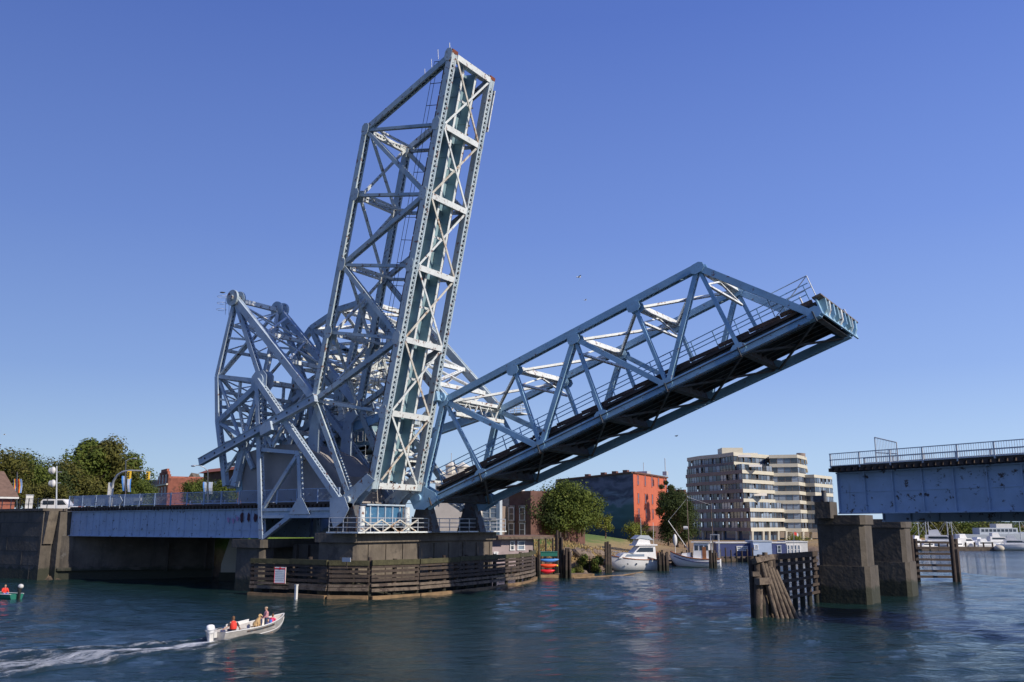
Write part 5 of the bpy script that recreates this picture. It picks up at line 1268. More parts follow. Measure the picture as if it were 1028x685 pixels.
def muralmat():
    m = mat('blue_green_wall_paint', (0.055, 0.08, 0.14), .8)
    n = m.node_tree.nodes; l = m.node_tree.links; g = n.new('ShaderNodeNewGeometry'); s = n.new('ShaderNodeSeparateXYZ'); l.new(g.outputs['Position'], s.inputs[0])
    mp = n.new('ShaderNodeMapping'); mp.inputs['Scale'].default_value = (.10, .10, .38); l.new(g.outputs['Position'], mp.inputs[0])
    t = n.new('ShaderNodeTexNoise'); t.inputs['Scale'].default_value = 1.3; t.inputs['Detail'].default_value = 7; t.inputs['Distortion'].default_value = .8; l.new(mp.outputs[0], t.inputs[0])
    ad = n.new('ShaderNodeMath'); ad.operation = 'MULTIPLY_ADD'; l.new(t.outputs['Fac'], ad.inputs[0]); ad.inputs[1].default_value = 11.0; l.new(s.outputs['Z'], ad.inputs[2])
    mr = n.new('ShaderNodeMapRange'); l.new(ad.outputs[0], mr.inputs[0]); mr.inputs[1].default_value = 8; mr.inputs[2].default_value = 26
    r = n.new('ShaderNodeValToRGB'); l.new(mr.outputs[0], r.inputs[0]); e = r.color_ramp.elements
    e[0].position = .05; e[0].color = (.02, .05, .055, 1); e[1].position = .95; e[1].color = (.045, .05, .10, 1)
    for p, c in ((.28, (.035, .10, .11, 1)), (.42, (.055, .13, .15, 1)), (.5, (.14, .19, .27, 1)), (.58, (.04, .055, .10, 1)), (.7, (.12, .14, .22, 1)), (.8, (.03, .04, .08, 1)), (.86, (.10, .12, .20, 1))):
        q = e.new(p); q.color = c
    l.new(r.outputs[0], n['Principled BSDF'].inputs['Base Color']); return m
M['muralwall'] = muralmat()
city()

def apartments():
    q = thing('apartment_block', 'stepped cream and glass apartment block with long balcony bands across the water', 'building', tuple(G(760, 270, 1.5)))
    fh_ = 9.15 / 919 * 262 * 1.06   # storey height
    base = hz(533.5, 265)
    def poly(lst): return [G(px, d) for px, d in lst]
    main_hi = poly([(691, 292), (706, 282), (726, 275), (749, 264), (766, 270), (781, 276), (782, 300), (700, 315)])
    main_lo = poly([(691, 292), (706, 282), (726, 275), (755, 260), (772, 267), (789.5, 275), (790, 300), (700, 315)])
    top = poly([(693, 294), (706, 285), (726, 278), (741, 270), (752, 274), (768, 279), (784, 284), (784, 300), (702, 315)])
    wing = poly([(777, 277), (792, 276), (806, 275), (815.5, 285), (816, 305), (779, 305)])
    low = poly([(806, 283), (822, 280), (840, 292), (840, 310), (806, 310)])
    rnd = random.Random(4)
    def floor(pg, z, parapet='aptcream', h=None, ph=1.05):
        h = h or fh_; c = sum(pg, V((0, 0, 0))) / len(pg); inn = [c + (p - c) * .965 for p in pg]
        m = MB(); n = len(pg)
        m.add([p + UP * z for p in pg] + [p + UP * (z + ph) for p in pg], [tuple(range(n))[::-1], tuple(range(n, 2 * n))] + [(i, (i + 1) % n, n + (i + 1) % n, n + i) for i in range(n)])
        m.mi = [0, 0] + [1 if (pg[(i + 1) % n] - pg[i]).dot(FH) < -4 else 0 for i in range(n)]  # left-turned parapet faces go brown: their shade is put into the colour
        m.build('balcony_band', [parapet, 'brown_aptshade'], q)
        m = MB()
        for i in range(n):
            a, b = inn[i], inn[(i + 1) % n]
            if ((a + b) / 2 - c).dot(FH) > 6: continue
            L = (b - a).length; k = max(1, int(L / 1.55)); d = (b - a).normalized(); nn = V((d.y, -d.x, 0))
            if nn.dot(a - c) < 0: nn = -nn
            for j in range(k):
                p, r = a.lerp(b, j / k), a.lerp(b, (j + 1) / k); m.cur = rnd.choice((0, 0, 1, 2, 2)); o = nn * (-.35 if rnd.random() < .25 else 0)
                m.quad(p + o + UP * (z + ph), r + o + UP * (z + ph), r + o + UP * (z + h), p + o + UP * (z + h))
                m.cur = 3; m.box(p + nn * .02 + UP * (z + (ph + h) / 2), (.12, .12, h - ph), d, nn, UP)
            m.cur = 3; m.box((a + b) / 2 + nn * .35 + UP * (z + ph + .38), (L, .05, .06), d, nn, UP)
        m.cur = 0; m.build('window_band', ['glass', 'glass3', 'glass2', 'mullion'], q)
    for k in range(8):
        z = base + k * fh_
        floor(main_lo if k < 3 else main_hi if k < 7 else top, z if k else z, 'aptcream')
    z = base + 8 * fh_
    for pg, zz in ((top, z), ):
        m = MB(); m.prism([p + UP * zz for p in pg], (0, 0, 1.1)); m.build('roof_band', 'aptcream', q)
    m = MB(); m.box(G(733, 285, z + 1.1 + 1.1), (6.5, 6, 2.4), RT, FH, UP); m.build('roof_house', 'aptcream', q)
    m = MB(); m.box(G(748, 288, z + 1.1 + .5), (7, 4, 1.0), RT, FH, UP); m.build('roof_house', 'paleroof', q)
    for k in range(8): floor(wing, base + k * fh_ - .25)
    m = MB(); m.prism([p + UP * (base + 8 * fh_ - .25) for p in wing], (0, 0, 1.0)); m.build('roof_band', 'aptcream', q)
    m = MB(); m.tube([G(804, 284, base + 8 * fh_ + .5), G(804, 284, base + 8 * fh_ + 1.8)], 1.4, 12); m.build('roof_vent', 'brown_aptshade', q)
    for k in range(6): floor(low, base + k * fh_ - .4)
    m = MB(); m.prism([p + UP * (base + 6 * fh_ - .4) for p in low], (0, 0, .9)); m.build('roof_band', 'aptcream', q)
    # ground floor, recessed behind columns
    c = sum(main_lo, V((0, 0, 0))) / len(main_lo)
    m = MB(); m.prism([c + (p - c) * .88 + UP * 1.0 for p in main_lo], (0, 0, base - 1.0)); m.build('ground_floor', 'glass3', q)
    for px, d in ((694, 290), (706, 283), (716, 279), (726, 276), (740, 268), (755, 261), (766, 265), (772, 268), (781, 272), (789, 276)):
        m = MB(); m.tube([G(px, d, 0.5), G(px, d, base)], .45, 8); m.build('column', 'aptcream', q)
    for px, d in ((779, 280), (792, 277), (806, 276), (814, 284)):
        m = MB(); m.tube([G(px, d, 0.5), G(px, d, base)], .45, 8); m.build('column', 'aptcream', q)
    for px, d, k in ((762, 268, 4), (757, 266, 7), (746, 265, 8)):
        m = MB(); zz = base + k * fh_; m.prism([G(px - 5, d - 1.5, zz - .9), G(px + 8, d - 1.0, zz - .9), G(px + 8, d + 2, zz - .1), G(px - 5, d + 2, zz - .1)], (0, 0, .1)); m.build('awning', 'paleroof', q)
apartments()

# ================================================================ STREET FURNITURE ON THE LEFT
def street():
    def pole(name, label, cat, px, pyb, pyt, d, r=.09, group=None):
        q = thing(name, label, cat, tuple(GP(px, pyb, d)), group=group)
        m = MB(); m.tube([GP(px, pyb, d) - UP * .6, GP(px, pyt, d)], [r * 1.3, r], 8); m.build('pole', 'dark_steel' if 'lamp' in name else 'galv', q); return q
    def banner(q, px0, px1, pyt, pyb, d, cols):
        a, b = GP(px0, pyt, d), GP(px1, pyt, d); c = GP(px0 + .6, pyb, d); e = GP(px1 - .3, pyb, d)
        m = MB(); n = len(cols)
        for i, cc in enumerate(cols):
            m.cur = i; f0, f1 = i / n, (i + 1) / n
            for k in range(4):
                t0, t1 = k / 4, (k + 1) / 4; bow = lambda t: FH * (.12 * math.sin(t * 5 + px0))
                m.quad(a.lerp(b, f0).lerp(c.lerp(e, f0), t0) + bow(t0), a.lerp(b, f1).lerp(c.lerp(e, f1), t0) + bow(t0), a.lerp(b, f1).lerp(c.lerp(e, f1), t1) + bow(t1), a.lerp(b, f0).lerp(c.lerp(e, f0), t1) + bow(t1))
        m.build('banner', cols, q)
    q = pole('street_lamp', 'dark lamp post with twin rainbow coloured banners at the far left', 'lamp post', 17.3, 511, 474, 135)
    banner(q, 13.0, 16.6, 481, 494.5, 135, ['navy', 'yellow', 'red', 'paleblue']); banner(q, 18.2, 22.3, 481, 495, 135, ['red', 'yellow', 'kblue', 'paleblue'])
    q = pole('street_lamp', 'dark lamp post with twin blue banners behind the curved mast arm', 'lamp post', 126.2, 511, 462, 140)
    banner(q, 122.3, 125.6, 478, 493, 140, ['kblue', 'paleblue']); banner(q, 127.6, 131.6, 480, 494, 140, ['paleblue', 'offwhite', 'kblue'])
    m = MB(); m.tube([GP(126.2, 463, 140), GP(130, 461, 140), GP(136, 460, 139)], .06, 6); m.ell(GP(135, 460.4, 139), (.55, .2, .14)); m.build('lamp_head', 'galv', q)
    q = pole('street_lamp', 'dark lamp post with twin pale blue banners and curved arm beside the brick block', 'lamp post', 208.6, 508, 472, 132)
    banner(q, 203.8, 207.8, 484, 496, 132, ['kblue', 'paleblue', 'tent']); banner(q, 209.4, 213.6, 484, 496, 132, ['paleblue', 'tent'])
    m = MB(); m.tube([GP(208.6, 473, 132), GP(205, 469.5, 131), GP(200, 467.3, 131), GP(193, 467.5, 131)], .07, 6); m.ell(GP(194, 467.9, 131), (.5, .2, .13)); m.build('lamp_arm', 'galv', q)
    q = thing('signal_mast', 'curved pale mast arm carrying yellow traffic signals over the road', 'traffic light', tuple(GP(112, 511, 125)))
    m = MB(); pts = [(112, 514), (112.3, 490), (114, 483), (118, 477), (123, 473.8), (130, 472.6), (143, 472.7)]
    m.tube([GP(x, y, 125 - i * .4) for i, (x, y) in enumerate(pts)], [.17, .16, .15, .14, .13, .12, .1], 8); m.build('mast', 'galv', q)
    for px, py in ((129.8, 477), (148.6, 477.5)):
        m = MB(); c = GP(px, py, 122.5); m.box(c, (.42, .3, 1.05), RT, FH, UP); h = m.build('signal_head', 'yellow', q)
        m = MB()
        for k in (-1, 0, 1): m.tube([c + UP * (k * .3) - FH * .16, c + UP * (k * .3) - FH * .24], .11, 8)
        m.build('lens', 'black', h)
    m = MB(); m.tube([GP(143, 472.7, 122.6), GP(149, 474, 122.5)], .05, 5); m.build('hanger', 'galv', q)
    for px in (109.6, 112.6):
        m = MB(); c = GP(px, 492, 124.5); m.box(c, (.36, .06, 2.0), RT, FH, UP); g = m.build('mast_sign', 'offwhite', q)
        m = MB(); m.box(c - FH * .04, (.1, .03, .1), RT, FH, UP); m.build('bolt', 'galv', g)
    q = pole('signal_pole', 'slim pole with two white round lamps above the abutment', 'lamp post', 57, 513, 468, 118, .08)
    for py in (472.5, 485.5):
        m = MB(); c = GP(53.2, py, 118); m.ell(c, (.42, .3, .5)); l_ = m.build('lamp_globe', 'offwhite', q)
        m = MB(); m.tube([c - RT * .25, c - RT * .42], .38, 10); m.build('lamp_rim', 'galv', l_)
    m = MB(); m.tube([GP(57, 474, 118), GP(62, 474, 118)], .04, 5); m.tube([GP(57, 485, 118), GP(61, 485, 118)], .04, 5); m.build('bracket', 'galv', q)
    q = thing('utility_cabinet', 'tall pale metal cabinet standing on the left abutment', 'cabinet', tuple(GP(29, 512, 114)))
    c = GP(29.3, 505, 114); m = MB(); m.box(c, (1.15, .8, 1.85), V((.86, -.5, 0)), V((.5, .86, 0)), UP); m.build('cabinet_body', 'offwhite', q)
    m = MB(); m.box(c + UP * .96, (1.25, .9, .08), V((.86, -.5, 0)), V((.5, .86, 0)), UP); m.build('cabinet_lid', 'galv', q)
    m = MB(); m.box(c - V((.5, .86, 0)) * .41, (.9, .02, 1.6), V((.86, -.5, 0)), V((.5, .86, 0)), UP); m.build('door', 'tent', q)
    # van
    q = thing('parked_van', 'white van parked on the road behind the pole with two white lamps', 'van', tuple(GP(56, 511, 128)))
    c = GP(56, 511, 128); c.z = GZ + .05
    prof = [(-2.2, .35), (-2.2, 1.7), (-1.9, 1.95), (.9, 1.95), (1.6, 1.25), (2.25, 1.05), (2.3, .35)]
    m = MB(); m.prism([c + RT * x + UP * z for x, z in prof], FH * 1.8); m.build('body', 'white', q)
    m = MB(); m.prism([c + RT * x + UP * z - FH * .02 for x, z in ((.0, 1.15), (.0, 1.8), (.85, 1.8), (1.4, 1.2))], FH * -.02); m.prism([c + RT * x + UP * z - FH * .02 for x, z in ((-1.9, 1.2), (-1.9, 1.75), (-.3, 1.75), (-.3, 1.2))], FH * -.02); m.build('window', 'glass', q)
    for x in (-1.4, 1.5):
        m = MB(); m.tube([c + RT * x + UP * .35 - FH * .05, c + RT * x + UP * .35 + FH * .2], .35, 14); m.build('wheel', 'black', q)
    # railing on abutment
    q = thing('railing', 'dark post and rail fence along the top of the stone abutment', 'fence', (-60, -2, 8))
    m = MB()
    for i in range(22): m.box((-48.8 - i * 2, -2.2, 8.6), (.07, .07, 1.25))
    for z in (8.55, 9.15): m.box((-69.5, -2.2, z), (43, .05, .05))
    m.build('post', 'dark_steel', q)
    m = MB(); x = -48.8
    while x > -91: m.box((x, -2.2, 8.75), (.02, .02, .8)); x -= .3
    m.build('picket', 'dark_steel', q)
    for lb, px, py, s, mt in (('white diamond shaped sign on the approach railing', 120.2, 503, .95, 'tent'), ('small white rectangular sign on the approach railing', 138, 501.5, .0, 'offwhite')):
        q = thing('road_sign', lb, 'sign', tuple(onY(px, py, -.6)))
        c = onY(px, py, -.58); m = MB()
        if s: m.box(c, (s * .8, .05, s * .8), V((.707, 0, .707)), V((0, 1, 0)), V((-.707, 0, .707)))
        else: m.box(c, (1.3, .05, .32))
        m.build('plate', mt, q); m = MB(); m.box(c + V((0, .05, -.4)), (.06, .05, .8)); m.build('post', 'galv', q)
    q = thing('boat_trailer_sign', 'sunlit white panel boards stacked against the railing at the foot of the curved mast', 'board', tuple(onY(111, 506, -.4)))
    for k in range(3):
        m = MB(); c = onY(108.5 + k * 2.6, 504 + k % 2, -.4 + .05 * k); m.box(c, (.42, .04, 1.1)); m.build('panel', 'offwhite', q)
    # far railing along the roadway
    q = thing('railing', 'blue steel railing along the far side of the road deck', 'fence', (-30, 16, 8))
    m = MB()
    for i in range(20): m.box((-47 + i * 2.3, 15.9, 8.6), (.08, .08, 1.2))
    for z in (8.4, 8.8, 9.2): m.box((-25, 15.9, z), (44, .06, .06))
    m.build('rail', 'girder', q)
street()

# ================================================================ BOATS
def hull(L, B, D, draft=.25, bow=.35, sheer=.25, n=14, th=.05, open_=True, trans=.85):
    """local coords: x forward (bow at +L/2), z=0 waterline; returns MB"""
    m = LB(); rings = []; inner = []
    for i in range(n + 1):
        t = i / n; x = -L / 2 + L * t
        w = B / 2 * (trans + (1 - trans) * math.sin(min(1, t / .45) * math.pi / 2)) * (1 if t < .5 else max(.02, math.cos((t - .5) / .5 * math.pi / 2) ** .75))
        zt = D + sheer * D * (max(0, t - .3) / .7) ** 2 * 2
        kz = -draft + (draft + zt * .55) * max(0, (t - .72) / .28) ** 2.2
        ch = kz + (zt - kz) * .28
        r = [V((x, -w, zt)), V((x, -w * .93, ch + (zt - ch) * .5)), V((x, -w * .78, ch)), V((x, 0, kz)), V((x, w * .78, ch)), V((x, w * .93, ch + (zt - ch) * .5)), V((x, w, zt))]
        rings.append(r)
        wi = max(.01, w - th); inner.append([V((x, -wi, zt)), V((x, -wi * .9, ch + .06 + (zt - ch) * .4)), V((x, -wi * .72, ch + .08)), V((x, 0, ch + .06)), V((x, wi * .72, ch + .08)), V((x, wi * .9, ch + .06 + (zt - ch) * .4)), V((x, wi, zt))])
    m.loft(rings, closed=False)
    m.add(rings[0], [tuple(range(7))])
    if open_:
        m.loft(inner, closed=False)
        for k in (0, 6):
            a = [r[k] for r in rings]; b = [r[k] for r in inner]; m.loft([a, b], closed=False, smooth=False)
        m.add([p + V((.05, 0, 0)) for p in inner[0]], [tuple(range(7))])
    else:
        for i in range(n): m.add([rings[i][0], rings[i + 1][0], rings[i + 1][6], rings[i][6]], [(0, 1, 2, 3)])
    m.rings = rings; return m

def remesh(o, vs=.014):
    md = o.modifiers.new('union', 'REMESH'); md.mode = 'VOXEL'; md.voxel_size = vs; md.use_smooth_shade = True
    sm_ = o.modifiers.new('smooth', 'SMOOTH'); sm_.iterations = 4; sm_.factor = .5

def person(label, loc, rz, J, clothes, hair='hair', group=None, name='person', scale=1.0, par_z=0):
    """J: joint positions in local metres, facing +x. clothes: list of (part, material, [joint chain(s)], radii)"""
    q = thing(name, label, 'person', loc, rz, group, world=False); q.scale = (scale,) * 3
    q['_o'] = (0, 0, 0)
    j = {k: V(v) for k, v in J.items()}
    b = LB()
    hd = j['head']
    b.ell(hd, (.095, .075, .12), 16, 12); b.ell(hd + V((.03, 0, -.055)), (.06, .055, .06)); b.tube([hd + V((.085, 0, .02)), hd + V((.118, 0, -.02)), hd + V((.09, 0, -.03))], .014, 8)
    for s in (-1, 1): b.ell(hd + V((-.005, s * .078, -.005)), (.02, .012, .032)); b.ell(hd + V((.075, s * .03, .022)), (.02, .022, .012))
    b.tube([hd + V((.09, -.022, -.062)), hd + V((.098, 0, -.064)), hd + V((.09, .022, -.062))], .009, 6)
    b.tube([hd - V((0, 0, .06)), j['neck'] - V((0, 0, .03))], [.052, .06], 12)
    ch, pe = j['chest'], j['pelvis']
    b.tube([j['neck'] - V((0, 0, .02)), ch + V((0, 0, .08)), ch, (ch + pe) / 2, pe], [.07, .12, .145, .125, .14], 14)
    for s in 'lr':
        sh = j['sh' + s]; b.tube([j['neck'] - V((0, 0, .07)), sh], [.07, .065], 10)
        b.tube([sh, j['el' + s], j['wr' + s]], [.058, .043, .03], 10); b.ell(j['el' + s], (.045,) * 3)
        d = (j['wr' + s] - j['el' + s]).normalized(); side = d.cross(V((0, 0, 1))).normalized() if abs(d.z) < .95 else V((0, 1, 0)); dn = d.cross(side)
        pm = j['wr' + s] + d * .05; b.tube([j['wr' + s], pm, pm + d * .03], [.028, .037, .034], 8)
        for k, (o, l) in enumerate(((-.027, .062), (-.009, .072), (.009, .068), (.027, .052))):
            r0 = pm + d * .03 + side * o; r1 = r0 + d * l * .55 + dn * .012; r2 = r1 + d * l * .3 + dn * .03; b.tube([r0, r1, r2], [.010, .009, .008], 6)
        t0 = pm - side * .03; b.tube([t0 - d * .02, t0 - side * .03 + d * .01 + dn * .01, t0 - side * .035 + d * .045 + dn * .02], [.012, .011, .009], 6)
        b.tube([j['hip' + s], j['kn' + s], j['an' + s]], [.085, .058, .04], 10); b.ell(j['kn' + s], (.06,) * 3)
        f = j['an' + s]; b.tube([f + V((-.04, 0, -.04)), f + V((.07, 0, -.05)), f + V((.17, 0, -.065))], [.04, .042, .03], 8)
    o = b.build('body', 'skin', q); remesh(o, .012)
    for part, mt, chains in clothes:
        c = LB()
        for pts, rs in chains: c.tube([j[p] if isinstance(p, str) else V(p) for p in pts], rs, 14)
        oc = c.build(part, mt, q); remesh(oc, .016)
    if hair:
        h = LB(); h.ell(hd + V((-.02, 0, .035)), (.098, .086, .105), 14, 10); h.ell(hd + V((-.055, 0, -.02)), (.06, .072, .08)); oc = h.build('hair', hair, q); remesh(oc, .014)
    e = LB()
    for s in (-1, 1): e.ell(hd + V((.09, s * .03, .02)), (.009,) * 3)
    e.build('eyes', 'black', q)
    return q
SEAT = dict(head=(.05, 0, .70), neck=(.01, 0, .55), chest=(0, 0, .40), pelvis=(-.03, 0, .08), shl=(0, .18, .48), shr=(0, -.18, .48), ell=(.12, .24, .26), elr=(.12, -.24, .26),
            wrl=(.32, .2, .2), wrr=(.32, -.2, .2), hipl=(0, .09, .05), hipr=(0, -.09, .05), knl=(.40, .13, .08), knr=(.40, -.13, .08), anl=(.42, .13, -.30), anr=(.42, -.13, -.30))
STAND = dict(head=(.03, 0, 1.55), neck=(0, 0, 1.40), chest=(0, 0, 1.24), pelvis=(0, 0, .92), shl=(0, .19, 1.33), shr=(0, -.19, 1.33), ell=(.08, .24, 1.06), elr=(.10, -.24, 1.06),
             wrl=(.26, .20, .92), wrr=(.28, -.20, .90), hipl=(0, .09, .88), hipr=(0, -.09, .88), knl=(.05, .11, .48), knr=(.03, -.11, .48), anl=(0, .12, .08), anr=(0, -.12, .08))
def shirt(r=1.0, sleeves=True, hem='pelvis'):
    L = [(('neck', 'chest', hem), [.10 * r, .17 * r, .155 * r]), (('shl', 'shr'), [.075 * r, .075 * r])]
    if sleeves: L += [(('shl', 'ell'), [.075, .062]), (('shr', 'elr'), [.075, .062])]
    return L
def trousers(): return [(('pelvis', 'hipl', 'knl', 'anl'), [.15, .105, .08, .06]), (('pelvis', 'hipr', 'knr', 'anr'), [.15, .105, .08, .06])]

def boat_main():
    st, bo = G(216, 50.2), G(284.5, 54.6)
    c = (st + bo) / 2; d = (bo - st); L = d.length; rz = math.atan2(d.y, d.x)
    q = thing('motor_boat', 'open silver aluminium motor boat heading right with people and a golden dog aboard', 'boat', tuple(c), rz, world=False); q['_o'] = (0, 0, 0)
    q.rotation_euler = (0, R(-2.0), rz)
    m = hull(L, 1.75, .55, draft=.22, sheer=.34); hl = m.build('hull', 'alu', q)
    rings = m.rings
    for k in (0, 6):
        m2 = LB(); m2.tube([r[k] for r in rings], .035, 6); m2.build('gunwale', 'offwhite', hl)
    for f in (.42,):
        m2 = LB(); m2.tube([r[1].lerp(r[2], f) * 1.0 + V((0, -.012, 0)) for r in rings], .02, 5); m2.build('spray_rail', 'offwhite', hl)
    m2 = LB(); m2.loft([[rings[i][0].lerp(rings[i][1], t_) + V((0, -.014, 0)) for t_ in (.28, .62)] for i in range(4, 11)], closed=False); m2.build('dark_stripe', 'dark_steel', hl)
    for x in (-L * .28, -.05, L * .2):
        m2 = LB(); m2.box((x, 0, .36), (.30, 1.45, .05)); m2.box((x, 0, .18), (.28, .05, .34)); m2.build('thwart', 'alu', q)
    m2 = LB(); m2.prism([(-L * .22, .80, .50), (L * .12, .86, .52), (L * .12, .80, .80), (-L * .22, .74, .72)], (0, .05, 0)); m2.build('side_panel', 'white', q)
    # outboard
    m2 = LB(); rg = []
    for z, a, b, o in ((.52, .16, .13, 0), (.62, .22, .17, 0), (.80, .25, .18, .02), (.93, .22, .16, .04), (.97, .10, .08, .04)):
        rg.append([V((-L / 2 - .32 - o + a * math.cos(t), b * math.sin(t), z)) for t in [i * math.pi / 6 for i in range(12)]])
    m2.loft(rg); m2.add(rg[-1], [tuple(range(12))]); mo = m2.build('outboard_motor', 'white', q)
    m2 = LB(); m2.prism([(-L / 2 - .45, -.07, -.4), (-L / 2 - .22, -.07, -.4), (-L / 2 - .16, -.07, .55), (-L / 2 - .46, -.07, .55)], (0, .14, 0)); m2.box((-L / 2 - .1, 0, .42), (.2, .25, .3)); m2.build('motor_leg', 'offwhite', mo)
    m2 = LB(); m2.tube([(-L / 2 - .12, -.02, .68), (-L / 2 + .35, -.12, .72)], .025, 6); m2.build('tiller', 'black', mo)
    m2 = LB(); m2.box((-L / 2 - .33, 0, .70), (.5, .35, .035)); m2.build('cowl_stripe', 'galv', mo)
    Mx = q.matrix_basis.copy(); bpy.context.view_layer.update(); Mx = Matrix.Translation(c) @ Matrix.Rotation(rz, 4, 'Z') @ Matrix.Rotation(R(-2), 4, 'Y')
    def at(x, y, z): return tuple(Mx @ V((x, y, z)))
    # helmsman at the stern, seen from behind
    J = dict(SEAT); J.update(elr=(-.05, -.30, .28), wrr=(.12, -.42, .13), ell=(-.08, .30, .30), wrl=(-.1, .5, .2))
    person('person in a red life vest steering at the stern, back turned', at(-L * .27, -.05, .40), rz + R(62), J,
           [('sweater', 'darkcl', [(('shl', 'ell'), [.07, .058]), (('shr', 'elr'), [.07, .058]), (('neck', 'chest', 'pelvis'), [.08, .15, .14])]),
            ('life_vest', 'red', [(((0, 0, .53), (0, 0, .42), (-.02, 0, .26), (-.03, 0, .14)), [.13, .195, .20, .185]), (((0, .11, .5), (0, -.11, .5)), [.085, .085])]), ('trousers', 'denim', trousers())])
    # standing adult in plaid near the bow
    J = dict(STAND)
    person('person in a pink checked shirt and cap standing near the bow', at(L * .24, .10, .12), rz + R(150), J, [('shirt', 'plaid', shirt() + [(('ell', 'wrl'), [.06, .045]), (('elr', 'wrr'), [.06, .045])]), ('trousers', 'denim', trousers()),
           ('cap', 'cap', [(((.02, 0, 1.60), (0, 0, 1.68)), [.105, .09]), (((.08, 0, 1.62), (.15, 0, 1.61)), [.05, .03])])], scale=.78)
    person('child in a crimson top with a blue pack seated in the bow', at(L * .33, .05, .36), rz + R(10), SEAT, [('shirt', 'pink', shirt()), ('trousers', 'pink', trousers()), ('backpack', 'bluecl', [(((-.2, .02, .42), (-.2, .02, .2)), [.12, .12])])], scale=.78)
    person('small fair haired child in dark clothes sitting low before the standing adult', at(L * .19, -.30, .30), rz + R(-95), SEAT, [('shirt', 'navy', shirt()), ('trousers', 'denim', trousers())], hair='blond', scale=.6)
    # dog
    dg = thing('dog', 'golden haired dog sitting upright amidships in the silver boat', 'dog', at(.38, -.1, .40), rz + R(-75), world=False); dg['_o'] = (0, 0, 0)
    b = LB()
    b.tube([(-.18, 0, .10), (-.10, 0, .22), (.02, 0, .40), (.08, 0, .52)], [.15, .17, .13, .09], 12); b.tube([(.07, 0, .50), (.12, 0, .64)], [.085, .075], 10)
    b.ell((.14, 0, .68), (.09, .08, .08)); b.tube([(.18, 0, .67), (.30, 0, .63)], [.055, .035], 10)
    for s in (-1, 1):
        b.tube([(.07, s * .07, .36), (.10, s * .075, .16), (.10, s * .075, 0)], [.06, .038, .032], 8); b.ell((.13, s * .075, .02), (.05, .035, .025))
        b.tube([(-.15, s * .10, .10), (.03, s * .14, .12), (-.04, s * .13, .02), (.06, s * .13, .02)], [.09, .07, .04, .03], 8)
        b.tube([(.12, s * .07, .73), (.11, s * .10, .66), (.13, s * .10, .60)], [.03, .032, .02], 6)
    b.tube([(-.26, 0, .06), (-.42, .05, .03), (-.52, .12, .05)], [.04, .035, .02], 6)
    o = b.build('body', 'blond', dg); remesh(o, .015)
    b = LB(); b.ell((.335, 0, .645), (.02, .018, .015)); b.ell((.205, .04, .71), (.01,) * 3); b.ell((.205, -.04, .71), (.01,) * 3); b.build('nose_and_eyes', 'black', dg)
    # wake
    wk = bpy.data.materials.new('wake_foam'); wk.use_nodes = True; n = wk.node_tree.nodes; l = wk.node_tree.links; bs = n['Principled BSDF']
    g = n.new('ShaderNodeNewGeometry'); mp = n.new('ShaderNodeMapping'); mp.inputs['Rotation'].default_value = (0, 0, -rz); mp.inputs['Scale'].default_value = (1, 1, 1)
    l.new(g.outputs['Position'], mp.inputs[0]); mp2 = n.new('ShaderNodeMapping'); mp2.inputs['Scale'].default_value = (.8, 1.9, 1); l.new(mp.outputs[0], mp2.inputs[0])
    t = n.new('ShaderNodeTexNoise'); t.inputs['Scale'].default_value = 1.1; t.inputs['Detail'].default_value = 9; t.inputs['Roughness'].default_value = .75; l.new(mp2.outputs[0], t.inputs[0])
    at_ = n.new('ShaderNodeAttribute'); at_.attribute_name = 'foam'
    ad = n.new('ShaderNodeMath'); ad.operation = 'ADD'; l.new(t.outputs['Fac'], ad.inputs[0]); l.new(at_.outputs['Fac'], ad.inputs[1])
    r = n.new('ShaderNodeMapRange'); l.new(ad.outputs[0], r.inputs[0]); r.inputs[1].default_value = .80; r.inputs[2].default_value = 1.10
    mx = n.new('ShaderNodeMixRGB'); l.new(r.outputs[0], mx.inputs[0]); mx.inputs[1].default_value = (.012, .028, .03, 1); mx.inputs[2].default_value = (.70, .72, .74, 1); l.new(mx.outputs[0], bs.inputs['Base Color'])
    r2 = n.new('ShaderNodeMapRange'); l.new(r.outputs[0], r2.inputs[0]); r2.inputs[3].default_value = .1; r2.inputs[4].default_value = .7; l.new(r2.outputs[0], bs.inputs['Roughness']); bs.inputs['IOR'].default_value = 1.33
    bp = n.new('ShaderNodeBump'); bp.inputs['Strength'].default_value = .8; bp.inputs['Distance'].default_value = .25; l.new(t.outputs['Fac'], bp.inputs['Height']); l.new(bp.outputs[0], bs.inputs['Normal'])
    s0 = G(224, 49.8); e = G(-60, 42.0)
    # trail follows the boat's own path, gently curving
    ctrl = [G(285, 54.7), G(217, 50.4), G(182, 48.2), (G(130, 46.1)), G(70, 43.8), G(0, 41.7), G(-90, 39.2)]
    path = []
    for i in range(len(ctrl) - 1):
        for k in range(14): path.append(ctrl[i].lerp(ctrl[i + 1], k / 14))
    vs, fs, fo = [], [], []
    tot = len(path); nw = 22
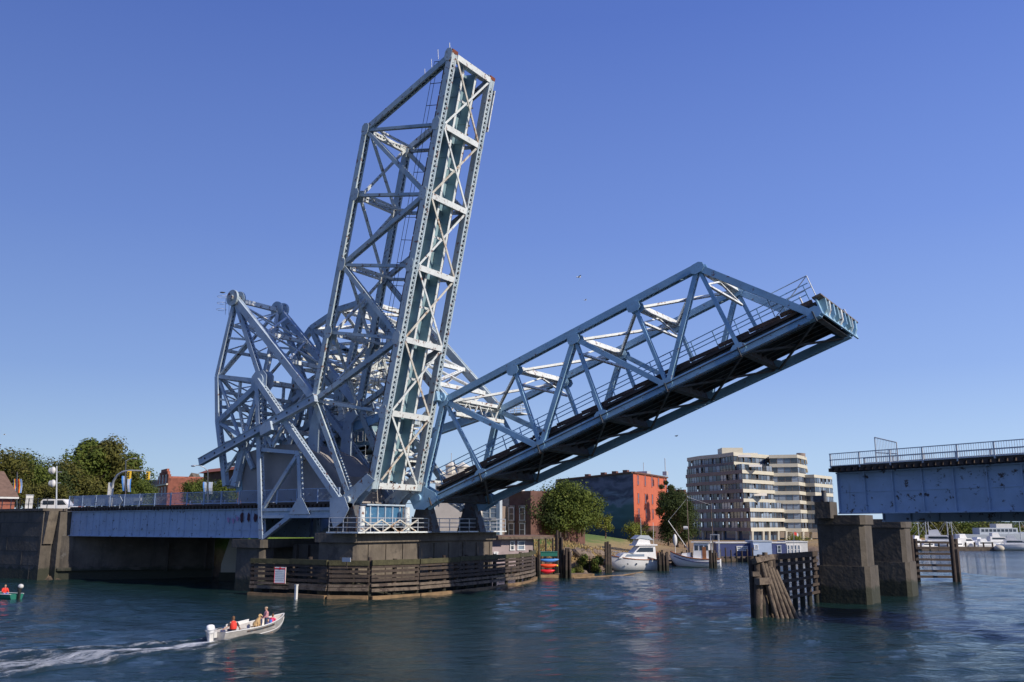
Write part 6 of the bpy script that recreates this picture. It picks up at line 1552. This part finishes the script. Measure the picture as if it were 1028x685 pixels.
    for i, p in enumerate(path):
        t_ = path[min(i + 1, tot - 1)] - path[max(i - 1, 0)]; t_.z = 0; t_.normalize(); nn = V((-t_.y, t_.x, 0))
        f = max(0, (i - 14)) / (tot - 14); w = 1.35 + 3.4 * f ** .8
        for k in range(nw):
            u = -1 + 2 * k / (nw - 1); edge = max(0, 1 - abs(u) ** 6)
            z = .012 + edge * (.10 * math.exp(-((abs(u) - .72) / .18) ** 2) * (1 - .4 * f) + .03 * math.sin(i * .9 + k) * (1 - f)) 
            vs.append(p + nn * (u * w) + UP * z)
            a = .60 * math.exp(-(u / (.35 + .4 * f)) ** 2) * (1 - .42 * f) + .48 * math.exp(-((abs(u) - .75) / .15) ** 2) * (1 - .3 * f)
            if i < 14: a = .5 * math.exp(-((abs(u) - .62 - .0) / .16) ** 2) * (i / 14 * .7 + .4)
            fo.append(a * edge + (0 if edge > .05 else -1))
    vs = [p - UP * (.22 if (k_ % nw) in (0, nw - 1) else .03 if (k_ % nw) in (1, nw - 2) else 0) for k_, p in enumerate(vs)]
    hh = wave_h([p.x for p in vs], [p.y for p in vs]); vs = [p + UP * (float(h_) + .03) for p, h_ in zip(vs, hh)]
    for i in range(tot - 1):
        for k in range(nw - 1): fs.append((i * nw + k, i * nw + k + 1, (i + 1) * nw + k + 1, (i + 1) * nw + k))
    m = MB(); m.add(vs, fs, True); o = m.build('boat_wake', wk); tag(o, 'foaming white wake trailing behind the silver motor boat', 'wake', kind='stuff')
    at2 = o.data.attributes.new('foam', 'FLOAT', 'POINT'); at2.data.foreach_set('value', fo)
boat_main()

def boat_small():
    a, b = G(16.5, 78), G(-45, 81)
    c = (a + b) / 2; d = b - a; rz = math.atan2(d.y, d.x); L = 5.0; c = a + d.normalized() * L / 2
    q = thing('rowing_boat', 'green skiff with an outboard entering at the left edge of the picture', 'boat', tuple(c), rz, world=False); q['_o'] = (0, 0, 0)
    m = hull(L, 1.5, .42, draft=.2); h = m.build('hull', 'green', q)
    for k in (0, 6): m2 = LB(); m2.tube([r[k] for r in m.rings], .04, 6); m2.build('gunwale', 'offwhite', h)
    m2 = LB(); m2.tube([(-L / 2 - .25, 0, .55), (-L / 2 - .27, 0, 1.0)], [.14, .2], 10); m2.box((-L / 2 - .25, 0, .2), (.2, .14, .9)); mo = m2.build('outboard_motor', 'black', q)
    m2 = LB(); m2.ell((-L / 2 - .36, 0, 1.05), (.26, .2, .2)); m2.build('motor_cowl', 'offwhite', mo)
    for x in (-1.0, .6): m2 = LB(); m2.box((x, 0, .3), (.3, 1.3, .05)); m2.build('thwart', 'alu', q)
    Mx = Matrix.Translation(c) @ Matrix.Rotation(rz, 4, 'Z')
    person('person in a red jacket sitting near the motor of the green skiff', tuple(Mx @ V((-1.0, 0, .34))), rz + R(160), SEAT, [('jacket', 'red', shirt() + [(('ell', 'wrl'), [.06, .045]), (('elr', 'wrr'), [.06, .045])]), ('trousers', 'bluecl', trousers())])
    person('person in a red coat further forward in the green skiff', tuple(Mx @ V((.1, .1, .34))), rz + R(190), SEAT, [('jacket', 'red', shirt() + [(('ell', 'wrl'), [.06, .045]), (('elr', 'wrr'), [.06, .045])]), ('trousers', 'denim', trousers())], scale=.9)
boat_small()

def cruiser():
    a, b = G(660, 127.5), G(612, 126)
    c = (a + b) / 2; d = b - a; rz = math.atan2(d.y, d.x); L = d.length * 1.0
    q = thing('cabin_cruiser', 'large white cabin cruiser with a flybridge moored in front of the grassy bank', 'boat', tuple(c), rz, world=False); q['_o'] = (0, 0, 0)
    m = hull(L, 2.9, 1.25, draft=.3, open_=False, sheer=.22, trans=.92); h = m.build('hull', 'white', q)
    for k in (0, 6): m2 = LB(); m2.tube([r[k] for r in m.rings], .06, 6); m2.build('rub_rail', 'wood', h)
    for x in (-1.3, .1, 1.3): m2 = LB(); m2.tube([(x, 1.38, .8), (x, 1.46, .8)], .10, 10); m2.build('porthole', 'glass', h); m2 = LB(); m2.tube([(x, -1.38, .8), (x, -1.46, .8)], .10, 10); m2.build('porthole', 'glass', h)
    m2 = LB(); m2.prism([(-L * .22, -1.1, 1.25), (L * .34, -1.1, 1.42), (L * .24, -1.1, 1.95), (-L * .22, -1.1, 2.0)], (0, 2.2, 0)); m2.build('deck_cabin', 'white', q)
    m2 = LB(); m2.prism([(-L * .16, -1.12, 1.6), (L * .22, -1.12, 1.6), (L * .18, -1.12, 1.86), (-L * .16, -1.12, 1.86)], (0, 2.24, 0)); m2.build('cabin_window', 'glass2', q)
    m2 = LB(); m2.prism([(-L * .40, -1.05, 1.3), (-L * .02, -1.05, 1.95), (L * .05, -1.05, 2.0), (-L * .08, -1.05, 2.75), (-L * .38, -1.05, 2.75)], (0, 2.1, 0)); m2.build('saloon', 'white', q)
    for s in (-1.07, 1.03): m2 = LB(); m2.prism([(-L * .34, s, 2.1), (L * .0, s, 2.1), (-L * .08, s, 2.6), (-L * .34, s, 2.6)], (0, .04, 0)); m2.build('saloon_window', 'glass', q)
    m2 = LB(); m2.prism([(-L * .42, -1.2, 2.8), (L * .02, -1.2, 2.8), (L * .0, -1.2, 2.95), (-L * .42, -1.2, 2.95)], (0, 2.4, 0)); m2.build('hardtop', 'white', q)
    m2 = LB(); m2.prism([(-L * .30, -.9, 2.96), (-L * .02, -.9, 2.96), (-L * .08, -.9, 3.6), (-L * .16, -.9, 3.75), (-L * .28, -.9, 3.5)], (0, 1.8, 0)); m2.build('flybridge', 'white', q)
    m2 = LB(); m2.prism([(-L * .36, -1.0, 3.4), (-L * .26, -1.0, 3.95), (-L * .10, -1.0, 3.98), (-L * .0, -1.0, 3.55), (-L * .12, -1.0, 3.62), (-L * .26, -1.0, 3.5)], (0, 2.0, 0)); m2.build('canopy', 'tent', q)
    m2 = LB(); m2.tube([(-L * .38, .6, 2.9), (-L * .38, .6, 5.4)], .03, 5); m2.tube([(-L * .2, -.6, 3.6), (-L * .2, -.6, 5.9)], .025, 5); m2.build('aerial', 'offwhite', q)
    m2 = LB()
    for s in (-1, 1):
        m2.tube([(L * .05, s * 1.2, 1.95), (L * .3, s * .9, 2.1), (L * .48, 0, 2.25)], .03, 5)
        for x in (.1, .2, .3, .4): m2.tube([(L * x, s * (1.3 - x * 2.2 if x > .3 else 1.1), 1.4), (L * x, s * (1.3 - x * 2.2 if x > .3 else 1.05), 2.05)], .025, 5)
    m2.build('bow_rail', 'galv', q)
    m2 = LB(); m2.box((-L * .45, 0, 1.7), (.1, 2.0, .9)); m2.build('aft_door', 'wood', q)
    q.scale = (1.06, 1.06, 1.2)
cruiser()

def fishboat():
    a, b = G(676, 140), G(721, 138)
    c = (a + b) / 2; d = b - a; rz = math.atan2(d.y, d.x) + math.pi; L = d.length
    q = thing('fishing_boat', 'white wooden fishing boat with a wheelhouse and tall trolling poles', 'boat', tuple(c), rz, world=False); q['_o'] = (0, 0, 0)
    m = hull(L, 2.6, .9, draft=.3, open_=False, sheer=.45, trans=.7); h = m.build('hull', 'white', q)
    for k in (0, 6): m2 = LB(); m2.tube([r[k] for r in m.rings], .07, 6); m2.build('rub_rail', 'wood', h); m2 = LB(); m2.tube([r[k] * .985 - V((0, 0, .35)) for r in m.rings[:-1]], .05, 6); m2.build('blue_stripe', 'navy', h)
    m2 = LB(); m2.prism([(-1.9, -.8, .9), (.2, -.8, .9), (.05, -.8, 2.7), (-1.9, -.8, 2.7)], (0, 1.6, 0)); m2.build('wheelhouse', 'white', q)
    m2 = LB(); m2.box((-.9, 0, 2.78), (2.6, 2.0, .12)); m2.build('wheelhouse_roof', 'offwhite', q)
    for s in (-.82, .80):
        for x in (-1.6, -.95, -.3): m2 = LB(); m2.box((x, s + .01, 2.15), (.45, .04, .55)); m2.build('window', 'glass', q)
    m2 = LB(); m2.box((-1.3, .83, 1.6), (.5, .04, 1.3)); m2.box((-1.3, -.83, 1.6), (.5, .04, 1.3)); m2.build('door', 'wood', q)
    m2 = LB(); m2.prism([(.6, -.5, .9), (1.9, -.5, .9), (1.7, -.5, 1.5), (.6, -.5, 1.6)], (0, 1.0, 0)); m2.build('trunk_cabin', 'white', q)
    m2 = LB(); m2.tube([(.8, 0, 1), (.8, 0, 8.2)], [.1, .05], 8); m2.tube([(-2.4, 0, 1), (-2.4, 0, 7.4)], [.07, .03], 6); m2.build('mast', 'timber_grey', q)
    m2 = LB(); m2.tube([(.8, 0, 1.8), (3.4, .3, 5.2)], .05, 6); m2.tube([(.8, 0, 7.8), (3.4, .3, 5.2)], .015, 4); m2.tube([(.8, 0, 8), (-2.4, 0, 7)], .015, 4); m2.tube([(.8, 0, 4.4), (1.4, 0, 4.4)], .2, 6); m2.build('rigging', 'offwhite', q)
    m2 = LB()
    for s in (-.8, .8):
        m2.tube([(-2.2, s, 1), (-2.2, s, 3.6), (-3.2, s, 3.6), (-3.2, s, 1)], .04, 5)
    m2.box((-2.7, 0, 3.62), (1.1, 1.7, .06)); m2.build('aft_gallows', 'galv', q)
    m2 = LB(); m2.ell((2.6, .2, 3.0), (.3, .3, .7)); m2.tube([(2.6, .2, 1.2), (2.6, .2, 3)], .04, 5); m2.build('furled_sail', 'offwhite', q)
    q.scale = (1.12, 1.15, 1.3)
fishboat()

def floats():
    specs = [(720, 757, 545.5, 160, 'navy', 'navy blue floating house with a white framed window left of the pale one'), (757, 776, 544, 158, 'paleblue', 'pale blue floating house directly above the broken timber fender'),
             (776, 790, 545.5, 163, 'navy', 'narrow dark blue floating house right of the pale one'), (790, 812, 544.5, 166, 'offwhite', 'white floating house with tall arched windows beside the pier')]
    for i, (p0, p1, pt, d, mt, lb) in enumerate(specs):
        q = thing('floating_house', lb, 'floating home', tuple(G((p0 + p1) / 2, d)), group='floating homes')
        a, b = G(p0, d), G(p1 - .3, d); pts = rect(a, b, 5); zt = hz(pt, d)
        wallbox(q, 'wall', pts, .5, zt, mt); wallbox(q, 'float', [p + (p - (pts[0] + pts[2]) / 2) * .06 for p in pts], -.3, .5, 'timber_grey')
        m = MB(); m.prism([p + (p - (pts[0] + pts[2]) / 2) * .05 + UP * zt for p in pts], (0, 0, .18)); m.build('roof', 'offwhite' if i != 1 else 'tent', q)
        if i == 0: windows(q, pts[0], pts[1], [zt - .9], [.62, .78], .8, .7, frame='white', glass='glass2')
        if i == 1: windows(q, pts[0], pts[1], [zt - .9], [.15], .6, .7, frame='white', glass='glass2')
        if i == 3: windows(q, pts[0], pts[1], [zt - 1.3], [.1, .26, .42, .58], .4, 1.6, frame='white', glass='glass3')
        if i == 2: windows(q, pts[0], pts[1], [zt - 1.0], [.5], .6, 1.2, frame='tent')
    q = thing('pennant', 'small red and white flag on a staff above the white floating house', 'flag', tuple(G(798, 164)))
    m = MB(); m.tube([G(797, 164, 2), GP(797, 533, 164)], .04, 5); m.build('staff', 'galv', q)
    m = MB(); m.quad(GP(797, 534, 164), GP(800, 535, 164), GP(800, 538, 164), GP(797, 537, 164)); m.cur = 1; m.quad(GP(800, 535, 164), GP(801.5, 536, 164), GP(801.5, 539, 164), GP(800, 538, 164)); m.build('cloth', ['red', 'white'], q)
    # docks
    for lb, p0, p1, d, n in (('long low timber dock behind the cabin cruiser and the fishing boat', 655, 720, 143, 14), ('short timber dock right of the fishing boat below the apartments', 718, 756, 158, 8)):
        q = thing('dock', lb, 'dock', tuple(G(p0, d)))
        m = MB(); m.beam(G(p0, d, .75), G(p1, d, .75), 1.8, .25, side=FH); m.build('deck', 'timber_grey', q)
        for i in range(n): m = MB(); p = G(p0 + (p1 - p0) * i / (n - 1), d - 1); m.tube([p - UP, p + UP * (1.9 + (i * 37 % 5) * .12)], .13, 6); m.build('pile', 'timber', q)
    # pile clusters
    rnd = random.Random(12)
    for lb, px, d, n, w, h in (('thick cluster of dark mooring piles between the cruiser and the fishing boat', 666, 125, 8, 10, 2.4), ('dark mooring piles just left of the white cruiser', 611, 121, 4, 5, 3.6), ('tall dark piles right of the stacked kayaks', 568, 110, 7, 9, 3.3),
                               ('mooring piles beside the stern of the fishing boat', 716, 134, 5, 6, 2.4), ('dark piles at the left of the stacked kayaks', 539, 108, 3, 5, 2.8), ('tall thin dark piles at the end of the boathouse roof', 561, 116, 4, 6, 5.0)):
        q = thing('mooring_piles', lb, 'piles', tuple(G(px, d)))
        for i in range(n):
            m = MB(); p = G(px - w / 2 + w * i / max(1, n - 1), d + rnd.uniform(-.5, .5)); m.tube([p - UP * 1.2, p + UP * (h * rnd.uniform(.85, 1.12)) + RT * rnd.uniform(-.1, .1)], .16, 8); m.build('pile', 'timber', q)
    q = thing('floating_boom', 'thin yellowish floating boom on the water in front of the white cruiser', 'boom', tuple(G(600, 112)))
    m = MB(); m.tube([G(576, 108, .04), G(600, 111, .05), G(625, 114, .04), G(645, 122, .04)], .09, 6); m.build('boom', 'wet_timber', q)
    # log float with kayaks
    q = thing('float_dock', 'low brown log float under the stacked kayaks', 'dock', tuple(G(548, 111)))
    m = MB(); m.beam(G(536, 110, .1), G(592, 113, .1), 2.4, .5, side=FH); m.build('deck', 'wet_timber', q)
    cen = G(548.5, 110)
    for lb, z, ln, mt, px in (('sky blue kayak on top of the stack of kayaks', hz(562.5, 110), 2.0, 'kblue', 551), ('orange red kayak in the middle of the stack of kayaks', hz(568, 110), 1.8, 'orange', 550.5), ('crimson kayak at the bottom of the stack of kayaks', hz(573.5, 110), 1.5, 'kred', 549.5)):
        c = G(px, 110, z); q = thing('kayak', lb, 'kayak', tuple(c), group='stacked kayaks')
        m = MB(); rg = []
        for i in range(15):
            t = -1 + i / 7; w = max(.01, (1 - t * t) ** .7); rg.append([c + RT * (t * ln * .62) + FH * (math.cos(a) * .36 * w) + UP * (math.sin(a) * (.30 if math.sin(a) < 0 else .22) * w + .1 * t * t) for a in [k * math.pi / 5 for k in range(10)]])
        m.loft(rg); m.build('kayak_hull', mt, q)
        m = MB(); m.tube([c + UP * .2 - FH * .0, c + UP * .235], .2, 10); m.build('cockpit', 'black', q)
        if mt == 'orange':
            for s in (-1, 1): m = MB(); m.ell(c + RT * (s * ln * .56), (.16, .16, .14)); m.build('end_cap', 'yellow', q)
    q = thing('kayak_rack', 'dark timber rack holding the stacked kayaks', 'rack', tuple(G(549, 111.4)))
    for px in (543, 556):
        m = MB(); m.tube([G(px, 111.2, .2), G(px, 111.2, 3.0)], .1, 6); m.build('upright', 'timber', q)
    for pz in (566, 571.5): m = MB(); m.beam(G(542, 110.7, hz(pz, 110) - .15), G(557, 110.7, hz(pz, 110) - .15), 1.0, .07, side=FH); m.build('shelf', 'timber', q)
    for lb, px, py, mt in (('green crate on the deck above the kayaks', 551, 556.5, 'green'), ('yellow buoy seen through the slats of the timber fence', 516.5, 571, 'yellow')):
        c = GP(px, py, 110 if mt == 'green' else 108); q = thing('crate' if mt == 'green' else 'buoy', lb, 'crate' if mt == 'green' else 'buoy', tuple(c))
        m = MB()
        if mt == 'green': m.box(c, (2.0, 1.0, .45), RT, FH, UP); m.build('crate_body', mt, q); m = MB(); m.box(c + UP * .27, (2.1, 1.1, .08), RT, FH, UP); m.build('lid', mt, q)
        else: m.ell(c, (.3, .3, .22)); m.build('float_body', mt, q); m = MB(); m.tube([c, c + UP * .4], .05, 6); m.build('handle', 'black', q)
floats()

def marina():
    rnd = random.Random(17)
    def sail(px, d, ln, h, lb, col='white'):
        c = G(px, d); rz = rnd.uniform(-.5, .5) + YAW + (math.pi if rnd.random() < .5 else 0)
        q = thing('sailing_boat', lb, 'sailing boat', tuple(c), rz, 'sailing boats in the marina', world=False); q['_o'] = (0, 0, 0)
        m = hull(ln, ln * .3, .95, open_=False, n=10); m.build('hull', col, q)
        m = LB(); m.prism([(-ln * .2, -.7, .95), (ln * .2, -.7, .95), (ln * .1, -.7, 1.5), (-ln * .2, -.7, 1.55)], (0, 1.4, 0)); m.build('cabin', 'offwhite', q)
        m = LB(); m.tube([(ln * .08, 0, .9), (ln * .08, 0, h)], [.13, .09], 6); m.tube([(ln * .08, 0, h * .98), (ln * .48, 0, 1)], .03, 4); m.tube([(ln * .08, 0, h * .98), (-ln * .48, 0, 1)], .03, 4); m.build('mast', 'galv', q)
        m = LB(); m.tube([(ln * .08, 0, 2), (-ln * .4, 0, 1.9)], .2, 6); m.build('boom', 'navy' if rnd.random() < .5 else 'offwhite', q)
    def motor(px, d, ln, lb, hh=1.0):
        c = G(px, d); rz = rnd.uniform(-.5, .5) + YAW + (math.pi if rnd.random() < .5 else 0)
        q = thing('motor_yacht', lb, 'motor boat', tuple(c), rz, 'motor boats in the marina', world=False); q['_o'] = (0, 0, 0)
        m = hull(ln, ln * .32, 1.2 * hh, open_=False, n=10, trans=.92); m.build('hull', 'white', q)
        m = LB(); m.prism([(-ln * .3, -ln * .12, 1.2 * hh), (ln * .28, -ln * .12, 1.25 * hh), (ln * .14, -ln * .12, 2.1 * hh), (-ln * .3, -ln * .12, 2.2 * hh)], (0, ln * .24, 0)); m.build('cabin', 'white', q)
        m = LB(); m.prism([(-ln * .24, -ln * .125, 1.6 * hh), (ln * .2, -ln * .125, 1.6 * hh), (ln * .13, -ln * .125, 1.95 * hh), (-ln * .24, -ln * .125, 1.95 * hh)], (0, ln * .25, 0)); m.build('window', 'glass', q)
        m = LB(); m.prism([(-ln * .22, -ln * .1, 2.2 * hh), (ln * .02, -ln * .1, 2.15 * hh), (-ln * .04, -ln * .1, 3.0 * hh), (-ln * .22, -ln * .1, 2.9 * hh)], (0, ln * .2, 0)); m.build('flybridge', 'white', q)
    sail(921, 238, 9, hz(522, 238), 'sailing boat with the mast nearest the second concrete pier'); sail(928, 250, 10, hz(523, 250), 'sailing boat with a slightly raked mast, second from the pier')
    sail(937, 242, 11, hz(520, 242), 'sailing boat with a tall mast just above the slatted fender'); sail(950, 255, 9, hz(521, 255), 'sailing boat behind the big grey blue cruiser')
    sail(956, 248, 10, hz(522, 248), 'sailing boat whose mast stands close behind the fender post'); sail(959, 262, 9, hz(522, 262), 'rear sailing boat of the close pair of masts')
    motor(945, 240, 12, 'big grey blue cabin cruiser in the middle of the marina', 1.7); motor(917, 235, 7, 'small white motor boat right beside the concrete pier', 1.2)
    motor(969, 246, 9, 'white motor boat to the right of the twin masts', 1.3); motor(979, 250, 8, 'white motor boat at the outer end of the dock'); motor(990, 243, 8, 'low white motor boat by the dock end', .9)
    motor(930, 232, 6, 'small white runabout in front of the raked mast', .8); motor(1021, 232, 9, 'white motor boat alone at the right edge of the picture', 1.2); motor(1003, 262, 9, 'white motor boat against the grey ship', 1.4)
    sail(1023, 236, 9, hz(520, 236), 'sailing boat at the right edge beside the lone motor boat')
    motor(960, 236, 6, 'small covered motor boat near the fender post', .8)
    q = thing('ship', 'long pale grey ship moored behind the marina at the right edge', 'ship', tuple(G(1010, 290)), YAW, world=False); q['_o'] = (0, 0, 0)
    m = hull(30, 6, 3.4, draft=1, open_=False, trans=.95); m.build('hull', 'tent', q)
    m = LB(); m.box((-3, 0, 4.4), (12, 4.5, 2.0)); m.build('superstructure', 'tent', q); m = LB(); m.box((-1, 0, 6.0), (5, 4, 1.3)); m.build('bridge_deck', 'offwhite', q)
    m = LB(); m.tube([(-4, 0, 8), (-4, 0, 12)], .2, 6); m.build('mast', 'galv', q)
    for i in range(9): m = LB(); m.box((-8 + i * 1.25, -2.28, 4.6), (.9, .05, .8)); m.build('window', 'glass', q)
    q = thing('dock', 'long floating dock with brown skirting in front of the marina boats', 'dock', tuple(G(950, 230)))
    m = MB(); m.beam(G(895, 232, .45), G(1004, 228, .45), 2.4, .9, side=FH); m.build('deck', 'timber_grey', q)
    for i in range(12): m = MB(); p = G(898 + i * 9, 229.5); m.tube([p - UP, p + UP * 2.0], .2, 6); m.build('pile', 'timber', q)
    m = MB(); m.ell(G(1003, 226.5, .6), (1.2, 1.0, .8)); m.build('fender_ball', 'cream', q)
    for i in range(4):
        px = 995 + i * 11; c = G(px, 345 + 5 * i)
        q = thing('waterfront_house', ('pale waterfront house with a pitched roof behind the grey ship, leftmost', 'pale waterfront house behind the grey ship, second from the left', 'pale waterfront house behind the grey ship, third from the left', 'pale waterfront house behind the grey ship, at the right edge')[i], 'house', tuple(c), group='houses beyond the marina')
        pts = rect(G(px - 5, 345 + 5 * i), G(px + 5, 345 + 5 * i), 8); zt = hz(533, 345); wallbox(q, 'wall', pts, 0, zt, ('offwhite', 'cream', 'paleblue', 'offwhite')[i])
        m = MB(); mid = (pts[0] + pts[1]) / 2; m.prism([pts[0] + UP * zt, pts[1] + UP * zt, mid + UP * (zt + 2.2)], pts[3] - pts[0]); m.build('roof', 'brownroof', q)
        windows(q, pts[0], pts[1], [zt - 1.5], [.3, .7], 1, 1.2)
marina()

def birds():
    for lb, px, py, d, sc, mt, fl in (('white gull flying right of the upright span', 581, 278.5, 90, 1.0, 'offwhite', True), ('tiny pale gull flying just below the other one', 587.5, 301.5, 120, .8, 'offwhite', True),
                                  ('dark bird flying low under the slanting span', 679, 438, 120, .9, 'dark_steel', True), ('black crow perched beside the top of the leaning counterweight arm', 223.5, 294, 96, 1.1, 'black', False),
                                  ('faint pale gull flying above the left trees', 4.5, 436.5, 150, .8, 'offwhite', True)):
        q = thing('bird', lb, 'bird', tuple(GP(px, py, d)), 1.0, world=False); q['_o'] = (0, 0, 0); q.scale = (sc,) * 3
        m = LB(); m.tube([(-.28, 0, 0), (-.15, 0, .01), (0, 0, .02), (.15, 0, .03), (.2, 0, .06), (.27, 0, .05)], [.02, .06, .08, .06, .045, .012], 8)
        m.build('body', mt, q)
        for s in (-1, 1):
            m = LB()
            if fl: m.add([(.1, s * .04, .04), (.14, s * .3, .16), (.02, s * .62, .10), (-.04, s * .3, .13), (-.1, s * .04, .04)], [(0, 1, 3, 4), (1, 2, 3)])
            else: m.ell((-.06, s * .07, .03), (.16, .02, .05), 8, 6)
            m.build('wing', mt, q)
birds()
